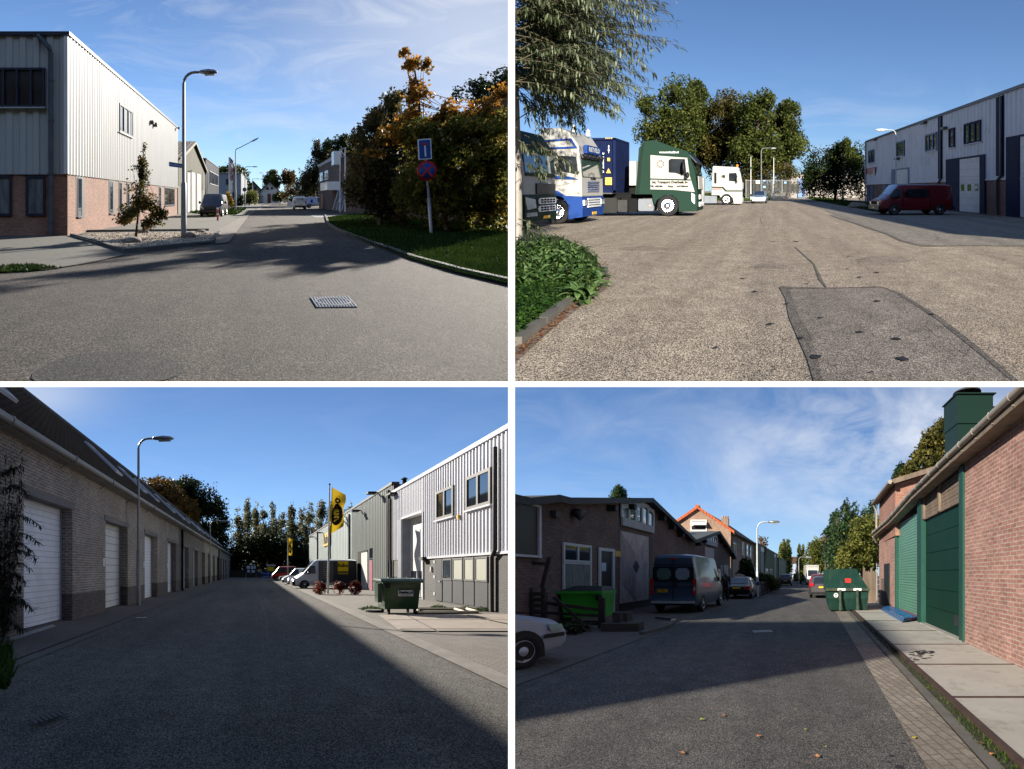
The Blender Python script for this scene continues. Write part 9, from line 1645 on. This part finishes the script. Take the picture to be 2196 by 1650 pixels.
# vehicles
VB = paint('van_slate_blue', (.05, .075, .12), metal=.3); hd = math.degrees(math.atan2(1, .104)); L_ = 5.4; yv = 17.3; h_ = Vector((.104, 1, 0)).normalized(); cr = Vector((P.pix(1444, 1240, yv).x, yv, 0)); cc = cr + h_ * (L_ / 2)
def ex(root, Mx):
    f = -L_ / 2; G = M('rear_door_dark', (.012, .014, .02), .3)
    panels(root, Mx, 'window_band', [(rr(f - .005, -.86, .86, 1.3, 1.92, .05), (-.02, 0, 0))], G)
    panels(root, Mx, 'rear_window', [(rr(f - .028, .1, .68, 1.38, 1.85, .12), (-.02, 0, 0))], M('frosted_green', (.07, .12, .11), .5)); panels(root, Mx, 'rear_window', [(rr(f - .028, -.68, -.1, 1.38, 1.85, .12), (-.02, 0, 0))], M('frosted_grey', (.2, .23, .28), .5))
    panels(root, Mx, 'door_gap', [(rr(f - .006, -.008, .008, .5, 2.25, .002), (-.015, 0, 0)), (rr(f - .006, -.85, .85, 1.08, 1.1, .002), (-.01, 0, 0)), (rr(f - .006, -.85, .85, 1.98, 2.0, .002), (-.01, 0, 0))], CHAS)
    panels(root, Mx, 'door_handle', [(rr(f - .01, -.16, -.08, 1.12, 1.3, .02), (-.03, 0, 0))], BLACK); panels(root, Mx, 'step_bumper', [(rr(f - .02, -.9, .9, .42, .52, .01), (-.1, 0, 0))], ALU); panels(root, Mx, 'brake_light', [(rr(f - .0, -.15, .15, 2.2, 2.25, .01), (-.02, 0, 0))], REDLENS); panels(root, Mx, 'light_lens', [(rr(f - .03, .84, .95, .95, 1.2, .02), (-.02, 0, 0)), (rr(f - .03, -.95, -.84, .95, 1.2, .02), (-.02, 0, 0))], LAMPGLASS)
    panels(root, Mx, 'front_window', [([(1.05, -.985, 1.25), (1.85, -.985, 1.25), (1.5, -.985, 1.85), (1.1, -.985, 1.9)], (0, -.02, 0))], GL)
vehicle('parked_van', cc, hd, [(-2.7, .4, 1.3, 2.26, .93, .78), (-2.66, .34, 1.3, 2.36, .97, .8), (-2.3, .3, 1.3, 2.42, .99, .84), (.8, .3, 1.25, 2.42, .99, .84), (1.1, .3, 1.25, 2.36, .99, .83, 't'), (1.9, .3, 1.15, 1.35, .98, .9), (2.4, .32, .85, 1.0, .94, .8), (2.7, .36, .6, .7, .85, .7)], VB, (1.75, -1.7), 'slate blue high-roof van seen from behind, parked before the workshop', 'van', r=.36, hw=.985,
        tails=[(rr(-2.72, .83, .965, .78, 1.42, .02), (-.03, 0, 0)), (rr(-2.72, -.965, -.83, .78, 1.42, .02), (-.03, 0, 0))], plates=[(-2.73, .93, .46, -1, '27-VDL-7', .12, .45)], mirrors=[(1.55, 1.15, 1.35)], extra=ex)
yv = 27.2; cr = Vector((P.pix(1580, 1240, yv).x, yv, 0)); cc = cr + h_ * 2.3
def ex(root, Mx):
    panels(root, Mx, 'bumper', [(rr(-2.36, -.86, .86, .42, .58, .03), (-.06, 0, 0))], CHAS); panels(root, Mx, 'rear_window', [([(-2.0, -.6, .98), (-2.0, .6, .98), (-1.62, .52, 1.34), (-1.62, -.52, 1.34)], (-.03, 0, .03))], GLB)
vehicle('parked_car', cc, hd, car_st(4.7, 1.42, .88, .92, .92, .62, 'sedan'), paint('car_dark_green', (.012, .035, .028), metal=.2), (1.4, -1.35), 'old dark green saloon seen from behind, parked between the van and the lamp post', 'car', r=.31, hw=.88, tails=[(rr(-2.34, .5, .84, .64, .84, .02), (-.03, 0, 0)), (rr(-2.34, -.84, -.5, .64, .84, .02), (-.03, 0, 0))], plates=[(-2.37, .72, .5, -1, None)], mirrors=[(.7, .98, .95)], extra=ex)
yv = 58; cr = Vector((P.pix(1684, 1240, yv).x, yv, 0)); vehicle('parked_car', cr + h_ * 2.2, hd, car_st(4.5, 1.65, .88, 1.0, 1.0, .68), paint('car_dark_grey', (.02, .02, .024)), (1.35, -1.3), 'dark estate car far up the road on the left', 'car', r=.34, hw=.88, tails=[(rr(-2.2, .6, .84, .9, 1.2, .02), (-.06, 0, 0)), (rr(-2.2, -.84, -.6, .9, 1.2, .02), (-.06, 0, 0))], plates=[(-2.3, .7, .5, -1, None)])
yv = 28.2; cr = Vector((P.pix(1764, 1240, yv).x, yv, 0)); vehicle('parked_car', cr + h_ * 2.0, hd, car_st(3.97, 1.46, .86, .95, .95, .62), paint('car_bronze_grey', (.11, .1, .1), metal=.4), (1.25, -1.25), 'bronze-grey hatchback seen from behind, partly hidden by the green skip', 'car', r=.3, hw=.86, tails=[(rr(-1.93, .58, .85, .82, 1.0, .02), (-.06, 0, 0)), (rr(-1.93, -.85, -.58, .82, 1.0, .02), (-.06, 0, 0))], plates=[(-2.02, .74, .5, -1, None)], lower=[(rr(-1.96, -.8, .8, .26, .42, .02), (-.06, 0, 0))])
yv = 34; cr = Vector((P.pix(1758, 1240, yv).x, yv, 0)); vehicle('parked_car', cr + h_ * 2.0, hd, car_st(4.0, 1.62, .88, 1.0, 1.0, .66), paint('car_red', (.28, .012, .02)), (1.25, -1.25), 'red car just ahead of the bronze-grey hatchback', 'car', r=.3, hw=.88, mirrors=[(.6, 1.02, 1.0)])
yv = 63; cx_ = P.pix(1742, 1240, yv).x; a, b = P.pix(1729, 1212, yv + 1.2), P.pix(1756, 1236, yv + 1.2)
def ex(root, Mx):
    k = MB(); k.box(a.x, b.x, yv + 1.2, yv + 6, .9, a.z); k.box(a.x + .2, b.x - .2, yv + 1.15, yv + 1.199, a.z - .25, a.z - .05); obj('cargo_box', k, TWHT, root)
    panels(root, Mx, 'grille', [(rr(1.02, -.6, .6, .75, .95, .03), (.04, 0, 0))], CHAS)
vehicle('box_lorry', (cx_ + .1, yv + 1, 0), -88, [(-1.3, .4, 1.2, 2.2, .95, .82), (-.3, .4, 1.2, 2.3, .96, .82, 'g'), (.2, .4, 1.2, 2.2, .96, .8, 'gt'), (.7, .4, 1.1, 1.3, .95, .84), (.95, .42, .8, 1.0, .9, .8), (1.05, .45, .6, .7, .84, .74)], VWHT, (.4,), 'far white box lorry facing the viewer at the bend', 'lorry', r=.36, hw=.96, heads=[(rr(.98, .45, .78, .75, .95, .03), (.08, 0, 0)), (rr(.98, -.78, -.45, .75, .95, .03), (.08, 0, 0))], extra=ex, plates=[(1.08, .5, .5, 1, None)])
ang = math.radians(55); hh = Vector((math.cos(ang), math.sin(ang), 0)); rn_ = Vector((hh.y, -hh.x, 0)); wc = Vector((P.pix(1121, 1400, 7.15).x, 7.15, 0)); cc = wc - hh * 1.28 - rn_ * .83
def exv(root, Mx):
    panels(root, Mx, 'headlight', [([(1.74, -.84, .6), (2.0, -.79, .6), (1.98, -.77, .7), (1.7, -.83, .72)], (0, -.02, 0))], LAMPGLASS)
    panels(root, Mx, 'bumper_strip', [([(1.62, -.875, .48), (2.02, -.79, .48), (2.02, -.79, .55), (1.62, -.875, .55)], (0, -.02, 0)), (rr(2.08, -.72, .72, .48, .55, .02), (.05, 0, 0))], BLACK)
    panels(root, Mx, 'hood_gap', [([(.95, -.72, .975), (1.75, -.69, .88), (1.75, -.7, .88), (.95, -.735, .975)], (0, 0, .02))], CHAS)
vehicle('parked_car', cc, 55, car_st(4.2, 1.42, .86, .93, .93, .62), paint('car_silver', (.5, .54, .62), metal=.1), (1.28, -1.25), 'silver car cut off at the left edge, only its front wing and wheel showing', 'car', r=.3, hw=.86, rimm=M('hubcap_silver', (.6, .6, .62), .4, .1, var=.08), spokes=9, capk='cap', extra=exv)
# person behind the blue van
py = 25.5; t = thing('person', (P.pix(1556, 1260, py).x, py, 0), 'grey-haired man in a dark jacket standing beyond the blue van', 'person'); x_ = t['_b'][0]
Vv = [(0, 0, .98), (0, 0, 1.2), (0, 0, 1.42), (0, 0, 1.52), (0, -.01, 1.6), (.2, 0, 1.42), (.27, .02, 1.14), (.25, -.08, .9), (-.2, 0, 1.42), (-.27, .02, 1.14), (-.25, -.08, .9), (.1, 0, .9), (.12, -.02, .5), (.12, .02, .08), (.12, -.14, .04), (-.1, 0, .9), (-.12, -.02, .5), (-.12, .02, .08), (-.12, -.14, .04)]
mb = MB(); mb.M = Matrix.Translation((x_, py, 0)); skin(mb, Vv, [(0, 1), (1, 2), (2, 3), (3, 4), (2, 5), (5, 6), (6, 7), (2, 8), (8, 9), (9, 10), (0, 11), (11, 12), (12, 13), (13, 14), (0, 15), (15, 16), (16, 17), (17, 18)], [.16, .16, .17, .07, .07, .08, .06, .04, .08, .06, .04, .1, .08, .05, .04, .1, .08, .05, .04]); obj('body', mb, M('dark_jacket', (.02, .02, .024), .8), t)
mb = MB(); mb.lump((x_, py - .01, 1.7), (.085, .1, .125), 1, .02); mb.lump((x_, py - .115, 1.69), (.015, .025, .02), 1, 0, sub=1); obj('head', mb, SKIN, t); mb = MB(); mb.lump((x_, py + .02, 1.76), (.093, .1, .085), 1, .05); obj('hair', mb, M('grey_hair', (0, 0, 0)), t)
# ---------------------------------------------------------------- white divider standing between the four streets
P = TR; DIV = M('divider_white', (.9, .9, .9), .6, var=0)
for nm, (x0, x1, z0, z1) in {'upright': ((1090 - 1098) / F * 7.36, (1104 - 1098) / F * 7.36, -3.3, 3.3), 'horizontal': (-4.4, 4.4, (825 - 830) / F * 7.33, (825 - 819) / F * 7.33)}.items():
    me = bpy.data.meshes.new('divider_bar'); y0 = 7.36 if nm == 'upright' else 7.33; y1 = y0 + .03
    me.from_pydata([(x0, y0, z0), (x1, y0, z0), (x1, y1, z0), (x0, y1, z0), (x0, y0, z1), (x1, y0, z1), (x1, y1, z1), (x0, y1, z1)], [], [(0, 3, 2, 1), (4, 5, 6, 7), (0, 1, 5, 4), (1, 2, 6, 5), (2, 3, 7, 6), (3, 0, 4, 7)])
    at = me.attributes.new('lp', 'FLOAT_VECTOR', 'POINT'); me.materials.append(DIV); o = bpy.data.objects.new('divider_bar', me); link(o)
    tag(o, 'thin white %s bar between the %s streets' % (nm, 'left and right' if nm == 'upright' else 'upper and lower'), 'divider')
# added glowing sheet: fill light where the upper ground blocks the lower streets' sky
m, nt, b = nodes('lower_street_sky_fill'); nt.nodes.clear(); e = nt.nodes.new('ShaderNodeEmission'); o_ = nt.nodes.new('ShaderNodeOutputMaterial'); nt.links.new(e.outputs[0], o_.inputs[0]); e.inputs[0].default_value = (.34, .5, .9, 1); e.inputs[1].default_value = .21
me = bpy.data.meshes.new('sky'); me.from_pydata([(-40, 11, .15), (40, 11, .15), (520, 900, 170), (-520, 900, 170)], [], [(0, 3, 2, 1)]); me.materials.append(m); o = bpy.data.objects.new('sky', me); SC.collection.objects.link(o); o['kind'] = 'structure'
